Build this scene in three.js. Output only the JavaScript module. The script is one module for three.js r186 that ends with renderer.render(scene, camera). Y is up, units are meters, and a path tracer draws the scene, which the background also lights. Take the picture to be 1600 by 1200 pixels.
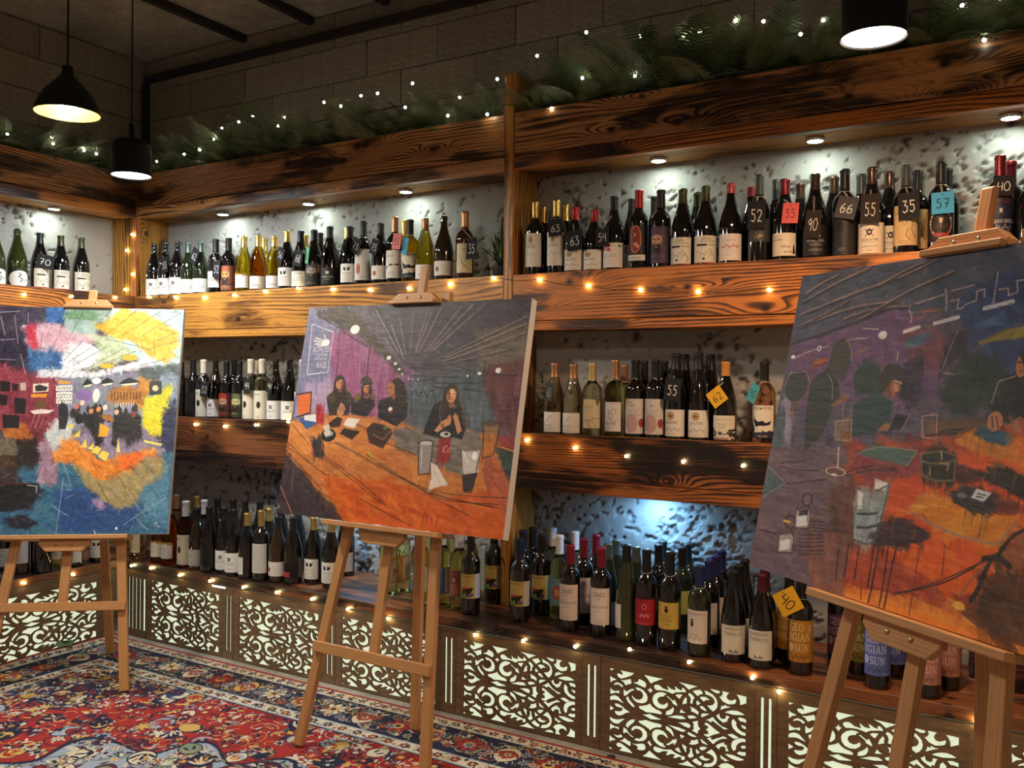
import * as THREE from 'three';
import { RoundedBoxGeometry } from 'three/addons/geometries/RoundedBoxGeometry.js';
import { mergeGeometries } from 'three/addons/utils/BufferGeometryUtils.js';
import { RectAreaLightUniformsLib } from 'three/addons/lights/RectAreaLightUniformsLib.js';

// ---------------------------------------------------------------- camera, renderer, exposure
const scene = new THREE.Scene();
scene.background = new THREE.Color(0x000000);
const camera = new THREE.PerspectiveCamera(2 * Math.atan(600 / 1400) * 180 / Math.PI, 4 / 3, 0.05, 40);
camera.position.set(4.1201, 1.2753, 3.036);
camera.rotation.set(-0.00685, 0.53765, 0.010385, 'YXZ');
const renderer = new THREE.WebGLRenderer({ antialias: true });
renderer.toneMapping = THREE.LinearToneMapping;
renderer.toneMappingExposure = 1.0;
renderer.shadowMap.enabled = true;
RectAreaLightUniformsLib.init();

// the room's lamps: pendants (x, lower rim y, z, rim diameter, light colour, luminance), spots under the planters, strips under the middle shelves
const PENDANTS = [
  { at: [1.272, 2.15, 1.207], d: 0.209, bell: true, color: [1, 0.93, 0.80], power: 230, label: 'bell pendant lamp with gold lined shade hanging before the left wall' },
  { at: [0.634, 2.15, 0.495], d: 0.167, color: [0.88, 0.94, 1], power: 240, label: 'black cylinder pendant lamp with cool white light near the shelf corner' },
  { at: [3.753, 2.1, 0.741], d: 0.151, color: [1, 0.64, 0.38], power: 380, label: 'black cylinder pendant lamp with warm orange light before the planter' },
  { at: [2.55, 2.15, 2.1], d: 0.167, color: [1, 0.87, 0.74], power: 135, label: 'black cylinder pendant lamp hanging over the middle of the rug' },
  { at: [4.9, 2.15, 2.0], d: 0.167, color: [1, 0.70, 0.45], power: 95, label: 'black cylinder pendant lamp hanging by the right wall' },
  { at: [1.3, 2.15, 3.2], d: 0.167, color: [1, 0.84, 0.66], power: 165, label: 'black cylinder pendant lamp hanging over the front end of the rug' },
];
const SPOT_COLOR = [0.84, 1.0, 0.86], SPOT_POWER = 130;
const SPOTS = [['back', 0.519, -0.12], ['back', 1.104, -0.12], ['back', 1.686, -0.115], ['back', 2.869, -0.11], ['back', 3.437, -0.1], ['back', 4.016, -0.109], ['left', -0.12, 0.38], ['left', -0.12, 1.0]];
const UNDER_COLOR = [0.24, 0.58, 1.0], UNDER_POWER = 330;
const UNDER = [['back', 1.42, -0.11], ['back', 2.86, -0.11], ['left', -0.11, 0.75]];
const BACKLIGHT = [0.78, 0.86, 0.60], BACKLIGHT_POWER = 0.85;
const FAIRY_COLOR = [1, 0.80, 0.34], FAIRY_POWER = 55;

// ---------------------------------------------------------------- measures (metres)
const D = 0.2, BENCH_FRONT = 0.2406, POST_X = 2.266, POST_W = 0.041, RIGHT_END = 4.9, LEFT_END = 2.0, CEIL = 3.0;
const Y = { planterTop: 2.3197, planterBottom: 2.0971, upperTop: 1.6822, upperBottom: 1.4611, middleTop: 1.062, middleBottom: 0.8399, bench: 0.3674, benchBottom: 0.3275 };
const SHELF = { U: Y.upperTop - 0.012, M: Y.middleTop - 0.012, B: Y.bench };

// ---------------------------------------------------------------- helpers
let seedState = 12345;
const reseed = (s) => { seedState = s >>> 0; };
const rnd = () => { seedState = (seedState + 0x6d2b79f5) | 0; let t = Math.imul(seedState ^ (seedState >>> 15), 1 | seedState); t = (t + Math.imul(t ^ (t >>> 7), 61 | t)) ^ t; return ((t ^ (t >>> 14)) >>> 0) / 4294967296; };
const rr = (a, b) => a + (b - a) * rnd();
const pick = (a) => a[Math.floor(rnd() * a.length)];
const clamp = (x, a = 0, b = 1) => Math.min(b, Math.max(a, x));
const smooth = (a, b, x) => { const t = clamp((x - a) / (b - a)); return t * t * (3 - 2 * t); };
const HASH = new Float32Array(65536);
reseed(77); for (let i = 0; i < 65536; i++) HASH[i] = rnd();
const noise = (x, y) => {
  const ix = Math.floor(x), iy = Math.floor(y), fx = x - ix, fy = y - iy, u = fx * fx * (3 - 2 * fx), v = fy * fy * (3 - 2 * fy);
  const h = (a, b) => HASH[((a * 7919 + b * 104729) ^ (a * b * 31)) & 65535];
  const a = h(ix, iy), b = h(ix + 1, iy), c = h(ix, iy + 1), d = h(ix + 1, iy + 1);
  return a + (b - a) * u + (c - a) * v + (a - b - c + d) * u * v;
};
const fbm = (x, y, n = 4) => { let s = 0, a = 0.5, t = 0; for (let i = 0; i < n; i++) { s += a * noise(x, y); t += a; a *= 0.5; x = x * 2.03 + 17.1; y = y * 2.03 + 9.7; } return s / t; };
const taken = new Map();
const numbered = (name) => { const n = taken.get(name) ?? 0; taken.set(name, n + 1); return n ? name + '_' + String(n).padStart(3, '0') : name; };
function obj(name, geometry, material, parent) {
  const m = new THREE.Mesh(geometry, material);
  m.name = parent && parent !== scene ? name : numbered(name); m.castShadow = m.receiveShadow = true; (parent ?? scene).add(m);
  return m;
}
function tag(o, label, category, group) { o.userData.label = label; o.userData.category = category; if (group) o.userData.group = group; return o; }
function thing(name, label, category, group, [x, y, z] = [0, 0, 0], turn = 0) {
  const g = new THREE.Group(); g.name = numbered(name); g.position.set(x, y, z); g.rotation.y = turn; scene.add(g);
  return tag(g, label, category, group);
}
function structure(name, geometry, material) { const m = obj(name, geometry, material); m.userData.kind = 'structure'; return m; }
const std = (o) => new THREE.MeshStandardMaterial(o), phys = (o) => new THREE.MeshPhysicalMaterial(o);
const lin = (r, g, b) => new THREE.Color().setRGB(r, g, b);
function canvas(w, h) { const c = document.createElement('canvas'); c.width = w; c.height = h; return [c, c.getContext('2d')]; }
function canvasTexture(c) { const t = new THREE.CanvasTexture(c); t.colorSpace = THREE.SRGBColorSpace; t.anisotropy = 8; return t; }
function dataTexture(w, h, fn, srgb = true) {
  const d = new Uint8Array(w * h * 4);
  for (let y = 0, i = 0; y < h; y++) for (let x = 0; x < w; x++, i += 4) { const c = fn(x, y); d[i] = c[0]; d[i + 1] = c[1]; d[i + 2] = c[2]; d[i + 3] = 255; }
  const t = new THREE.DataTexture(d, w, h, THREE.RGBAFormat); t.magFilter = THREE.LinearFilter; t.minFilter = THREE.LinearMipmapLinearFilter; t.generateMipmaps = true; t.wrapS = t.wrapT = THREE.RepeatWrapping;
  if (srgb) t.colorSpace = THREE.SRGBColorSpace; t.needsUpdate = true;
  return t;
}

// ---------------------------------------------------------------- wood
const WOOD_LEN = 2.8, WOOD_WID = 0.7;
function woodTexture(seed, { light, dark, freq, burn, knots }) {
  reseed(seed);
  const W = 2048, H = 512, ks = [];
  for (let i = 0; i < knots; i++) ks.push([rr(0, WOOD_LEN), rr(0, WOOD_WID), rr(0.04, 0.14), rr(0.014, 0.034), rr(2, 6)]);
  const o = rr(0, 50);
  return dataTexture(W, H, (px, py) => {
    const x = px / W * WOOD_LEN, y = py / H * WOOD_WID;
    let t = y * freq + (fbm(x * 0.8 + o, y * 4 + o, 2) - 0.5) * 9 + (noise(x * 6 + o, y * 60) - 0.5) * 0.5, kn = 0;
    for (const [kx, ky, a, b, k] of ks) {
      const dx = (x - kx) / a, dy = (y - ky) / b, r2 = dx * dx + dy * dy;
      if (r2 < 9) { t += k * Math.exp(-r2 * 0.7); const cx = (x - kx) / 0.014, cy = (y - ky) / 0.010; kn = Math.max(kn, Math.exp(-(cx * cx + cy * cy))); }
    }
    let s = t - Math.floor(t); s = smooth(0.35, 0.92, s) * (1 - smooth(0.93, 1, s));
    const fine = noise(x * 40 + o, y * 420);
    const patch = fbm(x * 2.2 + o * 2, y * 7 + 3, 4), torch = smooth(0.48, 0.66, fbm(x * 3.1 + 31 + o, y * 9 + 5, 4));
    const streak = fbm(x * 5 + o, y * 90, 3);
    let k = s * (0.16 + burn * 0.85 * smooth(0.40, 0.62, patch)) + torch * burn * (0.35 + 1.0 * streak) + kn * 0.9 + (fine - 0.5) * 0.2 + (streak - 0.5) * 0.7 * burn;
    k = clamp(k);
    return [0, 1, 2].map((c) => Math.round(light[c] + (dark[c] - light[c]) * k));
  });
}
const WOODS = [
  woodTexture(11, { light: [212, 128, 52], dark: [34, 14, 7], freq: 74, burn: 0.75, knots: 22 }),
  woodTexture(23, { light: [190, 112, 52], dark: [26, 12, 7], freq: 82, burn: 0.95, knots: 26 }),
  woodTexture(37, { light: [216, 150, 66], dark: [48, 22, 10], freq: 66, burn: 0.6, knots: 18 }),
  woodTexture(51, { light: [142, 86, 50], dark: [24, 12, 8], freq: 78, burn: 0.8, knots: 20 }),
  woodTexture(93, { light: [214, 152, 92], dark: [38, 20, 12], freq: 80, burn: 0.8, knots: 26 }),
];
const PINE = woodTexture(71, { light: [204, 150, 96], dark: [138, 84, 44], freq: 110, burn: 0.15, knots: 2 });
const woodMat = WOODS.map((map) => phys({ map, roughness: 0.42, clearcoat: 0.25, clearcoatRoughness: 0.35 }));
const pineMat = std({ map: PINE, roughness: 0.5 });
const rustic = std({ map: WOODS[2], color: lin(0.8, 0.82, 0.68), roughness: 0.6 });
function woodUV(g, along, offU = 0.02, offV = 0.1) {
  const p = g.attributes.position, n = g.attributes.normal, uv = new Float32Array(p.count * 2);
  g.computeBoundingBox(); const min = g.boundingBox.min.toArray();
  for (let i = 0; i < p.count; i++) {
    const c = [p.getX(i), p.getY(i), p.getZ(i)], m = [Math.abs(n.getX(i)), Math.abs(n.getY(i)), Math.abs(n.getZ(i))];
    const f = m.indexOf(Math.max(...m)), others = [0, 1, 2].filter((k) => k !== along && k !== f);
    const u = f === along ? c[others[0]] - min[others[0]] : c[along] - min[along], v = f === along ? c[others[1]] - min[others[1]] : c[others[0]] - min[others[0]] + f * 0.07;
    uv[i * 2] = offU + u / WOOD_LEN; uv[i * 2 + 1] = offV + v / WOOD_WID;
  }
  g.setAttribute('uv', new THREE.BufferAttribute(uv, 2));
  return g;
}
function plank(parent, [x0, x1], [y0, y1], [z0, z1], material, name = 'plank', along) {
  const s = [x1 - x0, y1 - y0, z1 - z0], a = along ?? s.indexOf(Math.max(...s));
  const g = woodUV(new RoundedBoxGeometry(s[0], s[1], s[2], 1, Math.min(0.003, Math.min(...s) * 0.3)), a, rr(0.0, 0.03), rr(0, 0.6));
  g.translate((x0 + x1) / 2, (y0 + y1) / 2, (z0 + z1) / 2);
  return obj(name, g, material, parent);
}
const BOTTLES = {
  LU: [
    [-0.050, 0.709, 0.277, 'sp', 'olive', 'none', 'oval'],
    [-0.050, 0.605, 0.281, 'sp', 'olive', 'none', 'oval'],
    [-0.050, 0.494, 0.279, 'bu', 'dark', 'black', 'natural'],
    [-0.050, 0.388, 0.282, 'bu', 'dark', 'olive', 'natural'],
    [-0.050, 0.279, 0.286, 'bu', 'dark', 'olive', 'natural'],
  ],
  BU: [
    [0.080, -0.050, 0.290, 'bu', 'dark', 'none', 'crest'],
    [0.169, -0.050, 0.291, 'bu', 'dark', 'none', 'crest'],
    [0.264, -0.050, 0.290, 'bu', 'dark', 'none', 'crest'],
    [0.347, -0.050, 0.279, 'bu', 'green', 'sage', 'house'],
    [0.441, -0.050, 0.276, 'bu', 'green', 'sage', 'house'],
    [0.551, -0.050, 0.283, 'bo', 'dark', 'black', 'squiggle'],
    [0.643, -0.050, 0.281, 'bo', 'dark', 'black', 'faceO'],
    [0.750, -0.050, 0.279, 'bu', 'yellow', 'gold', 'torn'],
    [0.849, -0.050, 0.279, 'bu', 'amber', 'gold', 'plain'],
    [0.788, -0.145, 0.284, 'bu', 'yellow', 'gold', 'plain'],
    [0.956, -0.050, 0.267, 'bu', 'yellow', 'gold', 'plain'],
    [1.038, -0.050, 0.287, 'bu', 'dark', 'gold', 'emblem'],
    [1.125, -0.050, 0.280, 'bu', 'dark', 'black', 'house'],
    [1.062, -0.145, 0.280, 'bu', 'yellow', 'gold', 'plain'],
    [1.209, -0.050, 0.278, 'bu', 'dark', 'black', 'faceD'],
    [1.156, -0.145, 0.282, 'bu', 'dark', 'black', ''],
    [1.305, -0.050, 0.286, 'bu', 'dark', 'black', 'blackcrest'],
    [1.326, -0.145, 0.296, 'bu', 'dark', 'gold', ''],
    [1.424, -0.050, 0.277, 'bu', 'dark', 'black', 'emblem'],
    [1.503, -0.050, 0.294, 'bo', 'dark', 'black', 'drop'],
    [1.601, -0.050, 0.278, 'bu', 'dark', 'black', 'drop2'],
    [1.680, -0.050, 0.299, 'bo', 'dark', 'copper', 'scribble'],
    [1.658, -0.145, 0.302, 'bo', 'yellow', 'gold', ''],
    [1.762, -0.050, 0.280, 'bo', 'yellow', 'black', 'petra'],
    [1.842, -0.050, 0.279, 'bu', 'yellow', 'copper', 'plain'],
    [1.940, -0.050, 0.280, 'bu', 'brown', 'none', 'drop2'],
    [2.046, -0.050, 0.290, 'bo', 'red', 'copper', 'map'],
  ],
  CU: [
    [2.379, -0.050, 0.302, 'bo', 'dark', 'gold', 'dolidzeT'],
    [2.363, -0.145, 0.300, 'bo', 'dark', 'gold', ''],
    [2.474, -0.050, 0.300, 'bo', 'dark', 'gold', 'dolidzeT'],
    [2.465, -0.145, 0.299, 'bo', 'dark', 'gold', ''],
    [2.556, -0.050, 0.263, 'bu', 'dark', 'red', 'dolidze'],
    [2.638, -0.050, 0.246, 'bu', 'dark', 'red', 'dolidze'],
    [2.720, -0.050, 0.289, 'bu', 'dark', 'black', 'oloti'],
    [2.751, -0.145, 0.294, 'bu', 'dark', 'black', 'oloti'],
    [2.819, -0.050, 0.303, 'bo', 'dark', 'red', 'medal'],
    [2.843, -0.145, 0.295, 'bo', 'dark', 'black', ''],
    [2.905, -0.050, 0.295, 'bo', 'dark', 'black', 'faceP'],
    [2.988, -0.050, 0.291, 'bu', 'dark', 'olive', 'natural'],
    [3.010, -0.145, 0.293, 'bu', 'dark', 'olive', ''],
    [3.073, -0.050, 0.292, 'bu', 'dark', 'olive', 'natural'],
    [3.164, -0.050, 0.292, 'bu', 'dark', 'redwax', 'script'],
    [3.208, -0.145, 0.293, 'bu', 'dark', 'redwax', ''],
    [3.264, -0.050, 0.312, 'bo', 'dark', 'slate', 'dark52'],
    [3.298, -0.145, 0.310, 'bo', 'dark', 'slate', ''],
    [3.351, -0.050, 0.288, 'bu', 'dark', 'wine', 'wolf'],
    [3.380, -0.145, 0.288, 'bu', 'dark', 'bronze', ''],
    [3.450, -0.050, 0.295, 'bu', 'dark', 'bronze', 'black2'],
    [3.492, -0.145, 0.299, 'bu', 'dark', 'bronze', ''],
    [3.544, -0.050, 0.300, 'bo', 'dark', 'black', 'blackdot'],
    [3.579, -0.145, 0.299, 'bo', 'dark', 'slate', ''],
    [3.628, -0.050, 0.297, 'bu', 'dark', 'bronze', 'bekauri'],
    [3.667, -0.145, 0.298, 'bu', 'dark', 'bronze', 'bekauri'],
    [3.731, -0.050, 0.292, 'bo', 'dark', 'slate', 'tan'],
    [3.752, -0.145, 0.292, 'bo', 'dark', 'black', 'tan'],
    [3.831, -0.050, 0.290, 'bo', 'dark', 'black', 'vine'],
    [3.840, -0.145, 0.289, 'bo', 'dark', 'black', ''],
    [3.992, -0.050, 0.292, 'bo', 'dark', 'wine', 'navy'],
    [4.018, -0.145, 0.293, 'bo', 'dark', 'wine', ''],
    [4.073, -0.050, 0.248, 'bu', 'dark', 'black', ''],
  ],
  BM: [
    [0.298, -0.050, 0.288, 'bo', 'dark', 'black', ''],
    [0.390, -0.050, 0.304, 'bo', 'dark', 'black', 'darktext'],
    [0.468, -0.050, 0.301, 'bo', 'dark', 'cream', 'dot'],
    [0.556, -0.050, 0.297, 'bu', 'dark', 'none', 'crest'],
    [0.636, -0.050, 0.291, 'bo', 'dark', 'black', 'faceR'],
    [0.583, -0.145, 0.300, 'bo', 'dark', 'black', ''],
    [0.725, -0.050, 0.291, 'bo', 'dark', 'black', 'faceG'],
    [0.803, -0.050, 0.303, 'bo', 'clear', 'cream', 'dot'],
    [0.751, -0.145, 0.299, 'bo', 'clear', 'cream', ''],
    [0.880, -0.050, 0.303, 'bo', 'clear', 'cream', 'dot'],
    [0.971, -0.050, 0.300, 'bu', 'dark', 'none', 'crest'],
    [1.063, -0.050, 0.300, 'bu', 'dark', 'none', 'crest'],
    [1.144, -0.050, 0.300, 'bo', 'clear', 'cream', 'dot'],
  ],
  CM: [
    [2.474, -0.050, 0.285, 'bu', 'clear', 'copper', 'sprig'],
    [2.556, -0.050, 0.280, 'bu', 'clear', 'copper', 'sprig'],
    [2.636, -0.050, 0.285, 'bo', 'clear', 'goldprint', 'glas'],
    [2.732, -0.050, 0.297, 'bo', 'pale', 'copper', 'figure'],
    [2.727, -0.145, 0.280, 'bo', 'clear', 'copper', ''],
    [2.813, -0.050, 0.296, 'bo', 'dark', 'black', 'circle'],
    [2.808, -0.145, 0.295, 'bo', 'dark', 'black', ''],
    [2.891, -0.050, 0.297, 'bo', 'dark', 'black', 'circle'],
    [2.888, -0.145, 0.295, 'bo', 'dark', 'black', ''],
    [2.970, -0.050, 0.320, 'fl', 'dark', 'black', 'dolidze'],
    [2.969, -0.145, 0.318, 'fl', 'dark', 'black', ''],
    [3.055, -0.050, 0.320, 'fl', 'dark', 'black', 'dolidze'],
    [3.068, -0.145, 0.318, 'fl', 'dark', 'black', ''],
    [3.153, -0.050, 0.290, 'bu', 'dark', 'orangewax', 'lodge'],
    [3.289, -0.050, 0.290, 'bo', 'rose', 'black', 'petra'],
  ],
  BB: [
    [0.293, 0.190, 0.300, 'bo', 'clear', 'copper', 'map'],
    [0.445, 0.190, 0.310, 'bo', 'amber', 'copper', 'torn'],
    [0.522, 0.190, 0.310, 'bo', 'amber', 'copper', 'torn'],
    [0.636, 0.190, 0.310, 'bo', 'rose', 'white', 'dot'],
    [0.617, 0.065, 0.300, 'bo', 'rose', 'white', 'dot'],
    [0.354, 0.015, 0.300, 'bo', 'clear', 'copper', ''],
    [0.579, 0.135, 0.300, 'bu', 'dark', 'gold', ''],
    [0.716, 0.187, 0.284, 'bu', 'brown', 'black', 'grey'],
    [0.415, -0.061, 0.290, 'bu', 'dark', 'gold', ''],
    [0.798, 0.190, 0.298, 'bu', 'dark', 'black', 'darktext'],
    [0.877, 0.169, 0.299, 'bu', 'dark', 'black', 'crest'],
    [0.957, 0.185, 0.298, 'bu', 'dark', 'black', 'crest'],
    [1.048, 0.190, 0.289, 'bu', 'dark', 'gold', 'grey'],
    [1.135, 0.190, 0.309, 'bo', 'dark', 'gold', 'textback'],
    [1.215, 0.167, 0.286, 'bu', 'brown', 'black', 'drop2'],
    [1.297, 0.158, 0.289, 'bu', 'dark', 'black', 'redsmall'],
    [1.372, 0.108, 0.289, 'bu', 'dark', 'gold', 'emblem'],
    [0.619, -0.014, 0.300, 'bu', 'dark', 'black', ''],
    [0.693, -0.049, 0.300, 'bu', 'dark', 'black', ''],
    [0.775, -0.049, 0.300, 'bu', 'dark', 'black', ''],
    [0.865, -0.057, 0.300, 'bu', 'dark', 'black', ''],
    [1.073, 0.082, 0.300, 'bu', 'dark', 'gold', ''],
    [0.997, -0.069, 0.300, 'bu', 'dark', 'black', ''],
    [1.122, -0.052, 0.300, 'bu', 'dark', 'black', ''],
    [1.491, 0.128, 0.295, 'bu', 'dark', 'gold', 'emblem'],
    [1.380, -0.093, 0.320, 'bu', 'dark', 'black', 'grey'],
    [1.765, 0.082, 0.310, 'bo', 'pale', 'white', 'tancross'],
    [1.778, 0.007, 0.310, 'bo', 'pale', 'white', 'tancross'],
    [1.970, 0.135, 0.310, 'bo', 'pale', 'white', 'floral'],
    [2.057, 0.102, 0.310, 'bo', 'pale', 'white', 'animal'],
    [2.145, 0.114, 0.310, 'bo', 'pale', 'white', 'pinkfig'],
    [2.220, 0.146, 0.310, 'bo', 'dark', 'black', 'sheep'],
    [2.212, -0.036, 0.310, 'bo', 'dark', 'black', 'sheep'],
    [2.090, -0.042, 0.310, 'bo', 'pale', 'white', ''],
    [1.937, -0.111, 0.310, 'bo', 'pale', 'white', ''],
    [1.844, -0.104, 0.310, 'bo', 'pale', 'white', ''],
  ],
  CB: [
    [2.438, 0.140, 0.306, 'bo', 'dark', 'navyblack', 'sheep'],
    [2.360, -0.013, 0.310, 'bo', 'dark', 'navyblack', ''],
    [2.360, -0.089, 0.310, 'bo', 'dark', 'black', ''],
    [2.457, 0.010, 0.308, 'bo', 'dark', 'black', 'sheep'],
    [2.435, -0.122, 0.310, 'bo', 'pale', 'white', ''],
    [2.533, 0.006, 0.310, 'bo', 'pale', 'white', 'teal'],
    [2.543, -0.105, 0.310, 'bo', 'pale', 'white', ''],
    [2.649, 0.143, 0.307, 'bo', 'dark', 'cherry', 'cholti'],
    [2.648, 0.029, 0.313, 'bo', 'dark', 'cherry', 'cholti'],
    [2.650, -0.071, 0.313, 'bo', 'dark', 'cherry', 'cholti'],
    [2.770, 0.140, 0.310, 'bo', 'dark', 'cherry', 'cholti'],
    [2.759, 0.060, 0.310, 'fl', 'green', 'sage', 'grey'],
    [2.752, -0.029, 0.310, 'fl', 'green', 'sage', ''],
    [2.868, 0.141, 0.329, 'fl', 'olive', 'black', 'whiteside'],
    [2.848, 0.010, 0.300, 'fl', 'green', 'sage', ''],
    [2.947, 0.151, 0.323, 'bo', 'dark', 'black', 'redlabel'],
    [2.900, -0.079, 0.300, 'bo', 'dark', 'black', ''],
    [2.888, -0.155, 0.300, 'bo', 'dark', 'slate', ''],
    [3.034, 0.155, 0.325, 'bo', 'dark', 'black', 'tvishi'],
    [2.993, -0.073, 0.300, 'bo', 'green', 'black', 'lime'],
    [2.985, -0.155, 0.300, 'bo', 'green', 'slate', ''],
    [3.144, 0.174, 0.295, 'bo', 'green', 'navy', 'kind'],
    [3.134, 0.049, 0.290, 'bo', 'dark', 'navy', 'kind'],
    [3.129, -0.041, 0.290, 'bo', 'dark', 'navy', 'kind'],
    [3.121, -0.134, 0.290, 'bo', 'dark', 'navy', ''],
    [3.258, 0.172, 0.291, 'bu', 'dark', 'black', 'vardzia'],
    [3.249, 0.084, 0.294, 'bu', 'dark', 'black', 'vardzia'],
    [3.240, -0.012, 0.294, 'bu', 'dark', 'black', ''],
    [3.354, 0.187, 0.293, 'bu', 'dark', 'maroon', 'vardzia'],
    [3.341, 0.106, 0.294, 'bu', 'dark', 'maroon', ''],
    [3.473, 0.181, 0.310, 'bo', 'dark', 'black', 'geoY'],
    [3.410, 0.068, 0.310, 'bo', 'dark', 'black', 'geoY'],
    [3.563, 0.043, 0.310, 'bo', 'dark', 'black', 'geoV'],
    [3.632, 0.076, 0.310, 'bo', 'dark', 'black', 'geoO'],
    [3.698, 0.186, 0.310, 'bo', 'dark', 'black', 'geoB'],
    [3.727, 0.041, 0.310, 'bo', 'dark', 'black', 'geoB'],
    [3.835, 0.190, 0.310, 'bo', 'dark', 'black', 'geoP'],
    [3.878, 0.079, 0.310, 'bo', 'dark', 'black', 'geoP'],
    [3.960, -0.078, 0.310, 'bo', 'dark', 'black', 'darkred'],
    [4.058, -0.003, 0.310, 'bo', 'dark', 'black', 'darkred'],
  ],
  LB: [
    [0.015, 0.689, 0.310, 'bo', 'dark', 'black', 'grey'],
    [0.148, 0.696, 0.310, 'bo', 'brown', 'wine', 'dotw'],
    [0.190, 0.624, 0.320, 'sp', 'dark', 'black', ''],
    [0.121, 0.510, 0.310, 'bo', 'pale', 'white', 'map'],
    [0.121, 0.428, 0.310, 'bo', 'green', 'white', 'grey'],
    [0.190, 0.462, 0.310, 'bo', 'dark', 'black', 'grey'],
    [0.190, 0.340, 0.295, 'bu', 'dark', 'gold', 'emblem'],
  ],
};
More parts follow.
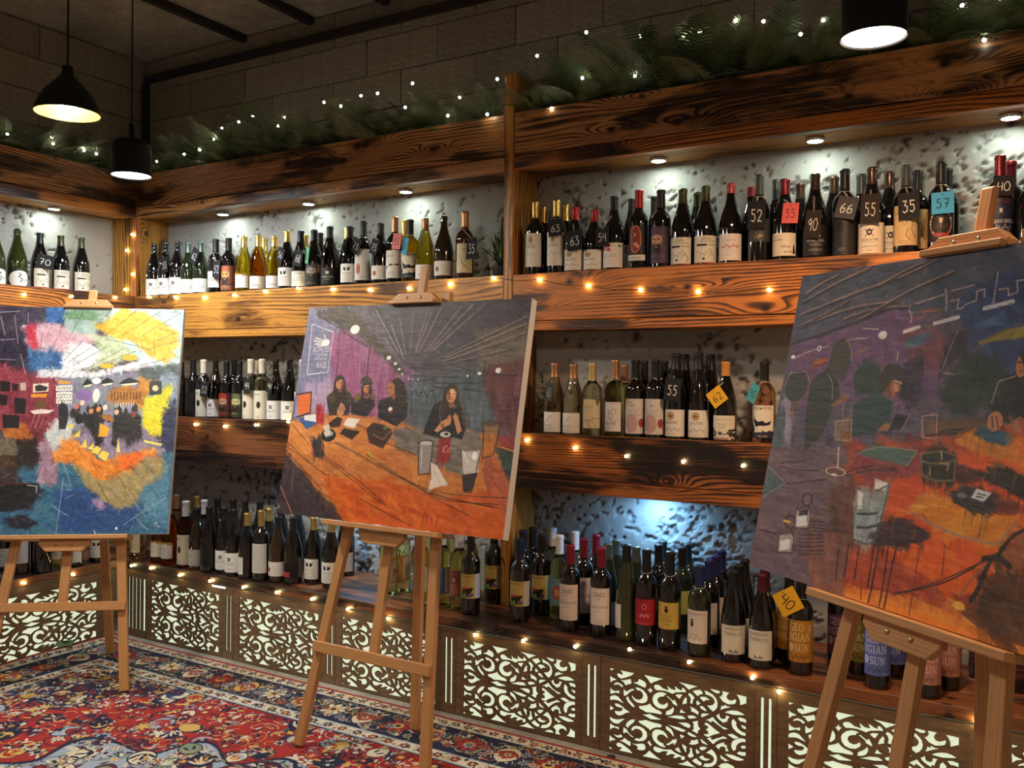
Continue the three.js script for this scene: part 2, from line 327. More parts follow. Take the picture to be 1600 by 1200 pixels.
// laser cut openings of the upper half (mm from the middle line), mirrored below it, and those across the middle
const FRET_HALF = [
  [32, 139, 51, 138, 34, 129],
  [32, 116, 40, 109, 58, 104, 57, 101, 44, 97, 34, 88],
  [66, 138, 94, 137, 123, 137, 110, 125, 86, 113, 73, 108, 62, 112, 58, 119, 60, 124, 67, 126, 75, 125, 79, 123, 76, 131],
  [68, 104, 86, 106, 110, 115, 113, 107, 112, 97, 102, 95, 90, 88, 82, 98],
  [46, 81, 50, 89, 61, 95, 73, 93, 84, 86, 76, 79, 68, 85, 58, 86],
  [34, 76, 42, 66, 53, 63, 69, 68, 69, 56, 54, 57, 34, 49],
  [33, 38, 42, 46, 53, 49, 65, 47, 75, 38, 91, 23, 78, 27, 62, 32, 49, 32, 33, 28],
  [83, 74, 87, 76, 91, 71, 98, 71, 107, 78, 116, 83, 124, 82, 121, 77, 111, 73, 103, 66, 99, 59, 84, 51, 83, 64],
  [93, 50, 102, 54, 106, 45, 115, 36, 122, 31, 128, 18, 113, 22, 101, 32, 93, 42],
  [123, 90, 140, 91, 156, 86, 168, 75, 172, 65, 170, 52, 159, 42, 144, 38, 130, 39, 120, 45, 113, 54, 114, 63, 120, 57, 128, 51, 140, 50, 150, 55, 154, 65, 151, 74, 144, 80, 131, 80, 128, 85],
  [117, 105, 129, 106, 137, 112, 134, 119, 146, 120, 159, 116, 166, 109, 166, 101, 162, 94, 154, 94, 143, 97, 132, 100, 119, 101],
  [180, 100, 184, 94, 192, 91, 185, 87, 180, 78, 174, 85, 167, 87, 176, 92],
  [153, 138, 174, 137, 230, 136, 211, 129, 191, 118, 180, 111, 169, 125],
  [192, 102, 194, 109, 203, 113, 213, 113, 225, 105, 237, 103, 243, 102, 240, 110, 235, 115, 243, 115, 253, 108, 268, 107, 265, 114, 259, 119, 270, 118, 280, 112, 290, 110, 288, 118, 296, 119, 304, 113, 304, 104, 293, 104, 281, 101, 268, 98, 256, 91, 245, 94, 232, 96, 215, 95, 201, 93, 195, 96],
  [241, 88, 230, 91, 217, 91, 203, 85, 192, 75, 187, 63, 189, 49, 199, 38, 212, 34, 229, 36, 240, 45, 244, 53, 241, 61, 234, 54, 224, 50, 212, 53, 206, 62, 209, 70, 218, 75, 229, 77, 230, 82],
  [233, 80, 244, 82, 252, 76, 262, 70, 265, 77, 270, 70, 275, 61, 275, 52, 265, 57, 259, 58, 255, 66, 245, 74],
  [262, 51, 265, 43, 262, 33, 256, 24, 246, 19, 234, 17, 236, 30, 247, 36, 256, 43],
  [138, 25, 142, 29, 158, 34, 173, 40, 180, 46, 189, 37, 201, 31, 216, 28, 223, 23, 221, 16, 207, 15, 191, 15, 165, 12, 156, 16, 143, 19],
  [228, 11, 249, 16, 269, 24, 282, 26, 292, 27, 300, 24, 307, 18, 283, 13, 249, 12],
  [270, 136, 348, 133, 332, 127, 312, 115, 298, 126],
  [325, 113, 335, 119, 353, 124, 361, 117, 361, 111, 351, 107, 342, 100, 334, 106],
  [362, 124, 377, 123, 394, 117, 407, 104, 411, 90, 409, 77, 401, 66, 393, 60, 385, 66, 372, 78, 385, 79, 395, 83, 400, 91, 398, 99, 390, 106, 377, 110, 370, 110, 367, 118],
  [349, 97, 358, 103, 372, 104, 382, 99, 388, 92, 379, 94, 369, 92, 363, 86, 356, 91],
  [342, 89, 356, 78, 348, 75, 342, 69, 338, 77],
  [352, 71, 360, 73, 368, 69, 378, 57, 368, 57, 357, 60, 350, 66],
  [310, 99, 317, 107, 326, 103, 334, 95, 329, 86, 327, 71, 317, 72, 320, 83, 317, 93],
  [304, 92, 309, 85, 307, 77, 310, 71, 291, 63, 294, 76],
  [379, 134, 397, 133, 416, 132, 418, 128, 413, 122, 404, 121, 393, 125],
  [422, 133, 436, 133, 452, 132, 444, 128, 439, 119, 443, 111, 452, 108, 461, 111, 469, 116, 471, 109, 466, 99, 455, 95, 442, 93, 426, 99, 413, 112, 421, 115, 426, 123],
  [468, 131, 487, 131, 503, 130, 503, 108, 482, 98, 481, 111, 476, 122],
  [418, 70, 423, 87, 431, 86, 432, 92, 442, 88, 458, 88, 435, 79],
  [431, 65, 443, 73, 457, 78, 473, 80, 488, 77, 501, 70, 480, 66, 462, 63, 445, 64],
  [404, 50, 417, 59, 418, 51, 422, 46, 431, 45, 437, 49, 436, 58, 450, 57, 444, 46, 441, 35, 434, 36, 434, 29, 422, 34, 411, 41],
  [365, 27, 381, 34, 396, 45, 405, 35, 416, 26, 428, 20, 446, 17, 439, 12, 430, 10, 421, 16, 414, 19, 406, 23, 398, 28, 391, 29, 390, 22, 378, 28],
  [309, 28, 315, 33, 328, 36, 338, 34, 344, 30, 330, 25, 317, 21, 312, 23],
  [354, 40, 360, 49, 373, 51, 386, 52, 371, 42, 357, 34],
  [311, 62, 326, 62, 338, 58, 349, 51, 346, 38, 334, 44, 321, 46, 322, 54, 317, 59],
  [289, 50, 297, 42, 307, 41, 297, 36, 282, 34],
  [266, 89, 277, 95, 293, 97, 282, 79, 277, 81],
  [463, 52, 472, 43, 472, 32, 479, 23, 490, 17, 502, 15, 502, 4, 487, 4, 472, 10, 459, 21, 455, 33, 456, 44],
  [473, 58, 488, 61, 503, 58, 503, 45, 493, 47, 482, 47],
  [484, 34, 490, 38, 503, 35, 502, 25, 493, 26],
];
const FRET_MIDDLE = [
  [33, 12, 51, 4, 34, -8],
  [50, 17, 56, 22, 67, 22, 80, 17, 92, 9, 111, 2, 92, -5, 78, -15, 66, -19, 55, -16, 50, -8, 53, -4, 66, -3, 76, -1, 81, 5, 76, 10, 66, 9, 55, 11],
  [146, 2, 165, 5, 180, 11, 196, 6, 225, 0, 209, -4, 182, -8, 165, -2],
  [266, 0, 283, 3, 306, 8, 318, 6, 322, -1, 314, -10, 299, -7, 283, -1],
  [368, 19, 376, 22, 386, 17, 402, 7, 422, -3, 407, -9, 393, -16, 380, -25, 370, -24, 364, -20, 367, -16, 374, -16, 380, -13, 378, -6, 369, -3, 378, 3, 380, 9, 373, 10, 367, 13],
  [325, 14, 347, 22, 346, 10, 349, 3, 355, -2, 347, -10, 346, -23, 335, -19, 325, -16, 332, -8, 329, -1, 331, 5],
  [439, -3, 460, 4, 471, 0, 484, -5, 463, -13, 451, -8],
];
// bottle row, index, x, y, z, width, height (m), roll, turn, number, paper
const TAGS = [
  ['LU', 2, -0.003, 1.808, 0.497, 0.075, 0.067, -0.17, 0.90, '70', 'k'],
  ['BU', 1, 0.223, 1.837, -0.003, 0.056, 0.082, 0.14, 0.10, '55', 'k'],
  ['BU', 4, 0.450, 1.869, -0.003, 0.058, 0.080, -0.44, 0.10, '62', 'k'],
  ['BU', 5, 0.606, 1.797, -0.006, 0.060, 0.085, 0.00, 0.10, '52', 'k'],
  ['BU', 7, 0.752, 1.819, -0.003, 0.062, 0.068, -0.35, 0.80, '', 'k'],
  ['BU', 10, 1.042, 1.839, -0.003, 0.055, 0.066, -0.44, 0.20, '56', 'k'],
  ['BU', 12, 1.155, 1.817, -0.003, 0.056, 0.077, -0.21, 0.10, '68', 'k'],
  ['BU', 14, 1.211, 1.825, -0.003, 0.047, 0.073, -0.17, 0.50, '62', 'g'],
  ['BU', 16, 1.320, 1.819, -0.003, 0.056, 0.075, -0.24, 0.90, '', 'k'],
  ['BU', 18, 1.444, 1.854, -0.003, 0.064, 0.068, -0.17, 0.90, '', 'k'],
  ['BU', 19, 1.497, 1.851, -0.006, 0.063, 0.068, -0.47, 0.20, '73', 'k'],
  ['BU', 20, 1.604, 1.838, -0.003, 0.051, 0.067, -0.38, 0.20, '73', 'k'],
  ['BU', 21, 1.725, 1.855, -0.006, 0.056, 0.068, -0.14, 0.20, '55', 'p'],
  ['BU', 23, 1.770, 1.832, -0.006, 0.045, 0.071, -0.26, 0.40, '57', 'b'],
  ['BU', 24, 1.866, 1.861, -0.003, 0.046, 0.070, -0.24, 0.80, '', 'k'],
  ['BU', 26, 2.109, 1.800, -0.006, 0.049, 0.088, -0.03, 0.00, '35', 'k'],
  ['CU', 2, 2.494, 1.853, -0.006, 0.061, 0.064, 0.05, 0.00, '63', 'k'],
  ['CU', 4, 2.578, 1.799, -0.003, 0.063, 0.078, 0.05, 0.00, '63', 'k'],
  ['CU', 6, 2.693, 1.804, -0.003, 0.055, 0.072, 0.03, 0.00, '54', 'k'],
  ['CU', 16, 3.267, 1.839, -0.006, 0.061, 0.096, 0.00, -0.10, '52', 'k'],
  ['CU', 18, 3.381, 1.834, -0.003, 0.053, 0.068, -0.07, 0.00, '55', 'r'],
  ['CU', 20, 3.454, 1.792, -0.003, 0.051, 0.093, -0.09, 0.10, '90', 'n'],
  ['CU', 22, 3.559, 1.837, -0.006, 0.064, 0.072, -0.24, 0.00, '66', 's'],
  ['CU', 24, 3.631, 1.827, -0.003, 0.057, 0.096, -0.03, 0.00, '55', 'n'],
  ['CU', 26, 3.744, 1.827, -0.006, 0.062, 0.084, 0.05, 0.00, '35', 'k'],
  ['CU', 28, 3.840, 1.827, -0.006, 0.063, 0.067, 0.03, 0.00, '57', 'b'],
  ['CU', 30, 4.004, 1.863, -0.006, 0.057, 0.061, -0.07, 0.00, '40', 'k'],
  ['BM', 2, 0.526, 1.203, -0.006, 0.064, 0.076, -0.09, 0.10, '52', 'k'],
  ['BM', 3, 0.584, 1.214, -0.003, 0.057, 0.082, -0.26, 0.60, '42', 'k'],
  ['BM', 7, 0.826, 1.226, -0.006, 0.052, 0.077, 0.00, 0.10, '44', 'k'],
  ['BM', 10, 0.980, 1.225, -0.003, 0.049, 0.066, -0.26, 0.20, '44', 'k'],
  ['CM', 0, 2.475, 1.223, -0.003, 0.045, 0.072, -0.07, 0.50, '65', 'm'],
  ['CM', 3, 2.709, 1.242, -0.006, 0.045, 0.057, -0.49, 1.20, '', 'k'],
  ['CM', 9, 2.974, 1.239, -0.006, 0.064, 0.082, -0.09, 0.10, '55', 'k'],
  ['CM', 13, 3.138, 1.217, -0.003, 0.060, 0.060, 0.66, 0.10, '62', 'y'],
  ['CM', 14, 3.263, 1.232, -0.006, 0.045, 0.065, -0.49, 0.60, '40', 't'],
  ['CB', 30, 3.444, 0.594, 0.225, 0.075, 0.073, 0.56, 0.10, '40', 'y'],
];
const FAIRY = {
  upper: [[0.108, 1.676], [0.318, 1.665], [0.532, 1.657], [0.745, 1.661], [0.951, 1.671], [1.164, 1.677], [1.374, 1.663], [1.588, 1.651], [1.800, 1.650], [2.012, 1.658], [2.222, 1.674], [2.431, 1.656], [2.640, 1.624], [2.851, 1.600], [3.067, 1.585], [3.315, 1.580]],
  upperLeft: [[0.600, 1.642], [0.364, 1.653], [0.123, 1.667]],
  corner: [[-0.019, 1.801], [-0.025, 2.010], [-0.029, 2.128], [-0.022, 2.215], [-0.071, 1.929], [-0.080, 1.723]],
  middle: [[0.476, 1.027], [0.688, 1.025], [0.900, 1.039], [1.111, 1.062]],
  middleRight: [[2.383, 1.033], [2.593, 1.013], [2.804, 0.993], [3.021, 0.986], [3.235, 0.984]],
  bench: [[0.319, 0.345], [0.462, 0.350], [0.667, 0.341], [0.874, 0.340], [1.088, 0.339], [1.290, 0.343], [1.495, 0.342], [1.692, 0.328], [1.899, 0.320], [2.309, 0.319], [2.516, 0.330], [2.725, 0.343], [2.929, 0.367], [3.137, 0.360], [3.343, 0.346], [3.426, 0.318], [3.965, 0.336]],
  benchLeft: [[0.736, 0.346], [0.502, 0.340]],
  planter: [[0.162, 2.374], [0.388, 2.381], [0.516, 2.385], [0.589, 2.433], [0.661, 2.475], [0.790, 2.485], [0.859, 2.509], [1.037, 2.436], [1.089, 2.466], [1.310, 2.508], [1.421, 2.471], [1.546, 2.495], [1.618, 2.501], [1.779, 2.414], [1.825, 2.504], [2.048, 2.419], [1.998, 2.348], [2.198, 2.322], [2.228, 2.464]],
  planterRight: [[2.475, 2.311], [2.416, 2.520], [2.632, 2.566], [2.606, 2.407], [2.825, 2.375], [2.849, 2.512], [3.001, 2.484], [3.067, 2.488], [3.197, 2.499], [3.285, 2.488], [3.411, 2.417], [3.485, 2.444], [3.887, 2.419], [3.989, 2.416], [3.949, 2.295]],
  planterLeft: [[0.685, 2.372], [0.479, 2.405], [0.478, 2.372], [0.302, 2.383], [0.243, 2.377]],
};
// ---------------------------------------------------------------- room shell
reseed(5);
const plasterBump = dataTexture(512, 512, (x, y) => { const v = Math.round(255 * fbm(x / 9, y / 9, 4)); return [v, v, v]; }, false);
const plaster = std({ vertexColors: true, roughness: 0.92 });
// how far the old plaster is chipped back at a point of a wall, 0 to 1
function chipped(x, y) {
  const where = fbm(x * 2.6 + 3, y * 3.6 + 8, 3), crumble = y < 0.85 ? 0.075 : 0.0;
  const wx = x + 0.03 * (noise(x * 14, y * 14) - 0.5), wy = y + 0.03 * (noise(x * 14 + 7, y * 14) - 0.5);
  const n = fbm(wx * 40, wy * 56, 3), thr = 0.725 - crumble - 0.16 * smooth(0.42, 0.64, where);
  return smooth(thr, thr + 0.05, n);
}
function plasterWall(along, length, x0, place) {
  const rows = []; let y = -0.05;
  const fine = (v) => (v > 0.34 && v < 0.86) || (v > 1.03 && v < 1.5) || (v > 1.66 && v < 2.12);
  while (y < CEIL + 0.05) { rows.push(y); y += fine(y) ? 0.0062 : 0.06; }
  const nx = Math.round(length / 0.0062), pos = [], col = [], idx = [];
  for (const yy of rows) for (let i = 0; i <= nx; i++) {
    const x = x0 + i / nx * length, f = fine(yy) ? 1 : 0, c = f ? chipped(x, yy) : 0;
    const d = -0.004 * fbm(x * 3, yy * 3, 3) - 0.0035 * fbm(x * 40 + 9, yy * 40, 3) * f - c * (0.005 + 0.008 * noise(x * 60, yy * 60));
    pos.push(...place(x, yy, d));
    const g = 0.40 + 0.12 * (fbm(x * 6, yy * 6, 3) - 0.5), k = 1 - 0.74 * c * smooth(0.35, 0.7, noise(x * 50 + 4, yy * 50));  // chip colour darkened for the bare base and for shade inside the pits
    col.push(g * k * 1.0, g * k * 0.99, g * k * 0.94);
  }
  const w = nx + 1;
  for (let r = 0; r + 1 < rows.length; r++) for (let i = 0; i < nx; i++) { const a = r * w + i, b = a + 1, c = a + w, d = c + 1; idx.push(a, b, d, a, d, c); }
  const g = new THREE.BufferGeometry(); g.setAttribute('position', new THREE.Float32BufferAttribute(pos, 3)); g.setAttribute('color', new THREE.Float32BufferAttribute(col, 3)); g.setIndex(idx); g.computeVertexNormals();
  return g;
}
const RX = 5.6, RZ = 5.0;
function solidBehind(g, box) { const b = new THREE.BoxGeometry(...box.size).toNonIndexed(); b.translate(...box.at); b.deleteAttribute('uv'); const n = b.attributes.position.count; b.setAttribute('color', new THREE.Float32BufferAttribute(new Float32Array(n * 3).fill(0.3), 3)); return mergeGeometries([g.toNonIndexed(), b]); }
const wallBack = structure('wall_back', solidBehind(plasterWall(0, RX + 0.2, -D, (x, y, d) => [x, y, -D + d]), { size: [RX + 0.4, CEIL + 0.1, 0.12], at: [RX / 2 - 0.1, CEIL / 2, -D - 0.09] }), plaster);
const wallLeft = structure('wall_left', solidBehind(plasterWall(2, RZ + 0.2, -D, (s, y, d) => [-D + d, y, RZ - (s + D)]), { size: [0.12, CEIL + 0.1, RZ + 0.3], at: [-D - 0.09, CEIL / 2, RZ / 2 - 0.1] }), plaster);
const concreteMap = dataTexture(512, 512, (x, y) => { const v = 160 + 60 * (fbm(x / 60, y / 60, 5) - 0.5) + 40 * (fbm(x / 6, y / 6, 3) - 0.5); return [v, v * 0.98, v * 0.94]; });
concreteMap.repeat.set(3, 3);
const concrete = std({ map: concreteMap, bumpMap: plasterBump, bumpScale: 0.002, roughness: 0.9, color: lin(0.75, 0.74, 0.7) });
const darkWall = std({ map: concreteMap, color: lin(0.95, 0.9, 0.83), roughness: 0.95, bumpMap: plasterBump, bumpScale: 0.003 });
const floorMap = concreteMap.clone(); floorMap.repeat.set(6, 6); floorMap.needsUpdate = true;
const box = (w, h, d, x, y, z) => { const g = new THREE.BoxGeometry(w, h, d); g.translate(x, y, z); return g; };
structure('floor', box(RX + 0.6, 0.1, RZ + 0.6, RX / 2 - 0.1, -0.05, RZ / 2 - 0.1), std({ map: floorMap, roughness: 0.85, color: lin(1, 0.98, 0.94) }));
structure('ceiling', box(RX + 0.6, 0.1, RZ + 0.6, RX / 2 - 0.1, CEIL + 0.05, RZ / 2 - 0.1), darkWall);
const paleWall = std({ roughness: 0.9, color: lin(0.62, 0.59, 0.54), bumpMap: plasterBump, bumpScale: 0.001 });
structure('wall_right', box(0.1, CEIL, RZ + 0.4, RX + 0.05, CEIL / 2, RZ / 2 - 0.1), paleWall);
structure('wall_front', box(RX + 0.4, CEIL, 0.1, RX / 2 - 0.1, CEIL / 2, RZ + 0.05), paleWall);
// concrete blocks that show above the planters
const blockMats = [0.92, 1.0, 1.08].map((k) => std({ map: concreteMap, bumpMap: plasterBump, bumpScale: 0.004, roughness: 0.95, color: lin(0.92 * k, 0.83 * k, 0.71 * k) }));
{
  reseed(91);
  const L = 0.40, h = 0.166, geos = [0, 1, 2].map(() => { const g = new RoundedBoxGeometry(L - 0.0025, h - 0.0025, 0.02, 1, 0.003); return g; });
  const halfBlock = new RoundedBoxGeometry(0.1975, h - 0.0025, 0.02, 1, 0.003);
  for (let r = 0; r < 4; r++) for (let i = 0; i < 15; i++) {
    const y = 2.415 + h * r, x = -D + 0.2 + i * L - (r % 2) * 0.2; if (y + h / 2 > CEIL || x > RX - 0.1) continue;
    if (x - L / 2 < -D) { const q = obj('block', halfBlock, blockMats[1], wallBack); q.position.set(-D + 0.1, y, -D + 0.006); continue; }
    const b = obj('block', geos[i % 3], blockMats[Math.floor(rnd() * 3)], wallBack); b.position.set(x, y + 0.0, -D + 0.005 + rnd() * 0.004);
  }
  for (let r = 0; r < 4; r++) for (let i = 0; i < 12; i++) {
    const y = 2.415 + h * r, z = -D + 0.22 + i * L - (r % 2) * 0.2; if (y + h / 2 > CEIL || z > RZ - 0.2) continue;
    if (z - L / 2 < -D) { const q = obj('block', halfBlock, blockMats[1], wallLeft); q.rotation.y = Math.PI / 2; q.position.set(-D + 0.006, y, -D + 0.12); continue; }
    const b = obj('block', geos[i % 3], blockMats[Math.floor(rnd() * 3)], wallLeft); b.rotation.y = Math.PI / 2; b.position.set(-D + 0.005 + rnd() * 0.004, y, z);
  }
}
// steel joists under the ceiling and a conduit along the wall
const steel = std({ color: lin(0.035, 0.028, 0.024), roughness: 0.6, metalness: 0.3 });
let trimNo = 0;
for (let x = 0.60; x < RX; x += 0.46) { const j = obj('trim_' + (++trimNo), box(0.035, 0.035, RZ + 0.15, x, CEIL - 0.0185, RZ / 2 - 0.1), steel); j.userData.kind = 'structure'; }
{ const j = obj('trim_' + (++trimNo), box(RX + 0.1, 0.034, 0.03, RX / 2 - 0.1, 2.888, -D + 0.035), steel); j.userData.kind = 'structure'; }
{ const j = obj('trim_' + (++trimNo), box(0.03, 0.55, 0.03, -D + 0.05, 2.59, -D + 0.035), steel); j.userData.kind = 'structure'; }

// ---------------------------------------------------------------- shelving
reseed(300);
const TH = 0.036;
const bays = [['left of the post', 0.001, POST_X - 0.001], ['right of the post', POST_X + POST_W + 0.001, RIGHT_END]];
for (const [where, a, b] of bays) {
  const k = where.startsWith('left') ? 0 : 1;
  // planter: two front planks, a floor, a back board
  let t = thing('planter_box', 'scorched timber planter box above the top shelf ' + where, 'planter', 'planter boxes above the shelves');
  plank(t, [a, b], [Y.planterBottom + 0.056, Y.planterTop], [-TH, 0], woodMat[4]);
  plank(t, [a, b], [Y.planterBottom, Y.planterBottom + 0.053], [-TH, -0.001], woodMat[k ? 0 : 4]);
  plank(t, [a, b], [Y.planterBottom + 0.002, Y.planterBottom + 0.026], [-D + 0.001, -TH - 0.001], rustic, 'floor_board');
  plank(t, [a + 0.002, b - 0.002], [Y.planterBottom + 0.028, Y.planterTop - 0.055], [-D + 0.016, -TH - 0.003], rustic, 'planting_block');
  // upper shelf
  t = thing('wall_shelf', 'scorched pine top shelf with deep front board ' + where, 'shelf', 'wall shelves');
  plank(t, [a, b], [Y.upperBottom + 0.038, Y.upperTop], [-TH, 0], woodMat[k ? 0 : 2]);
  plank(t, [a, b], [Y.upperBottom, Y.upperBottom + 0.036], [-TH, -0.001], woodMat[k ? 0 : 2]);
  plank(t, [a, b], [SHELF.U - 0.024, SHELF.U], [-D + 0.001, -TH - 0.001], rustic, 'shelf_board');
  plank(t, [a, b], [Y.upperBottom + 0.002, Y.upperBottom + 0.022], [-D + 0.001, -TH - 0.001], rustic, 'under_board');
  // middle shelf
  t = thing('wall_shelf', 'scorched pine middle shelf with deep front board ' + where, 'shelf', 'wall shelves');
  plank(t, [a, b], [Y.middleBottom + 0.052, Y.middleTop], [-TH, 0], woodMat[k ? 1 : 3]);
  plank(t, [a, b], [Y.middleBottom, Y.middleBottom + 0.05], [-TH, -0.001], woodMat[k ? 1 : 3]);
  plank(t, [a, b], [SHELF.M - 0.024, SHELF.M], [-D + 0.001, -TH - 0.001], rustic, 'shelf_board');
  plank(t, [a, b], [Y.middleBottom + 0.002, Y.middleBottom + 0.022], [-D + 0.001, -TH - 0.001], rustic, 'under_board');
}
{ // the same along the left wall
  const a = 0.001, b = LEFT_END;
  let t = thing('planter_box', 'scorched timber planter box above the left wall shelf', 'planter', 'planter boxes above the shelves');
  plank(t, [-TH, 0], [Y.planterBottom + 0.056, Y.planterTop], [a, b], woodMat[4]);
  plank(t, [-TH, -0.001], [Y.planterBottom, Y.planterBottom + 0.053], [a, b], woodMat[0]);
  plank(t, [-D + 0.001, -TH - 0.001], [Y.planterBottom + 0.002, Y.planterBottom + 0.026], [a, b], rustic, 'floor_board');
  plank(t, [-D + 0.016, -TH - 0.003], [Y.planterBottom + 0.028, Y.planterTop - 0.055], [a + 0.002, b - 0.002], rustic, 'planting_block');
  t = thing('wall_shelf', 'scorched pine top shelf on the left wall', 'shelf', 'wall shelves');
  plank(t, [-TH, 0], [Y.upperBottom + 0.038, Y.upperTop], [a, b], woodMat[0]);
  plank(t, [-TH, -0.001], [Y.upperBottom, Y.upperBottom + 0.036], [a, b], woodMat[0]);
  plank(t, [-D + 0.001, -TH - 0.001], [SHELF.U - 0.024, SHELF.U], [a, b], rustic, 'shelf_board');
  plank(t, [-D + 0.001, -TH - 0.001], [Y.upperBottom + 0.002, Y.upperBottom + 0.022], [a, b], rustic, 'under_board');
  t = thing('wall_shelf', 'scorched pine middle shelf on the left wall behind the bright painting', 'shelf', 'wall shelves');
  plank(t, [-TH, 0], [Y.middleBottom + 0.052, Y.middleTop], [a, b], woodMat[3]);
  plank(t, [-TH, -0.001], [Y.middleBottom, Y.middleBottom + 0.05], [a, b], woodMat[3]);
  plank(t, [-D + 0.001, -TH - 0.001], [SHELF.M - 0.024, SHELF.M], [a, b], rustic, 'shelf_board');
}
{ // posts
  let t = thing('divider_post', 'upright timber divider between the two shelf bays', 'post');
  plank(t, [POST_X, POST_X + POST_W], [Y.bench, 2.48], [-0.045, 0.002], woodMat[2], 'front_board', 1);
  plank(t, [POST_X, POST_X + POST_W], [Y.bench, 2.48], [-D + 0.001, -0.046], rustic, 'side_board', 1);
  t = thing('divider_post', 'upright timber end post at the right end of the shelves', 'post');
  plank(t, [RIGHT_END + 0.001, RIGHT_END + POST_W], [Y.bench, 2.48], [-D + 0.001, 0.002], woodMat[2], 'front_board', 1);
  t = thing('corner_post', 'scorched timber corner post where the back and left shelves meet', 'post');
  plank(t, [-D + 0.001, -0.042], [Y.bench, Y.planterTop], [-0.03, -0.001], rustic, 'side_board', 1);
  plank(t, [-0.03, -0.001], [Y.bench, Y.planterTop], [-D + 0.001, -0.031], rustic, 'side_board', 1);
  plank(t, [-0.041, -0.001], [Y.bench, Y.planterTop], [-0.03, -0.001], woodMat[0], 'corner_strip', 1);
}
// ---------------------------------------------------------------- bench with laser cut boards in front of lit acrylic light boxes
const screwMat = std({ color: lin(0.02, 0.018, 0.016), roughness: 0.4, metalness: 0.7 });
{
  const t = thing('bench', 'long low timber bench along the back wall under the shelves', 'bench', 'low benches');
  for (let i = 0; i < 3; i++) for (const [x0, x1] of [[-D + 0.012, 2.40], [2.403, RIGHT_END + 0.04]]) plank(t, [x0, x1], [Y.benchBottom, Y.bench], [-D + 0.012 + i * 0.1435, -D + 0.153 + i * 0.1435 + (i === 2 ? 0.0006 : 0)], woodMat[3], 'plank', 0);
  for (const [x, y] of [[1.256, 0.35], [1.724, 0.343], [2.255, 0.355], [2.395, 0.35], [2.44, 0.352], [0.86, 0.35], [3.1, 0.35], [3.6, 0.348]]) { const g = new THREE.CylinderGeometry(0.005, 0.005, 0.004, 12); g.rotateX(Math.PI / 2); obj('screw', g, screwMat, t).position.set(x, y, BENCH_FRONT); }
  const u = thing('bench', 'low timber bench along the left wall under the shelf', 'bench', 'low benches');
  for (let i = 0; i < 3; i++) plank(u, [-D + 0.012 + i * 0.1435, -D + 0.153 + i * 0.1435], [Y.benchBottom, Y.bench], [BENCH_FRONT + 0.002, LEFT_END], woodMat[[3, 3, 3][i]], 'plank', 2);
}
const PANEL_H = Y.benchBottom - 0.006;
reseed(640); const fibre = dataTexture(512, 256, (x, y) => { const v = 128 + 46 * (fbm(x / 26, y / 5, 4) - 0.5) + 30 * (fbm(x / 90 + 3, y / 60, 3) - 0.5); return [v, v * 0.80, v * 0.60]; });
const ply = std({ map: fibre, roughness: 0.75 }), burntEdge = std({ color: lin(0.006, 0.004, 0.003), roughness: 0.9 });
reseed(64);
const sheetMap = dataTexture(256, 128, (x, y) => { const blotch = smooth(0.60, 0.68, fbm(x / 7, y / 7, 4)) * smooth(0.45, 0.6, fbm(x / 50 + 5, y / 40, 2)); const v = 255 * (1 - 0.55 * blotch) * (0.93 + 0.07 * noise(x / 3, y / 3)); return [v, v, v]; });
const sheet = std({ map: sheetMap, color: lin(0.7, 0.75, 0.62), roughness: 0.6, emissive: lin(...BACKLIGHT), emissiveIntensity: BACKLIGHT_POWER });
const holeFrom = (a, mirror) => { const p = new THREE.Path(); for (let i = 0; i < a.length; i += 2) { const x = a[i] / 1000, y = 0.1514 + (mirror ? -1 : 1) * a[i + 1] / 1000 - 0.004; i ? p.lineTo(x, y) : p.moveTo(x, y); } p.closePath(); return p; };
function cutPanel(w, holes, bow = 0) {
  const s = new THREE.Shape(); s.moveTo(0, 0); s.lineTo(w, 0); s.lineTo(w, PANEL_H); s.lineTo(0, PANEL_H); s.closePath(); s.holes.push(...holes);
  const g = new THREE.ExtrudeGeometry(s, { depth: 0.006, bevelEnabled: false, curveSegments: 4 });
  const uv = g.attributes.uv; for (let i = 0; i < uv.count; i++) uv.setXY(i, uv.getX(i) / 0.8, uv.getY(i) / 0.4);
  return g;
}
const slot = (x, w = 0.0048) => { const p = new THREE.Path(); p.moveTo(x - w, 0.035); p.lineTo(x + w, 0.035); p.lineTo(x + w, 0.285); p.lineTo(x - w, 0.285); p.closePath(); return p; };
const FRET_W = 0.5300, SLAT_W = 0.0675;
const fretGeo = cutPanel(FRET_W, [...FRET_HALF.map((h) => holeFrom(h, false)), ...FRET_HALF.map((h) => holeFrom(h, true)), ...FRET_MIDDLE.map((h) => holeFrom(h, false))]);
const slatGeo = cutPanel(SLAT_W, [slot(0.022), slot(0.046)]), cornerGeo = cutPanel(0.158, [slot(0.03, 0.0055), slot(0.056, 0.0055), slot(0.083, 0.0055), slot(0.112, 0.0055), slot(0.143, 0.009)]);
function panel(name, geo, w, label, group, at, turn) {
  const t = thing(name, label, 'panel', group, at, turn);
  obj('cut_board', geo, [ply, burntEdge], t);
  const b = obj('backlight_sheet', new THREE.BoxGeometry(w - 0.004, PANEL_H - 0.012, 0.003), sheet, t); b.position.set(w / 2, PANEL_H / 2, -0.0045);
  return t;
}
const NTH = ['first', 'second', 'third', 'fourth', 'fifth', 'sixth', 'seventh', 'eighth', 'ninth', 'tenth', 'eleventh', 'twelfth', 'thirteenth', 'fourteenth'];
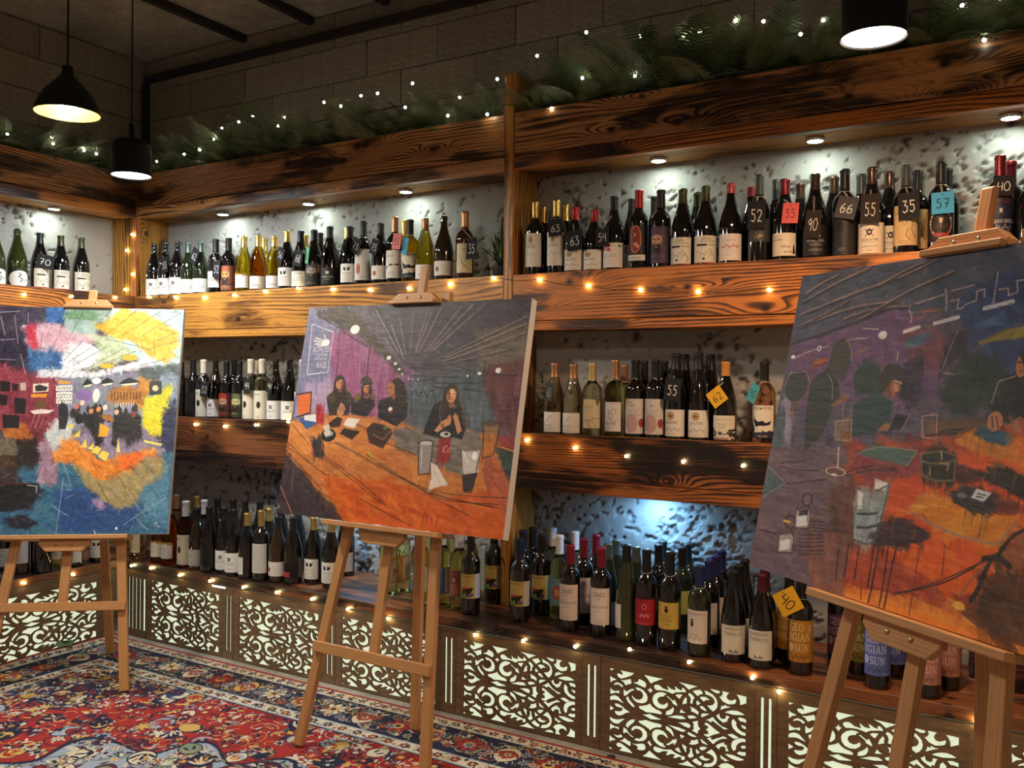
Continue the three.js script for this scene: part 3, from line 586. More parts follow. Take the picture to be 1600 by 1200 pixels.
for (let k = -1; k < 6; k++) {
  const x = 1.0172 + k * 0.6002;
  panel('fretwork_panel', fretGeo, FRET_W, NTH[k + 1] + ' backlit scrollwork panel from the corner under the back bench', 'scrollwork panels under the back bench', [x + 0.001, 0.002, BENCH_FRONT - 0.009], 0);
  panel('slat_panel', slatGeo, SLAT_W, NTH[k + 1] + ' narrow two-slot backlit panel from the corner under back bench', 'slotted panels under the back bench', [x + 0.6002 - 0.0682, 0.002, BENCH_FRONT - 0.009], 0);
}
panel('slat_panel', cornerGeo, 0.158, 'backlit panel with five slots in the bench corner', null, [0.257, 0.002, BENCH_FRONT - 0.009], 0);
for (let k = 0; k < 2; k++) {
  const z = 0.348 + k * 0.6002;
  panel('fretwork_panel', fretGeo, FRET_W, NTH[k] + ' backlit scrollwork panel from the corner under the left bench', 'scrollwork panels under the left bench', [BENCH_FRONT - 0.009, 0.002, z + FRET_W], Math.PI / 2);
  panel('slat_panel', slatGeo, SLAT_W, NTH[k] + ' narrow two-slot backlit panel from the corner under left bench', 'slotted panels under the left bench', [BENCH_FRONT - 0.009, 0.002, z - 0.001], Math.PI / 2);
}
{ // glowing bar added to stand for light leaking through the bench edge gap
  const t = thing('gap_light_leak', 'short glowing bar standing in for light leaking under the bench edge near corner', 'light leak', null, [0.92, 0.3175, BENCH_FRONT - 0.0035]);
  obj('leak_light_bar', new RoundedBoxGeometry(0.085, 0.007, 0.003, 1, 0.001), std({ color: lin(0.9, 0.9, 0.9), emissive: lin(1, 0.97, 0.88), emissiveIntensity: 5 }), t);
}
// ---------------------------------------------------------------- bottle labels (printed paper): one sheet, 8 x 8 fields
const FIELDS = {}; let fieldNo = 0;
const [labelCanvas, lc] = canvas(2048, 2048);
function design(name, base, draw) {
  const i = fieldNo++, x = (i % 8) * 256, y = Math.floor(i / 8) * 256; FIELDS[name] = i;
  lc.save(); lc.beginPath(); lc.rect(x, y, 256, 256); lc.clip(); lc.translate(x, y); lc.fillStyle = base; lc.fillRect(0, 0, 256, 256); reseed(900 + i); draw?.(lc); lc.restore();
}
const text = (c, s, x, y, px, col = '#2a2622', font = 'serif', align = 'center') => { c.fillStyle = col; c.font = px + 'px ' + font; c.textAlign = align; c.fillText(s, x, y); };
const poly = (c, pts, col, w) => { c.beginPath(); for (let i = 0; i < pts.length; i += 2) i ? c.lineTo(pts[i], pts[i + 1]) : c.moveTo(pts[0], pts[1]); if (w) { c.lineWidth = w; c.strokeStyle = col; c.stroke(); } else { c.closePath(); c.fillStyle = col; c.fill(); } };
const oval = (c, x, y, rx, ry, col, w) => { c.beginPath(); c.ellipse(x, y, rx, ry, 0, 0, 7); if (w) { c.lineWidth = w; c.strokeStyle = col; c.stroke(); } else { c.fillStyle = col; c.fill(); } };
const lines = (c, x, y, w, n, step, col = '#6a645c', h = 3) => { for (let i = 0; i < n; i++) { c.fillStyle = col; c.fillRect(x - w / 2 * rr(0.7, 1), y + i * step, w * rr(0.7, 1), h); } };
const script = (c, x, y, w, col, lw = 3) => { const p = []; for (let i = 0; i <= 24; i++) p.push(x + w * i / 24, y + Math.sin(i * 1.9) * 12 + Math.sin(i * 0.7) * 9); poly(c, p, col, lw); };
const crest = (c, x, y, k, col) => { poly(c, [x - 20 * k, y - 20 * k, x + 20 * k, y - 20 * k, x + 18 * k, y + 6 * k, x, y + 24 * k, x - 18 * k, y + 6 * k], col); poly(c, [x - 30 * k, y - 26 * k, x + 30 * k, y + 26 * k], col, 5 * k); poly(c, [x + 30 * k, y - 26 * k, x - 30 * k, y + 26 * k], col, 5 * k); oval(c, x, y - 4 * k, 9 * k, 9 * k, '#cfc8ba'); oval(c, x, y - 22 * k, 12 * k, 6 * k, col); };
const bearded = (c, skin, cap, ground, x = 96) => { c.fillStyle = ground; c.fillRect(0, 0, 256, 256); oval(c, x, 92, 62, 70, skin); poly(c, [x - 66, 70, x - 50, 16, x, 0, x + 52, 16, x + 66, 70, x, 56], cap); poly(c, [x - 50, 110, x - 20, 128, x, 122, x + 24, 128, x + 52, 108, x + 36, 176, x, 196, x - 34, 176], '#2c1c18'); poly(c, [x - 40, 84, x - 10, 92], '#1c1412', 8); poly(c, [x + 12, 92, x + 42, 84], '#1c1412', 8); poly(c, [x - 4, 90, x - 10, 124, x + 8, 126], '#00000055', 6); oval(c, x, 142, 14, 5, skin); };
design('crest', '#f4f2ee', (c) => { crest(c, 120, 92, 1, '#2c2a2a'); text(c, 'BEKAURI', 120, 152, 26); lines(c, 120, 162, 90, 1, 8); lines(c, 120, 196, 70, 3, 16); });
design('house', '#efece2', (c) => { text(c, 'SHUMI', 128, 50, 30, '#6a645a'); oval(c, 128, 150, 78, 44, '#7a7468', 4); for (let i = 0; i < 7; i++) poly(c, [70 + i * 18, 170, 84 + i * 16, 124 + (i % 3) * 10], '#5a544a', 4); lines(c, 128, 210, 120, 2, 14); });
design('squiggle', '#f6f4f2', (c) => { poly(c, [40, 60, 70, 110, 60, 150, 110, 100, 150, 150, 190, 96, 220, 130], '#201c1c', 9); poly(c, [60, 180, 130, 150, 200, 180], '#201c1c', 5); });
design('faceO', '#a8683c', (c) => { bearded(c, '#d99a5e', '#b4603a', '#7c4630', 124); c.fillStyle = '#3a2018'; c.fillRect(0, 182, 256, 14); text(c, 'SAPERAVI', 120, 232, 34, '#d8a068'); });
design('faceD', '#3a3230', (c) => { bearded(c, '#a89a90', '#544c4a', '#2a2422', 120); poly(c, [190, 20, 240, 30, 236, 120, 196, 110], '#b0764a'); text(c, 'TAVKVERI', 120, 236, 26, '#9a8a80'); });
design('faceP', '#45304c', (c) => { bearded(c, '#c9987a', '#5a3c58', '#40304a', 110); c.fillStyle = '#2c2034'; c.fillRect(0, 168, 256, 10); text(c, 'SAPERAVI', 124, 216, 34, '#7c5a80'); lines(c, 124, 230, 130, 2, 12, '#7c5a80'); });
design('faceR', '#4a2420', (c) => { bearded(c, '#d8a07c', '#b83a2a', '#5a2a22', 120); c.fillStyle = '#1c1412'; c.fillRect(0, 180, 256, 12); text(c, 'CHINURI', 110, 228, 32, '#c0462e'); });
design('faceG', '#2c2a20', (c) => { bearded(c, '#c8c48c', '#6a7048', '#38362a', 120); c.fillStyle = '#141410'; c.fillRect(0, 180, 256, 12); text(c, 'KISI', 100, 226, 32, '#9aa06a'); });
design('torn', '#f6f4ee', (c) => { poly(c, [0, 0, 256, 0, 256, 40, 190, 46, 150, 20, 100, 44, 40, 16, 0, 30], '#c09030'); text(c, 'Atenuri', 90, 110, 30, '#3a3630'); lines(c, 90, 140, 100, 4, 20); });
design('plain', '#f5f2ea', (c) => { script(c, 60, 180, 120, '#3a3630', 4); lines(c, 128, 216, 100, 2, 14); });
design('emblem', '#f4f1ea', (c) => { for (const k of [-1, 1]) { poly(c, [128 + k * 8, 90, 128 + k * 16, 40, 128 + k * 34, 60, 128 + k * 52, 36, 128 + k * 46, 84, 128 + k * 20, 100], '#1c1a1a'); } text(c, 'PHEASANT', 128, 140, 26, '#4a443c'); lines(c, 128, 156, 150, 5, 18, '#7a746a'); });
design('blackcrest', '#1a1817', (c) => { crest(c, 120, 80, 0.9, '#e8e4dc'); text(c, 'BEKAURI', 120, 150, 30, '#f0ece4'); lines(c, 120, 168, 110, 2, 14, '#b8b0a4'); });
design('drop', '#ddd8d2', (c) => { poly(c, [84, 110, 108, 140, 112, 180, 88, 214, 60, 190, 56, 150], '#b86a3c'); text(c, 'A', 130, 60, 28, '#6a625a'); lines(c, 128, 226, 90, 1, 10); lines(c, 190, 110, 60, 6, 14, '#a8a29a', 2); });
design('drop2', '#ece6de', (c) => { poly(c, [70, 90, 92, 120, 92, 160, 70, 190, 46, 166, 44, 122], '#a85434'); lines(c, 170, 70, 110, 8, 18, '#a8a098', 2); });
design('scribble', '#eee8de', (c) => { text(c, 'Rcheuli', 110, 60, 24, '#6a6258'); for (let i = 0; i < 6; i++) poly(c, [20, 150 + i * 5, 110, 140 - i * 3, 220, 120 + i * 4], '#2a2624', 3); lines(c, 128, 200, 120, 2, 16); });
design('petra', '#efe2cc', (c) => { text(c, 'VIENAS', 74, 36, 30, '#1c1a1a', 'sans-serif'); text(c, 'PETRA', 186, 36, 30, '#1c1a1a', 'sans-serif'); oval(c, 128, 26, 7, 7, '#1c1a1a'); poly(c, [30, 70, 60, 110, 100, 130, 140, 120, 170, 138, 226, 120, 210, 150, 160, 160, 110, 158, 70, 170, 40, 120], '#1a1a1e'); poly(c, [20, 120, 60, 190, 40, 230, 0, 230, 0, 110], '#20222c'); poly(c, [130, 190, 170, 210, 220, 190, 210, 220, 150, 226], '#1a1a1e'); poly(c, [0, 216, 256, 200, 256, 256, 0, 256], '#2c3044'); text(c, 'PINK PETRA', 140, 246, 18, '#efe2cc', 'sans-serif'); });
design('map', '#dccfae', (c) => { const p = []; for (let i = 0; i < 18; i++) p.push(60 + i * 7 + rr(-14, 14), 110 + i * 7 + rr(-10, 10)); poly(c, p, '#3a3024', 4); poly(c, [40, 190, 90, 150, 120, 200, 200, 170], '#5a4a38', 3); text(c, 'IAGO', 128, 60, 26, '#6a5a44'); });
design('dolidzeT', '#e9e2d6', (c) => { oval(c, 100, 50, 32, 32, '#a87c34'); oval(c, 100, 50, 20, 20, '#e9e2d6', 5); poly(c, [84, 52, 116, 52], '#5a3c14', 6); text(c, 'DOLIDZE', 104, 110, 28, '#2a241c'); script(c, 30, 164, 170, '#6a625a', 2); lines(c, 110, 200, 130, 3, 16, '#8a8278', 2); });
design('dolidze', '#ece5d8', (c) => { oval(c, 92, 60, 40, 38, '#a87c34'); oval(c, 92, 60, 26, 24, '#ece5d8', 5); poly(c, [66, 62, 118, 62], '#5a3c14', 6); text(c, 'DOLIDZE', 100, 134, 32, '#2a241c'); script(c, 20, 190, 180, '#6a625a', 3); lines(c, 110, 226, 130, 2, 14, '#8a8278', 2); });
design('oloti', '#efe6dc', (c) => { for (let i = 0; i < 14; i++) oval(c, 70 + rr(-50, 60), 56 + rr(-34, 34), rr(8, 18), rr(8, 16), pick(['#c43a4a', '#d85a60', '#a82c3c', '#e08a8a'])); text(c, 'KOLOTI', 100, 150, 44, '#b8a898'); lines(c, 110, 180, 120, 3, 18, '#a89a8c', 2); c.fillStyle = '#5a7a4a'; c.fillRect(196, 24, 40, 20); });
design('medal', '#0c0a0a', (c) => { oval(c, 128, 96, 70, 94, '#8a3a24'); oval(c, 128, 96, 70, 94, '#d8926a', 8); for (let i = 0; i < 9; i++) oval(c, 128 + rr(-30, 30), 96 + rr(-50, 50), rr(8, 20), rr(8, 18), pick(['#c87a4a', '#5a1a14', '#e0a880'])); c.fillStyle = '#ece6dc'; c.fillRect(0, 206, 256, 40); text(c, 'MUKUZANI', 128, 236, 26, '#4a443c'); });
design('natural', '#e6ddc8', (c) => { script(c, 90, 30, 90, '#7a7264', 3); text(c, 'Licenced 2019', 150, 62, 20, '#3a342c'); c.fillStyle = '#1a1816'; c.fillRect(40, 78, 100, 18); text(c, 'natural', 190, 94, 26, '#3a342c'); for (let i = 0; i < 4; i++) poly(c, [30 + i * 40, 200, 50 + i * 46, 140 + (i % 2) * 20, 90 + i * 40, 180], '#5a5246', 3); poly(c, [160, 120, 220, 200, 200, 230], '#4a443a', 5); oval(c, 110, 214, 14, 9, '#1a1816'); c.fillStyle = '#a82c30'; c.fillRect(0, 246, 256, 10); });
design('script', '#ecdcd2', (c) => { text(c, 'Saperavi', 128, 70, 22, '#9a8a80'); script(c, 40, 120, 180, '#a83a40', 5); lines(c, 128, 150, 100, 4, 20, '#a89a90', 2); });
design('dark52', '#3c3a3a', (c) => { for (let i = 0; i < 26; i++) oval(c, 110 + rr(-44, 50), 190 + rr(-30, 30), rr(3, 10), rr(3, 8), pick(['#b08a5a', '#8a6a44', '#d0a878'])); });
design('wolf', '#e8d8bc', (c) => { text(c, 'Saperavi', 60, 40, 18, '#8a7a64'); script(c, 30, 76, 90, '#6a5c4a', 3); text(c, 'Wine', 150, 166, 36, '#1c1814', 'sans-serif'); text(c, 'Wolf', 170, 226, 36, '#1c1814', 'sans-serif'); poly(c, [226, 120, 236, 160, 244, 230, 214, 230, 218, 160], '#1c1814'); });
design('black2', '#1c1918', (c) => { poly(c, [120, 60, 140, 40, 146, 80, 170, 90, 130, 110], '#c8beb0'); text(c, 'MUKUZANI', 128, 140, 28, '#c8beb0'); lines(c, 128, 156, 120, 2, 12, '#a89c8c'); text(c, 'SAPERAVI', 128, 216, 24, '#b0a494'); });
design('blackdot', '#24221f', (c) => { oval(c, 90, 90, 34, 34, '#0a0908'); lines(c, 90, 214, 60, 2, 12, '#8a847c'); });
design('bekauri', '#ead6bc', (c) => { crest(c, 128, 84, 1.1, '#2c2420'); text(c, 'BEKAURI', 128, 152, 30, '#2c2420'); lines(c, 128, 162, 130, 1, 8); text(c, 'SAPERAVI', 128, 204, 26, '#6a5c50'); lines(c, 128, 220, 50, 2, 10); });
design('tan', '#d6b27c', (c) => { text(c, 'IGRISHI', 70, 60, 26, '#8a6a3c'); poly(c, [130, 110, 170, 90, 200, 120, 180, 150, 210, 200, 230, 190], '#3a2c1c', 4); poly(c, [150, 150, 130, 190, 170, 220], '#3a2c1c', 4); oval(c, 120, 110, 16, 14, '#3a2c1c', 3); lines(c, 110, 226, 90, 2, 12, '#8a6a3c'); });
design('vine', '#241e1c', (c) => { oval(c, 128, 120, 92, 92, '#8a7464', 3); for (let i = 0; i < 30; i++) { const a = i / 30 * 6.28; if (a > 0.9 && a < 2.2) continue; oval(c, 128 + 92 * Math.cos(a), 120 + 92 * Math.sin(a), 9, 9, pick(['#b86a5a', '#a8a08a', '#d8c8b0'])); } poly(c, [112, 80, 144, 80, 138, 116, 118, 116], '#d8b8a0'); poly(c, [128, 116, 128, 150], '#d8b8a0', 4); for (const k of [-1, 1]) oval(c, 128 + k * 40, 140, 26, 18, '#3a302c'); poly(c, [60, 190, 200, 190, 186, 216, 72, 216], '#a83a34'); });
design('navy', '#1e2238', (c) => { for (let i = 0; i < 30; i++) oval(c, rr(10, 246), rr(8, 40), rr(6, 16), rr(4, 9), '#5a2434'); crest(c, 118, 80, 0.6, '#b8b4c0'); text(c, 'SAPERAVI MUSCAT', 128, 150, 27, '#e8e4ea'); script(c, 50, 176, 150, '#c8c4d0', 3); lines(c, 128, 200, 120, 3, 12, '#9a98a8', 2); for (let i = 0; i < 14; i++) oval(c, rr(10, 246), rr(236, 256), rr(5, 12), 6, '#5a2434'); });
design('dot', '#efe8d4', (c) => { text(c, 'MTEVANI', 70, 44, 22, '#1c1a16', 'sans-serif'); oval(c, 100, 128, 30, 30, '#26221a'); oval(c, 100, 128, 16, 16, '#4a4430', 3); lines(c, 90, 226, 40, 2, 10); });
design('darktext', '#1a1818', (c) => { lines(c, 90, 90, 90, 8, 16, '#4a4644', 3); });
design('sprig', '#ece4dc', (c) => { for (let i = 0; i < 40; i++) { const a = rnd(); poly(c, [70 + a * 70, 120 - a * 80, 76 + a * 70 + rr(-24, 24), 118 - a * 80 + rr(-18, 18)], '#a89c88', 2); } text(c, 'Tavkveri', 100, 176, 24, '#6a5c4c'); lines(c, 110, 196, 120, 3, 14, '#a09488', 2); });
design('glas', '#e2d2ac', (c) => { text(c, 'GLAS', 100, 80, 44, '#9a8660'); lines(c, 90, 96, 110, 1, 8, '#9a8660'); poly(c, [20, 170, 60, 190, 90, 180, 120, 200, 150, 160, 200, 176, 240, 160], '#3a3020', 4); poly(c, [100, 190, 90, 230, 130, 246], '#3a3020', 4); poly(c, [150, 180, 180, 230, 160, 246], '#3a3020', 4); });
design('figure', '#e6e0da', (c) => { c.strokeStyle = '#9a928a'; c.lineWidth = 3; c.strokeRect(24, 20, 190, 140); poly(c, [120, 40, 140, 60, 130, 90, 150, 120, 120, 150, 90, 130, 110, 100, 96, 70], '#4a443e', 5); poly(c, [60, 60, 100, 90, 60, 130], '#5a544c', 4); poly(c, [150, 70, 190, 60, 176, 110], '#5a544c', 4); text(c, 'Vepo Fest', 110, 196, 34, '#2a2622'); lines(c, 90, 216, 60, 2, 12); });
design('circle', '#dcd2cc', (c) => { oval(c, 90, 180, 70, 66, '#c9a8a0'); oval(c, 200, 176, 34, 32, '#a8484a'); poly(c, [60, 30, 90, 20, 100, 50, 70, 56], '#7a6e68', 3); text(c, 'Sero', 110, 58, 22, '#6a5e58'); lines(c, 100, 78, 150, 4, 14, '#a09490', 3); poly(c, [214, 200, 250, 240], '#a8484a', 3); });
design('lodge', '#e8dcc8', (c) => { text(c, 'L\u2019HIRONDELLE', 128, 52, 24, '#b08a54'); text(c, 'Fiesta', 128, 100, 26, '#8a6c48'); lines(c, 128, 116, 60, 2, 14); for (let i = 0; i < 60; i++) { const s = rnd() < 0.5; oval(c, s ? rr(-10, 60) : rr(196, 266), rr(140, 250), rr(8, 20), rr(5, 12), '#16140f'); } for (let i = 0; i < 24; i++) oval(c, rr(50, 210), rr(174, 200), rr(4, 12), rr(3, 8), '#1c1a14'); c.fillStyle = '#b88a6a'; c.fillRect(60, 232, 130, 24); });
design('grey', '#dcdcda', (c) => { text(c, 'Teliani', 60, 40, 24, '#5a5a58', 'serif', 'left'); lines(c, 90, 80, 120, 3, 16, '#4a4a48', 4); lines(c, 90, 150, 130, 5, 18, '#9a9a98', 2); });
design('textback', '#d8d8d4', (c) => { lines(c, 128, 30, 150, 14, 15, '#a0a09c', 3); });
design('redsmall', '#0c0a0a', (c) => { c.fillStyle = '#b03038'; c.fillRect(0, 150, 150, 90); lines(c, 76, 176, 100, 3, 18, '#d8787a', 3); });
design('oval', '#1c1f10', (c) => { oval(c, 128, 150, 124, 116, '#e2e0d8'); poly(c, [110, 70, 140, 90, 110, 120, 150, 150, 130, 200], '#3a3850', 10); text(c, 'PINO', 196, 176, 30, '#3a3850'); });
design('tancross', '#b88a44', (c) => { oval(c, 96, 130, 60, 90, '#c8a060'); poly(c, [96, 50, 96, 210], '#4a2c10', 9); poly(c, [50, 110, 142, 110], '#4a2c10', 9); for (let i = 0; i < 14; i++) oval(c, 96 + rr(-46, 46), 140 + rr(-70, 60), 6, 6, '#6a3c14'); c.fillStyle = '#d8d4c4'; c.fillRect(176, 20, 80, 220); lines(c, 216, 40, 60, 12, 15, '#8a8478', 3); });
design('floral', '#4a7478', (c) => { for (let i = 0; i < 24; i++) oval(c, rr(20, 170), rr(40, 230), rr(8, 18), rr(6, 16), pick(['#c87a90', '#7a9a6a', '#d8b0b8', '#3a5a60'])); c.fillStyle = '#c8d0c8'; c.fillRect(190, 10, 66, 236); });
design('animal', '#3c5c84', (c) => { text(c, 'MARIONNET', 90, 40, 24, '#d8d8d0', 'sans-serif'); poly(c, [90, 90, 120, 80, 136, 110, 120, 150, 136, 210, 96, 220, 80, 160], '#c8ccd0'); oval(c, 118, 92, 18, 16, '#e0e0e0'); c.fillStyle = '#c8ccd0'; c.fillRect(190, 10, 66, 236); lines(c, 223, 30, 50, 12, 16, '#8a8e94', 3); });
design('pinkfig', '#b06a5e', (c) => { text(c, 'ROSE MARY', 90, 34, 24, '#3a1c18', 'sans-serif'); oval(c, 90, 92, 38, 42, '#7a3c30'); oval(c, 90, 96, 22, 28, '#d8a890'); poly(c, [60, 130, 120, 130, 136, 226, 46, 226], '#c88a7a'); c.fillStyle = '#d0b8ac'; c.fillRect(190, 10, 66, 236); lines(c, 223, 30, 50, 12, 16, '#9a8278', 3); });
design('sheep', '#c8b060', (c) => { text(c, 'DANIEL ZIMMER', 90, 34, 22, '#1c1810', 'sans-serif'); text(c, '1,', 34, 112, 40, '#2a2416'); poly(c, [30, 150, 90, 136, 140, 150, 136, 176, 60, 184], '#c0502c'); poly(c, [60, 176, 150, 140, 176, 150, 150, 190, 140, 236, 110, 236, 100, 196, 70, 220, 50, 200], '#20241c'); poly(c, [20, 220, 90, 200, 110, 256, 10, 256], '#5a8a3c'); oval(c, 150, 216, 26, 22, '#6a5a8a'); c.fillStyle = '#d4d6dc'; c.fillRect(190, 0, 66, 256); lines(c, 223, 20, 52, 14, 16, '#8a8c98', 4); });
design('teal', '#7aa0a8', (c) => { oval(c, 150, 130, 54, 64, '#b85a44'); oval(c, 150, 130, 30, 40, '#d8a08a'); text(c, 'orange', 80, 40, 26, '#2c4a54'); });
design('cholti', '#ecdcd2', (c) => { text(c, 'CholTi', 128, 62, 42, '#2a2420'); lines(c, 128, 76, 50, 1, 6); text(c, 'SAPERAVI QVEVRI', 128, 140, 25, '#7a6c64'); lines(c, 128, 160, 110, 1, 6, '#a89a90', 2); text(c, '\u25b2\u2666', 128, 212, 30, '#1c1814'); lines(c, 128, 228, 110, 3, 9, '#b0a298', 2); });
design('whiteside', '#e6e2d8', (c) => { poly(c, [20, 40, 60, 60, 30, 90], '#8a6a4a'); lines(c, 60, 120, 90, 5, 20, '#6a645c', 3); });
design('redlabel', '#a81c2c', (c) => { c.fillStyle = '#2a1416'; c.fillRect(0, 0, 256, 26); oval(c, 128, 92, 20, 22, '#d8a0a0', 5); poly(c, [128, 56, 128, 72], '#d8a0a0', 5); script(c, 80, 168, 100, '#e8c8c8', 3); lines(c, 128, 236, 110, 1, 6, '#d8a0a0', 2); });
design('tvishi', '#d6b454', (c) => { c.fillStyle = '#2a1c10'; c.fillRect(0, 0, 256, 24); oval(c, 128, 92, 18, 22, '#2a2010'); poly(c, [106, 56, 150, 56, 128, 74], '#2a2010'); text(c, 'TVISHI', 128, 156, 40, '#8a6c28'); script(c, 80, 176, 100, '#6a5220', 3); text(c, 'White', 128, 222, 26, '#6a5220'); lines(c, 128, 236, 170, 1, 6, '#6a5220', 2); });
design('lime', '#b8b860', (c) => { c.fillStyle = '#1c1c10'; c.fillRect(0, 0, 256, 20); text(c, 'TVISHI', 60, 156, 36, '#6a6a28'); lines(c, 100, 180, 110, 3, 16, '#7a7a38'); });
design('kind', '#e6d8cc', (c) => { text(c, 'KINDZMARAULI', 128, 40, 27, '#8a7c72'); oval(c, 90, 106, 18, 24, '#2a2220'); poly(c, [70, 70, 112, 70, 90, 90], '#2a2220'); lines(c, 120, 160, 150, 1, 8, '#a89a90'); text(c, 'Marani', 110, 196, 26, '#7a6c62'); script(c, 40, 214, 150, '#6a5e56', 3); });
design('vardzia', '#ece4d4', (c) => { text(c, 'VARDZIA', 128, 46, 42, '#3a342c', 'sans-serif'); text(c, 'TERRACES', 128, 92, 40, '#3a342c', 'sans-serif'); c.strokeStyle = '#b8ae9c'; c.lineWidth = 2; c.strokeRect(24, 104, 208, 146); for (let i = 0; i < 5; i++) poly(c, [92 + i * 16, 240, 96 + i * 16, 214 + (i % 3) * 8, 104 + i * 16, 240], '#3a342c', 5); });
const sun = (name, ground, ink) => design(name, ground, (c) => { text(c, 'GEO', 20, 66, 62, ink, 'serif', 'left'); lines(c, 206, 30, 60, 5, 10, ink, 3); text(c, 'RGIAN', 8, 126, 62, ink, 'serif', 'left'); oval(c, 36, 166, 24, 24, ink); oval(c, 36, 166, 12, 12, ground, 4); text(c, 'SUN', 70, 190, 62, ink, 'serif', 'left'); script(c, 50, 222, 120, '#3a2a14', 3); lines(c, 200, 240, 60, 1, 6, ink, 2); });
sun('geoY', '#c08428', '#f0dcae'); sun('geoO', '#6e6420', '#c8c088'); sun('geoB', '#5c6cb4', '#ccd0ec'); sun('geoP', '#b87a6e', '#e8c4b8'); sun('geoV', '#4a2c44', '#a88aa0');
design('darkred', '#4a2420', (c) => { for (let i = 0; i < 12; i++) { c.fillStyle = i % 2 ? '#3a1a18' : '#6a3630'; c.fillRect(0, i * 22, 256, 10); } });
design('dotw', '#d8d4d8', (c) => { oval(c, 100, 50, 30, 30, '#8a7a54'); text(c, 'Jgali', 110, 110, 28, '#3a3430'); lines(c, 110, 140, 110, 5, 20, '#9a94a0', 2); });
const labelTex = canvasTexture(labelCanvas), labelMat = std({ map: labelTex, roughness: 0.55 });

// ---------------------------------------------------------------- bottles
// profile rows: radius, height (m); each kind drawn at 0.30 m tall
const PROFILES = {
  bo: [[0, 0.012], [0.02, 0.006], [0.030, 0], [0.0352, 0.001], [0.0372, 0.005], [0.0375, 0.012], [0.0375, 0.178], [0.0368, 0.190], [0.034, 0.201], [0.0285, 0.211], [0.021, 0.219], [0.0165, 0.227], [0.0148, 0.238], [0.0143, 0.286], [0.0158, 0.287], [0.0158, 0.296], [0.014, 0.300], [0, 0.300]],
  bu: [[0, 0.012], [0.02, 0.006], [0.033, 0], [0.038, 0.001], [0.0398, 0.005], [0.040, 0.012], [0.040, 0.135], [0.0392, 0.150], [0.0368, 0.168], [0.032, 0.190], [0.0265, 0.208], [0.021, 0.226], [0.017, 0.244], [0.0148, 0.258], [0.0142, 0.286], [0.0158, 0.287], [0.0158, 0.296], [0.014, 0.300], [0, 0.300]],
  fl: [[0, 0.008], [0.02, 0.004], [0.032, 0], [0.0365, 0.002], [0.0375, 0.008], [0.0375, 0.125], [0.0362, 0.148], [0.032, 0.178], [0.0265, 0.206], [0.0215, 0.232], [0.017, 0.256], [0.0148, 0.272], [0.0143, 0.286], [0.0156, 0.287], [0.0156, 0.296], [0.014, 0.300], [0, 0.300]],
  sp: [[0, 0.016], [0.02, 0.010], [0.036, 0], [0.042, 0.001], [0.044, 0.006], [0.044, 0.120], [0.0432, 0.138], [0.0395, 0.162], [0.033, 0.188], [0.026, 0.212], [0.020, 0.236], [0.0165, 0.258], [0.0152, 0.276], [0.0172, 0.278], [0.0172, 0.290], [0.015, 0.300], [0, 0.300]],
};
const lathe = (rows, n = 28) => { const g = new THREE.LatheGeometry(rows.map(([r, y]) => new THREE.Vector2(Math.max(r, 1e-5), y)), n); g.computeVertexNormals(); return g; };
const radiusAt = (kind, y) => { const p = PROFILES[kind]; for (let i = 3; i + 1 < p.length; i++) if (y >= p[i][1] && y <= p[i + 1][1] && p[i + 1][1] > p[i][1]) return p[i][0] + (p[i + 1][0] - p[i][0]) * (y - p[i][1]) / (p[i + 1][1] - p[i][1]); return 0.0145; };
const bottleGeo = {}; for (const k in PROFILES) bottleGeo[k] = lathe(PROFILES[k]);
const glassy = (r, g, b) => phys({ color: lin(r, g, b), roughness: 0.07, clearcoat: 1, clearcoatRoughness: 0.03, ior: 1.5 });
const seeThrough = (r, g, b, d, k = 0.02) => phys({ color: lin(1, 1, 1), transmission: 1, roughness: 0.02, ior: 1.36, thickness: 0.06, attenuationColor: lin(r, g, b), attenuationDistance: d });
const GLASS = { dark: glassy(0.006, 0.005, 0.005), olive: glassy(0.030, 0.036, 0.008), green: glassy(0.016, 0.022, 0.009), brown: glassy(0.030, 0.017, 0.007), red: glassy(0.045, 0.012, 0.006), yellow: seeThrough(0.80, 0.62, 0.06, 0.045), amber: seeThrough(0.75, 0.36, 0.06, 0.045), clear: seeThrough(0.80, 0.74, 0.56, 0.05), pale: seeThrough(0.84, 0.81, 0.42, 0.05), rose: seeThrough(0.80, 0.50, 0.32, 0.05) };
const GLASS_WORDS = { dark: 'dark', olive: 'olive green', green: 'dark green', brown: 'brown', red: 'red-brown', yellow: 'yellow', amber: 'amber', clear: 'clear', pale: 'pale yellow', rose: 'pink' };
const foil = (r, g, b, m = 0.5, ro = 0.35) => std({ color: lin(r, g, b), roughness: ro, metalness: m });
const CAPS = { black: foil(0.012, 0.011, 0.011, 0.1, 0.4), gold: foil(0.72, 0.50, 0.16, 0.9, 0.3), goldprint: foil(0.66, 0.52, 0.20, 0.6, 0.4), copper: foil(0.60, 0.32, 0.17, 0.8, 0.35), red: foil(0.42, 0.03, 0.03, 0.4), redwax: foil(0.48, 0.05, 0.05, 0, 0.3), wine: foil(0.22, 0.015, 0.025, 0.4), maroon: foil(0.09, 0.012, 0.018, 0.2), cherry: foil(0.30, 0.02, 0.035, 0.5), sage: foil(0.10, 0.14, 0.12, 0.4), slate: foil(0.07, 0.075, 0.075, 0.3), olive: foil(0.06, 0.06, 0.015, 0.2), bronze: foil(0.09, 0.05, 0.035, 0.5, 0.25), cream: foil(0.78, 0.72, 0.56, 0), white: foil(0.80, 0.80, 0.78, 0), navy: foil(0.03, 0.035, 0.13, 0.3), navyblack: foil(0.02, 0.024, 0.05, 0.3), orangewax: foil(0.60, 0.27, 0.06, 0, 0.25) };
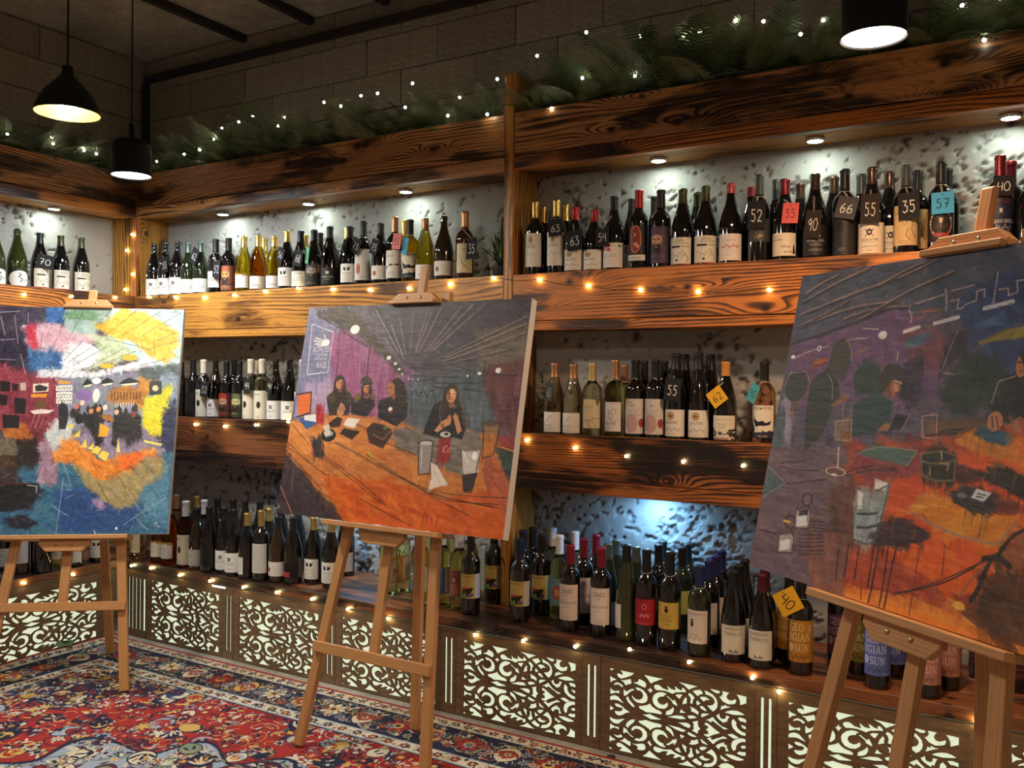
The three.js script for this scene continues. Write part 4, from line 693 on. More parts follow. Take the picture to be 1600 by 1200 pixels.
const CAP_WORDS = { black: 'black capsule', gold: 'gold capsule', goldprint: 'gilt capsule', copper: 'copper capsule', red: 'red capsule', redwax: 'red wax', wine: 'wine-red capsule', maroon: 'maroon capsule', cherry: 'cherry capsule', sage: 'grey-green capsule', slate: 'grey capsule', olive: 'olive neck', bronze: 'bronze capsule', cream: 'cream capsule', white: 'white capsule', navy: 'navy capsule', navyblack: 'blue-black capsule', orangewax: 'orange wax', none: 'bare neck' };
const capGeo = {};
function capsule(kind, cap) {
  const short = cap === 'redwax' ? 0.264 : cap === 'orangewax' ? 0.248 : kind === 'bu' ? 0.243 : kind === 'fl' ? 0.246 : 0.232, key = kind + short;
  if (!capGeo[key]) { const e = 0.0006, rows = [[radiusAt(kind, short) + e, short]]; for (const [r, y] of PROFILES[kind]) if (y > short + 0.004 && r > 0.001) rows.push([r + e, y]); rows.push([0.0001, 0.3012]); capGeo[key] = lathe(rows, 24); }
  return capGeo[key];
}
// label field: [lower edge, upper edge, angle it wraps] on a 0.30 m bottle
const LABEL_SIZE = { crest: [0.018, 0.105, 2.5], house: [0.02, 0.095, 2.5], squiggle: [0.04, 0.125, 2.0], faceO: [0.02, 0.15, 2.6], faceD: [0.02, 0.135, 2.5], faceP: [0.025, 0.16, 2.3], faceR: [0.02, 0.14, 2.6], faceG: [0.02, 0.14, 2.6], torn: [0.03, 0.105, 2.2], plain: [0.02, 0.085, 2.3], emblem: [0.025, 0.115, 2.1], blackcrest: [0.02, 0.10, 2.5], drop: [0.03, 0.17, 2.8], drop2: [0.03, 0.095, 2.4], scribble: [0.03, 0.15, 2.3], petra: [0.03, 0.145, 2.4], map: [0.035, 0.16, 2.0], dolidzeT: [0.04, 0.17, 2.0], dolidze: [0.02, 0.11, 2.3], oloti: [0.02, 0.115, 2.5], medal: [0.035, 0.165, 2.1], natural: [0.015, 0.115, 2.4], script: [0.02, 0.115, 2.4], dark52: [0.075, 0.15, 2.4], wolf: [0.025, 0.105, 2.4], black2: [0.02, 0.12, 2.5], blackdot: [0.015, 0.16, 2.6], bekauri: [0.015, 0.115, 2.6], tan: [0.035, 0.165, 2.3], vine: [0.04, 0.15, 2.4], navy: [0.03, 0.165, 2.4], dot: [0.015, 0.15, 2.3], darktext: [0.03, 0.13, 2.2], sprig: [0.018, 0.10, 2.1], glas: [0.04, 0.155, 2.0], figure: [0.03, 0.14, 2.0], circle: [0.025, 0.155, 2.4], lodge: [0.018, 0.105, 2.5], grey: [0.02, 0.10, 2.4], textback: [0.035, 0.16, 2.3], redsmall: [0.03, 0.095, 2.4], oval: [0.01, 0.10, 2.4], tancross: [0.05, 0.15, 2.8], floral: [0.055, 0.15, 2.8], animal: [0.05, 0.15, 2.8], pinkfig: [0.05, 0.15, 2.8], sheep: [0.06, 0.15, 2.9], teal: [0.045, 0.145, 2.4], cholti: [0.04, 0.165, 2.2], whiteside: [0.04, 0.115, 1.5], redlabel: [0.065, 0.155, 2.4], tvishi: [0.065, 0.155, 2.4], lime: [0.065, 0.155, 2.4], kind: [0.045, 0.155, 2.2], vardzia: [0.03, 0.125, 2.3], geoY: [0.04, 0.165, 2.4], geoO: [0.04, 0.165, 2.4], geoB: [0.04, 0.165, 2.4], geoP: [0.04, 0.165, 2.4], geoV: [0.04, 0.165, 2.4], darkred: [0.04, 0.14, 2.4], dotw: [0.05, 0.16, 2.1] };
const LABEL_WORDS = { crest: 'white crest label', house: 'cream house-drawing label', squiggle: 'white squiggle label', faceO: 'orange bearded-face label', faceD: 'grey bearded-face label', faceP: 'purple bearded-face label', faceR: 'red bearded-face label', faceG: 'olive bearded-face label', torn: 'torn-edged white label', plain: 'plain white label', emblem: 'white black-emblem label', blackcrest: 'black crest label', drop: 'tall orange-drop label', drop2: 'short orange-drop label', scribble: 'white scribble label', petra: 'illustrated climber label', map: 'cream map label', dolidzeT: 'tall gold-face label', dolidze: 'short gold-face label', oloti: 'white red-blossom label', medal: 'copper oval medallion', natural: 'cream black-bar label', script: 'pale red-script label', dark52: 'grey gilt-emblem label', wolf: 'cream bottle-sketch label', black2: 'black white-letter label', blackdot: 'black dotted label', bekauri: 'beige crest label', tan: 'tan line-drawing label', vine: 'dark vine-wreath label', navy: 'navy label', dot: 'cream black-dot label', darktext: 'black small-text label', sprig: 'white sprig label', glas: 'cream line-drawing label', figure: 'white framed-figure label', circle: 'pinkish red-circle label', lodge: 'white black-tree label', grey: 'grey-white text label', textback: 'tall text back-label', redsmall: 'small red label', oval: 'white oval label', tancross: 'tan dark-cross label', floral: 'teal floral label', animal: 'blue white-animal label', pinkfig: 'pink figure label', sheep: 'yellow black-sheep label', teal: 'teal label', cholti: 'tall cream label', whiteside: 'sideways white label', redlabel: 'bright red label', tvishi: 'yellow dark-medal label', lime: 'lime label', kind: 'cream dark-medal label', vardzia: 'cream two-line label', geoY: 'ochre lettered label', geoO: 'olive lettered label', geoB: 'blue lettered label', geoP: 'pink lettered label', geoV: 'purple lettered label', darkred: 'striped dark-red label', dotw: 'white gold-seal label' };
const labelGeo = {};
function labelPatch(kind, name) {
  const key = kind + name;
  if (!labelGeo[key]) {
    const [y0, y1, span] = LABEL_SIZE[name], top = Math.min(y1, kind === 'bu' ? 0.134 : kind === 'sp' ? 0.12 : kind === 'fl' ? 0.124 : 0.177), r = Math.max(...PROFILES[kind].map((p) => p[0])) + 0.0005;
    const g = new THREE.CylinderGeometry(r, r, top - y0, 18, 1, true, -span / 2, span); g.translate(0, (top + y0) / 2, 0);
    const uv = g.attributes.uv, i = FIELDS[name], m = 2 / 2048; for (let k = 0; k < uv.count; k++) uv.setXY(k, ((i % 8) + m * 8 + uv.getX(k) * (1 - m * 16)) / 8, 1 - (Math.floor(i / 8) + 1 - m * 8 - uv.getY(k) * (1 - m * 16)) / 8);
    labelGeo[key] = g;
  }
  return labelGeo[key];
}
const PLACES = { LU: ['left wall top shelf', 'U', Math.PI / 2], BU: ['top shelf left of post', 'U', 0.42], CU: ['top shelf right of post', 'U', 0.16], BM: ['middle shelf left of post', 'M', 0.4], CM: ['middle shelf right of post', 'M', 0.2], BB: ['bench left of post', 'B', 0.25], CB: ['bench right of post', 'B', 0.15], LB: ['left wall bench', 'B', 0.9] };
const TURNS = { 'CB13': -1.0, 'BB12': -1.1, 'BB2': -0.1, 'BB1': -0.1 };
const tagged = new Map(); for (const t of TAGS) tagged.set(t[0] + t[1], t[9]);
const bottleWords = {}, alike = {};
for (const bay in BOTTLES) BOTTLES[bay].forEach(([x, z, h, kind, glass, cap, lab], i) => {
  const num = tagged.get(bay + i), place = PLACES[bay][0];
  const w = GLASS_WORDS[glass] + ' bottle, ' + CAP_WORDS[cap] + ', ' + (lab ? LABEL_WORDS[lab] : 'label hidden') + (num ? ', tag ' + num : num === '' ? ', edge-on tag' : '') + ', ' + place;
  bottleWords[bay + i] = w; (alike[w] ??= []).push({ key: bay + i, x, z, side: bay[0] === 'L' });
});
const countWords = (s) => s.split(/[\s,]+/).length;
for (const w in alike) { // bottles that look the same are told apart by the row they stand in, then by the post or corner
  const set = alike[w]; if (set.length < 2) continue;
  const depth = (o) => (o.side ? o.x : o.z), lo = Math.min(...set.map(depth)), hi = Math.max(...set.map(depth)), rows = hi - lo > 0.06 ? [set.filter((o) => depth(o) > (lo + hi) / 2), set.filter((o) => depth(o) <= (lo + hi) / 2)] : [set];
  rows.forEach((row, r) => { const base = w + (rows.length > 1 ? (r ? ', back row' : ', front row') : ''); const far = (o) => (o.side ? o.z : Math.abs(o.x - POST_X)); row.sort((p, q) => far(p) - far(q)); const what = row[0].side ? 'corner' : 'post';
    row.forEach((o, k) => { const t = row.length === 1 ? base : row.length === 2 ? base + (k ? ', farther from ' : ', nearer the ') + what : base + ', ' + ['first', 'second', 'third', 'fourth', 'fifth', 'sixth', 'seventh', 'eighth'][k] + ' from ' + what; if (countWords(t) <= 16) bottleWords[o.key] = t; else if (countWords(base) <= 16) bottleWords[o.key] = base; }); });
}
const bottleTops = {};
for (const bay in BOTTLES) BOTTLES[bay].forEach(([x, z, h, kind, glass, cap, lab], i) => {
  reseed(4000 + i * 7 + bay.charCodeAt(0) * 131 + bay.charCodeAt(1));
  const [place, level, face] = PLACES[bay], k = h / 0.3, num = tagged.get(bay + i);
  const words = bottleWords[bay + i];
  const t = thing('wine_bottle', words, 'wine bottle', 'wine bottles on the ' + place, [x, SHELF[level] + 0.0003, z], face + (TURNS[bay + i] ?? rr(-0.22, 0.22)));
  const body = obj('glass_body', bottleGeo[kind], GLASS[glass], t); body.scale.y = k;
  if (cap !== 'none') { const c = obj('capsule', capsule(kind, cap), CAPS[cap], t); c.scale.y = k; }
  if (lab) { const l = obj('label', labelPatch(kind, lab), labelMat, t); l.scale.y = k; }
  bottleTops[bay + i] = { x, z, y: SHELF[level], h, kind, words: (lab ? LABEL_WORDS[lab] : 'plain') };
});

// ---------------------------------------------------------------- price tags
const PAPER = { k: ['#1d1c1f', '#e8e4dc', 'black'], s: ['#4a4847', '#efece6', 'grey'], n: ['#2e2220', '#e0d4c6', 'brown'], g: ['#6fc08a', '#1c2a20', 'green'], p: ['#e88a88', '#5a2426', 'pink'], r: ['#ee6a64', '#6a2426', 'coral red'], b: ['#4aa8d8', '#1c3040', 'blue'], m: ['#3a453f', '#b8bcb4', 'grey-green'], y: ['#f0b428', '#3a2c10', 'yellow'], t: ['#52b0b4', '#1c3a3c', 'teal'] };
const DIGITS = { 0: [[3, 1, 1, 3, 1, 7, 3, 9, 6, 8, 7, 4, 5, 1, 3, 1]], 2: [[1, 3, 3, 1, 6, 2, 6, 4, 2, 9, 7, 9]], 3: [[1, 1, 5, 1, 3, 4, 6, 5, 6, 8, 3, 9, 1, 8]], 4: [[2, 1, 1, 5, 6, 5], [6, 1, 6, 9]], 5: [[6, 1, 2, 1, 2, 4, 5, 4, 6, 7, 4, 9, 1, 8]], 6: [[5, 1, 2, 4, 1, 7, 3, 9, 6, 8, 6, 5, 3, 5, 2, 6]], 7: [[1, 1, 6, 1, 3, 9], [2, 5, 6, 5]], 8: [[5, 2, 2, 1, 2, 4, 6, 6, 5, 9, 2, 9, 1, 6, 5, 4, 6, 2]], 9: [[6, 3, 4, 1, 1, 3, 3, 5, 6, 3, 5, 9]] };
const [tagCanvas, tc] = canvas(1024, 640);
TAGS.forEach((t, i) => {
  const x = (i % 8) * 128, y = Math.floor(i / 8) * 128, [paper, ink] = PAPER[t[10]]; reseed(700 + i);
  tc.save(); tc.beginPath(); tc.rect(x, y, 128, 128); tc.clip(); tc.translate(x, y); tc.fillStyle = paper; tc.fillRect(0, 0, 128, 128);
  if (t[0] === 'CB') { tc.translate(64, 64); tc.rotate(1.25); tc.translate(-64, -64); }
  [...t[9]].forEach((ch, k) => { for (const s of DIGITS[ch]) poly(tc, s.map((v, j) => (j % 2 ? 36 + v * 6.4 + rr(-1.5, 1.5) : 24 + k * 40 + v * 5.2 + rr(-1.5, 1.5))), ink, 5); });
  tc.restore();
});
const tagMat = std({ map: canvasTexture(tagCanvas), roughness: 0.85 }), stringMat = std({ color: lin(0.62, 0.56, 0.44), roughness: 0.9 });
TAGS.forEach(([bay, i, x, y, z, w, h, roll, yaw, num, paper], n) => {
  const b = bottleTops[bay + i], left = bay === 'LU', place = PLACES[bay][0];
  const t = thing('price_tag', PAPER[paper][2] + ' price tag ' + (num || 'edge-on') + ' on bottle with ' + b.words + ', ' + place, 'price tag', 'price tags on the ' + place, [x, y, z]);
  const s = new THREE.Shape(); s.moveTo(-w / 2, -h / 2); s.lineTo(w / 2, -h / 2); s.lineTo(w / 2, h / 2); s.lineTo(-w / 2, h / 2); s.closePath();
  const hole = new THREE.Path(); hole.absarc(0, h / 2 - 0.007, 0.0022, 0, 7, true); s.holes.push(hole);
  const g = new THREE.ExtrudeGeometry(s, { depth: 0.0007, bevelEnabled: false, curveSegments: 4 }), p = g.attributes.position, uv = g.attributes.uv;
  for (let k = 0; k < p.count; k++) uv.setXY(k, ((n % 8) + 0.03 + 0.94 * (p.getX(k) / w + 0.5)) / 8, 1 - (Math.floor(n / 8) + 0.97 - 0.94 * (p.getY(k) / h + 0.5)) / 5);
  const card = obj('paper_card', g, tagMat, t); card.rotation.set(-0.05, (left ? Math.PI / 2 : 0) - (left ? 0.5 : yaw), roll, 'YXZ');
  // string from the hole up round the neck
  const topY = b.y + b.h * 0.74 - y, nx = b.x - x, nz = b.z - z, r = 0.019, hx = -Math.sin(roll) * (h / 2 - 0.007), hy = Math.cos(roll) * (h / 2 - 0.007), pts = [new THREE.Vector3(left ? 0 : hx, hy, left ? hx : 0.001)];
  for (let k = 0; k <= 10; k++) { const a = k / 10 * 6.283; pts.push(new THREE.Vector3(nx + r * Math.sin(a), topY + 0.004 * Math.cos(a), nz + r * Math.cos(a))); }
  pts.push(pts[0].clone());
  obj('string', new THREE.TubeGeometry(new THREE.CatmullRomCurve3(pts), 40, 0.0007, 4), stringMat, t);
});
{ // thin cord tied round four bench bottles
  for (const [bay, i] of [['CB', 15], ['CB', 18], ['CB', 21]]) { const b = bottleTops[bay + i]; const g = new THREE.TorusGeometry(0.0185, 0.0009, 5, 24); g.rotateX(Math.PI / 2 + 0.25); const s = obj('neck_cord', g, stringMat); s.position.set(b.x, b.y + b.h * 0.765, b.z); tag(s, 'white cord tied round neck of bottle with ' + b.words, 'cord', 'cords on the bench bottles'); }
}
const PAINT_MARKET = [
  ['b', '#4a4458 #55495c #3f3a50', 80, 16, [23,-8,303,-13,222,117,237,319,71,320]],
  ['b', '#2c2740 #352c44', 70, 16, [44,136,210,117,243,319,69,304]],
  ['b', '#a9c4c4 #9dbcb4 #b7cccb', 60, 18, [358,-14,624,-19,551,101,531,146,394,125]],
  ['b', '#bcd0d6 #a9c4cf #c7d6d6', 40, 18, [599,-18,1015,-26,1015,273,866,286,618,156]],
  ['b', '#6f9a7c #86ab90', 10, 10, [384,19,541,17,546,56,397,53]],
  ['b', '#3d6aa5 #4a79b4 #2f5f9c', 70, 14, [285,-13,374,-14,372,76,291,82]],
  ['b', '#e2b93a #d8ab2c #ecc95e #dcb246', 35, 16, [619,49,665,9,791,24,922,78,982,111,974,162,938,252,842,220,741,148,634,133,544,93]],
  ['b', '#c99fb0 #d9b7c4 #cfa9b8 #e0c6cf', 20, 16, [195,95,302,74,376,76,405,120,516,124,540,168,414,186,381,219,278,215,227,194]],
  ['b', '#b8324a #c44a5c', 70, 10, [192,95,235,78,250,144,269,193,233,194,208,145]],
  ['b', '#b9c4a8 #c8cfae #aebf9f', 35, 14, [529,123,686,155,761,215,594,266,506,300,575,206]],
  ['b', '#3a6aa0 #2f5a92 #5082b0', 80, 14, [219,205,368,214,402,241,412,295,235,297]],
  ['b', '#e4e8ee #d4dbe6 #f2f3f3', 35, 12, [395,236,425,180,534,173,584,206,545,267,463,292,408,287]],
  ['b', '#8d8aa8 #a08fb2 #6a7f78 #8b98a4', 80, 14, [441,311,830,297,855,550,411,552,383,334]],
  ['b', '#8c3a4c #a04a58 #7a2f44', 80, 14, [63,266,291,318,377,334,411,552,105,552]],
  ['b', '#4e5f66 #3a4a50 #66757a', 10, 12, [804,281,1006,251,999,312,808,319]],
  ['b', '#c78f2c #b57d2a', 80, 10, [796,319,853,335,855,427,797,460]],
  ['b', '#7a8fa8 #8596b0 #9aa6bc', 70, 12, [906,313,999,306,1007,550,831,550,831,427]],
  ['b', '#e6da2a #c9c31f #d8cf3a', 70, 10, [830,417,890,405,930,367,978,350,954,427,940,550,837,550]],
  ['b', '#2a3252 #232a48', 80, 12, [945,470,990,421,1014,550,934,550]],
  ['l', '#1e2428', 2.4, [395,11,365,117]],
  ['l', '#1e2428', 2.4, [479,12,432,108]],
  ['l', '#1e2428', 2.4, [621,7,543,84]],
  ['l', '#1e2428', 2.4, [752,5,666,82,583,139]],
  ['l', '#1e2428', 2.4, [884,5,795,63,666,138]],
  ['l', '#1e2428', 2.4, [986,15,878,73,772,142]],
  ['l', '#1e2428', 2.4, [608,145,712,163,848,194]],
  ['l', '#1e2428', 2.4, [489,152,403,246]],
  ['l', '#1e2428', 2.4, [567,165,428,252]],
  ['l', '#1e2428', 2.4, [612,181,454,268]],
  ['l', '#1e2428', 2.4, [699,188,511,289]],
  ['l', '#1e2428', 2.4, [765,198,588,266]],
  ['l', '#1e2428', 2.4, [975,106,866,152]],
  ['l', '#1e2428', 2.4, [361,134,326,214]],
  ['l', '#1e2428', 2.4, [278,121,278,215]],
  ['l', '#1e2428', 2.4, [985,145,838,186]],
  ['l', '#1e2428', 2.4, [924,235,784,264]],
  ['l', '#1e2428', 2.4, [853,147,866,214]],
  ['l', '#d8c4c8', 3, [59,47,92,135]],
  ['l', '#d8c4c8', 3, [127,40,164,173]],
  ['l', '#d8c4c8', 3, [182,216,218,308]],
  ['l', '#d8c4c8', 3, [195,28,201,73]],
  ['b', '#d8d8e4 #e6e6ee', 0, 10, [287,288,426,287,573,297,849,228,846,261,575,318,292,324]],
  ['l', '#2a2c30', 2, [330,293,309,318]],
  ['l', '#2a2c30', 2, [363,293,342,318]],
  ['l', '#2a2c30', 2, [396,293,375,317]],
  ['l', '#2a2c30', 2, [430,293,408,317]],
  ['l', '#2a2c30', 2, [463,292,442,317]],
  ['l', '#2a2c30', 2, [496,292,475,317]],
  ['l', '#2a2c30', 2, [530,292,508,316]],
  ['l', '#c8cdd8', 5, [53,28,149,23]],
  ['l', '#b8b4c8', 5, [71,157,143,151]],
  ['l', '#b8b4c8', 4, [84,244,162,246]],
  ['e', '#c9b23a', 624, 268, 39, 12],
  ['e', '#c9b23a', 737, 229, 40, 14],
  ['p', '#18181d', [510,358,519,341,534,328,551,339,564,349,545,356]],
  ['p', '#ece6d0', [516,359,558,350,551,360,527,365]],
  ['l', '#202226', 2.4, [531,300,534,332]],
  ['p', '#18181d', [598,351,611,334,632,321,655,331,670,342,646,349]],
  ['p', '#ece6d0', [606,352,663,343,653,353,621,358]],
  ['l', '#202226', 2.4, [628,292,632,325]],
  ['p', '#18181d', [693,350,714,333,745,320,779,330,803,341,765,348]],
  ['p', '#ece6d0', [704,351,792,342,776,352,727,357]],
  ['l', '#202226', 2.4, [742,291,746,324]],
  ['e', '#eef0ea', 579, 336, 23, 14],
  ['p', '#2b2a2c', [850,338,911,335,917,394,855,398]],
  ['e', '#cfc8a8', 883, 367, 17, 14],
  ['p', '#e9a13a', [387,336,451,341,446,350,391,349]],
  ['p', '#e9a13a', [257,399,340,396,333,412,262,412]],
  ['p', '#f2efe4', [380,361,459,357,460,379,382,383]],
  ['l', '#20201f', 3, [387,366,392,377,398,365]],
  ['l', '#20201f', 3, [402,366,407,376,413,365]],
  ['l', '#20201f', 3, [416,366,421,376,427,364]],
  ['l', '#20201f', 3, [431,366,436,376,441,364]],
  ['l', '#20201f', 3, [445,365,450,376,456,364]],
  ['p', '#f2efe4', [383,390,462,386,464,409,386,412]],
  ['l', '#20201f', 3, [391,395,396,406,402,394]],
  ['l', '#20201f', 3, [406,395,410,406,416,394]],
  ['l', '#20201f', 3, [420,395,425,406,431,394]],
  ['l', '#20201f', 3, [434,395,439,406,445,394]],
  ['l', '#20201f', 3, [449,395,454,406,459,394]],
  ['p', '#f2efe4', [387,417,465,413,467,435,389,439]],
  ['l', '#20201f', 3, [394,422,399,433,405,421]],
  ['l', '#20201f', 3, [409,422,414,433,419,421]],
  ['l', '#20201f', 3, [423,422,428,433,434,421]],
  ['l', '#20201f', 3, [438,422,442,432,448,421]],
  ['l', '#20201f', 3, [452,422,457,432,463,421]],
  ['p', '#e8e0d0', [263,353,340,347,342,385,268,391]],
  ['p', '#1c1c20', [273,364,296,356,337,366,330,382,282,385]],
  ['b', '#c98b3a #8a5a2a #b0762e', 0, 8, [645,402,672,369,732,358,795,374,828,427,801,438,661,434]],
  ['l', '#241c18', 5, [662,385,665,418]],
  ['l', '#241c18', 5, [678,385,681,418]],
  ['l', '#241c18', 5, [693,385,697,417]],
  ['l', '#241c18', 5, [709,385,713,417]],
  ['l', '#241c18', 5, [725,385,728,417]],
  ['l', '#241c18', 5, [741,385,744,417]],
  ['l', '#241c18', 5, [757,385,760,417]],
  ['l', '#241c18', 5, [773,385,776,417]],
  ['l', '#241c18', 5, [789,384,792,417]],
  ['l', '#241c18', 5, [805,384,808,417]],
  ['l', '#e8e0cc', 4, [685,434,690,460]],
  ['l', '#e8e0cc', 4, [698,434,704,460]],
  ['l', '#e8e0cc', 4, [712,434,717,460]],
  ['l', '#e8e0cc', 4, [725,433,730,460]],
  ['l', '#e8e0cc', 4, [739,433,744,460]],
  ['l', '#e8e0cc', 4, [752,433,757,460]],
  ['l', '#e8e0cc', 4, [765,433,771,460]],
  ['l', '#e8e0cc', 4, [779,433,784,460]],
  ['l', '#e8e0cc', 4, [792,433,797,460]],
  ['e', '#8a6fa8', 524, 402, 42, 26],
  ['e', '#dfe0da', 585, 402, 18, 32],
  ['p', '#23242a', [401,451,417,433,446,448,457,493,449,551,417,552]],
  ['p', '#262226', [541,460,549,444,560,460,561,480,545,477]],
  ['p', '#2e2a2c', [490,453,498,435,511,452,512,476,494,472]],
  ['p', '#2e2a2c', [739,519,746,506,756,519,756,537,742,534]],
  ['p', '#262226', [557,466,563,454,572,466,573,482,560,479]],
  ['p', '#2e2a2c', [777,452,787,433,801,451,801,476,782,472]],
  ['p', '#2e2a2c', [733,467,741,453,751,467,752,486,737,483]],
  ['p', '#262226', [494,505,503,487,517,505,518,530,499,526]],
  ['p', '#2e2a2c', [527,493,533,482,542,493,542,509,530,506]],
  ['p', '#2e2a2c', [463,477,473,458,488,477,488,503,468,499]],
  ['p', '#2e2a2c', [751,496,760,480,771,496,771,517,755,513]],
  ['p', '#1b1b20', [608,465,615,450,626,465,626,484,611,481]],
  ['p', '#14151a', [488,493,499,470,516,493,517,523,494,518]],
  ['p', '#1b1b20', [696,463,706,444,720,463,720,488,701,484]],
  ['p', '#2e2a2c', [599,469,609,450,623,469,623,493,604,489]],
  ['p', '#262226', [525,490,534,472,547,490,548,514,530,510]],
  ['p', '#262226', [770,459,776,447,784,458,784,474,772,471]],
  ['p', '#1b1b20', [556,503,567,482,583,503,583,531,561,527]],
  ['p', '#1b1b20', [573,466,581,450,593,466,594,488,577,485]],
  ['p', '#2e2a2c', [577,458,588,435,605,458,606,488,582,483]],
  ['p', '#2e2a2c', [720,537,726,526,734,537,734,551,723,548]],
  ['p', '#1b1b20', [568,464,578,446,591,464,592,489,573,485]],
  ['p', '#262226', [561,468,569,452,581,468,581,489,565,486]],
  ['p', '#1b1b20', [552,505,559,492,568,505,568,521,556,518]],
  ['p', '#2e2a2c', [587,491,595,476,606,491,607,511,591,508]],
  ['p', '#262226', [803,501,811,485,823,501,823,522,806,519]],
  ['p', '#1b1b20', [608,469,614,458,622,469,622,484,611,482]],
  ['p', '#1b1b20', [710,504,722,481,739,504,739,534,716,529]],
  ['p', '#1b1b20', [651,503,658,488,669,503,669,522,654,519]],
  ['p', '#14151a', [504,499,514,478,529,498,530,525,509,521]],
  ['p', '#14151a', [684,468,690,455,700,468,700,485,687,483]],
  ['p', '#262226', [599,454,607,438,619,453,619,475,603,471]],
  ['p', '#262226', [684,489,691,475,701,489,701,506,687,503]],
  ['p', '#262226', [475,474,482,460,492,474,492,492,478,489]],
  ['p', '#2e2a2c', [726,487,733,474,744,487,744,506,729,503]],
  ['e', '#e6c8b4', 519, 435, 12, 12],
  ['e', '#e8d4c4', 636, 455, 12, 12],
  ['e', '#c98a5a', 568, 472, 12, 12],
  ['e', '#d89a60', 604, 463, 12, 12],
  ['e', '#e0b8a8', 696, 476, 12, 12],
  ['e', '#c07a6a', 494, 451, 12, 13],
  ['e', '#8a4a3a', 782, 487, 12, 13],
  ['e', '#a8622e', 656, 498, 12, 13],
  ['p', '#b0762e', [624,487,684,503,679,519,626,503]],
  ['p', '#17161b', [98,341,149,345,151,386,107,387]],
  ['p', '#17161b', [159,352,189,356,189,383,165,384]],
  ['p', '#17161b', [131,490,214,493,218,547,141,547]],
  ['p', '#17161b', [179,415,236,419,241,484,191,484]],
  ['p', '#17161b', [106,400,142,404,145,447,115,448]],
  ['p', '#c8b8a8', [197,349,226,347,231,380,205,383]],
  ['p', '#e6e0d8', [264,473,311,465,382,468,355,483,284,486]],
  ['l', '#d8b0a8', 3, [290,489,274,547]],
  ['l', '#d8b0a8', 3, [314,489,298,547]],
  ['l', '#d8b0a8', 3, [337,489,321,547]],
  ['p', '#6a5030', [282,431,329,425,340,462,292,462]],
  ['b', '#3c7390 #2f6688 #4b7f98 #35608f', 10, 18, [112,681,323,692,499,692,983,624,1003,703,1012,1015,161,1017]],
  ['b', '#27508a #2a5590 #224a80', 20, 18, [444,815,749,806,846,888,815,988,489,995]],
  ['b', '#4a80a0 #6a94ac #5a8aa6', 70, 12, [836,785,979,713,995,959,912,959]],
  ['b', '#8f7f9e #a08fa8 #7f8098', 60, 14, [647,525,836,540,973,640,914,666,677,692,488,599]],
  ['b', '#8f6f86 #a08498 #b89ab0', 80, 14, [322,599,417,599,440,784,352,784]],
  ['b', '#d8dada #b8c0c6', 60, 12, [355,578,405,510,477,509,476,599,392,635]],
  ['b', '#8c3a4c #742c3c', 80, 12, [225,489,367,489,329,604,268,588]],
  ['b', '#a89468 #9c8b5c #b09a6a', 50, 14, [500,702,654,754,793,713,945,669,973,713,895,781,838,811,832,862,758,895,697,874,570,790]],
  ['b', '#e08a2e #ee9a3f #d9731f #e9a450', 40, 14, [401,661,486,588,635,692,734,671,912,637,908,664,843,679,793,718,656,775,511,695,422,689]],
  ['b', '#e8641c #dc7a2a', 40, 10, [735,674,841,651,837,677,776,723,746,723]],
  ['p', '#f2d95c', [456,536,485,528,482,551]],
  ['p', '#f2d95c', [489,585,525,556,522,585]],
  ['p', '#f2d95c', [532,631,556,594,566,631]],
  ['p', '#f2d95c', [569,636,597,610,598,642]],
  ['p', '#f2d95c', [589,653,610,625,636,635,627,662]],
  ['p', '#f2d95c', [626,672,642,644,680,656,665,690]],
  ['p', '#f0e070', [844,598,940,615,938,624,855,610]],
  ['b', '#e6da2a #d0c82a', 70, 10, [830,487,940,486,935,556,900,582,859,561]],
  ['b', '#27305a #202850', 80, 12, [934,486,1005,486,1003,640,939,635]],
  ['b', '#1b1a1c #242224', 80, 10, [534,488,630,487,645,619,603,619,578,556,539,525]],
  ['b', '#1b1a1c #242224', 80, 10, [685,487,812,487,834,588,759,619,724,572,706,630,688,624]],
  ['p', '#e8b030', [617,525,667,546,659,583,617,583]],
  ['p', '#f2e08a', [713,651,717,588,732,651]],
  ['b', '#16141c #1d1824', 0, 14, [127,783,347,786,361,824,320,889,145,908]],
  ['b', '#1a1a2c #221c30', 0, 12, [211,933,283,914,360,949,331,969,239,968]],
  ['l', '#151520', 4, [326,954,335,999]],
  ['l', '#a83a3a', 4, [162,791,219,781,300,786]],
  ['l', '#e8e4e0', 5, [296,794,339,796,340,824]],
  ['b', '#6f6a58 #7c7664', 5, 12, [100,597,223,602,226,663,110,669]],
  ['b', '#4a3626 #5a4430', 5, 12, [110,671,226,666,230,720,118,722]],
  ['b', '#231a1c #30201c', 70, 12, [216,594,309,588,338,676,297,717,237,702]],
  ['b', '#3a2f34 #45363c', 5, 12, [118,722,233,720,239,783,127,783]],
  ['b', '#c07a3a #a8622e', 30, 10, [135,558,242,526,297,588,239,594,157,589]],
  ['l', '#cfd8d8', 2.4, [418,635,452,692,506,794]],
  ['l', '#cfd8d8', 2.4, [465,764,458,997]],
  ['l', '#cfd8d8', 2.4, [422,875,467,905,510,923]],
  ['l', '#cfd8d8', 2.4, [778,806,840,888,889,928]],
  ['l', '#cfd8d8', 2.4, [838,928,871,963,903,984]],
  ['l', '#cfd8d8', 2.4, [777,965,866,908,912,893]],
  ['l', '#cfd8d8', 2.4, [934,873,985,848]],
  ['l', '#cfd8d8', 2.4, [486,850,527,830]],
  ['l', '#cfd8d8', 2.4, [379,723,424,702]],
  ['l', '#1c1c20', 2.6, [501,684,568,777]],
  ['l', '#1c1c20', 2.6, [587,684,635,739]],
  ['l', '#1c1c20', 2.6, [640,785,702,872]],
  ['l', '#1c1c20', 2.6, [724,741,779,811]],
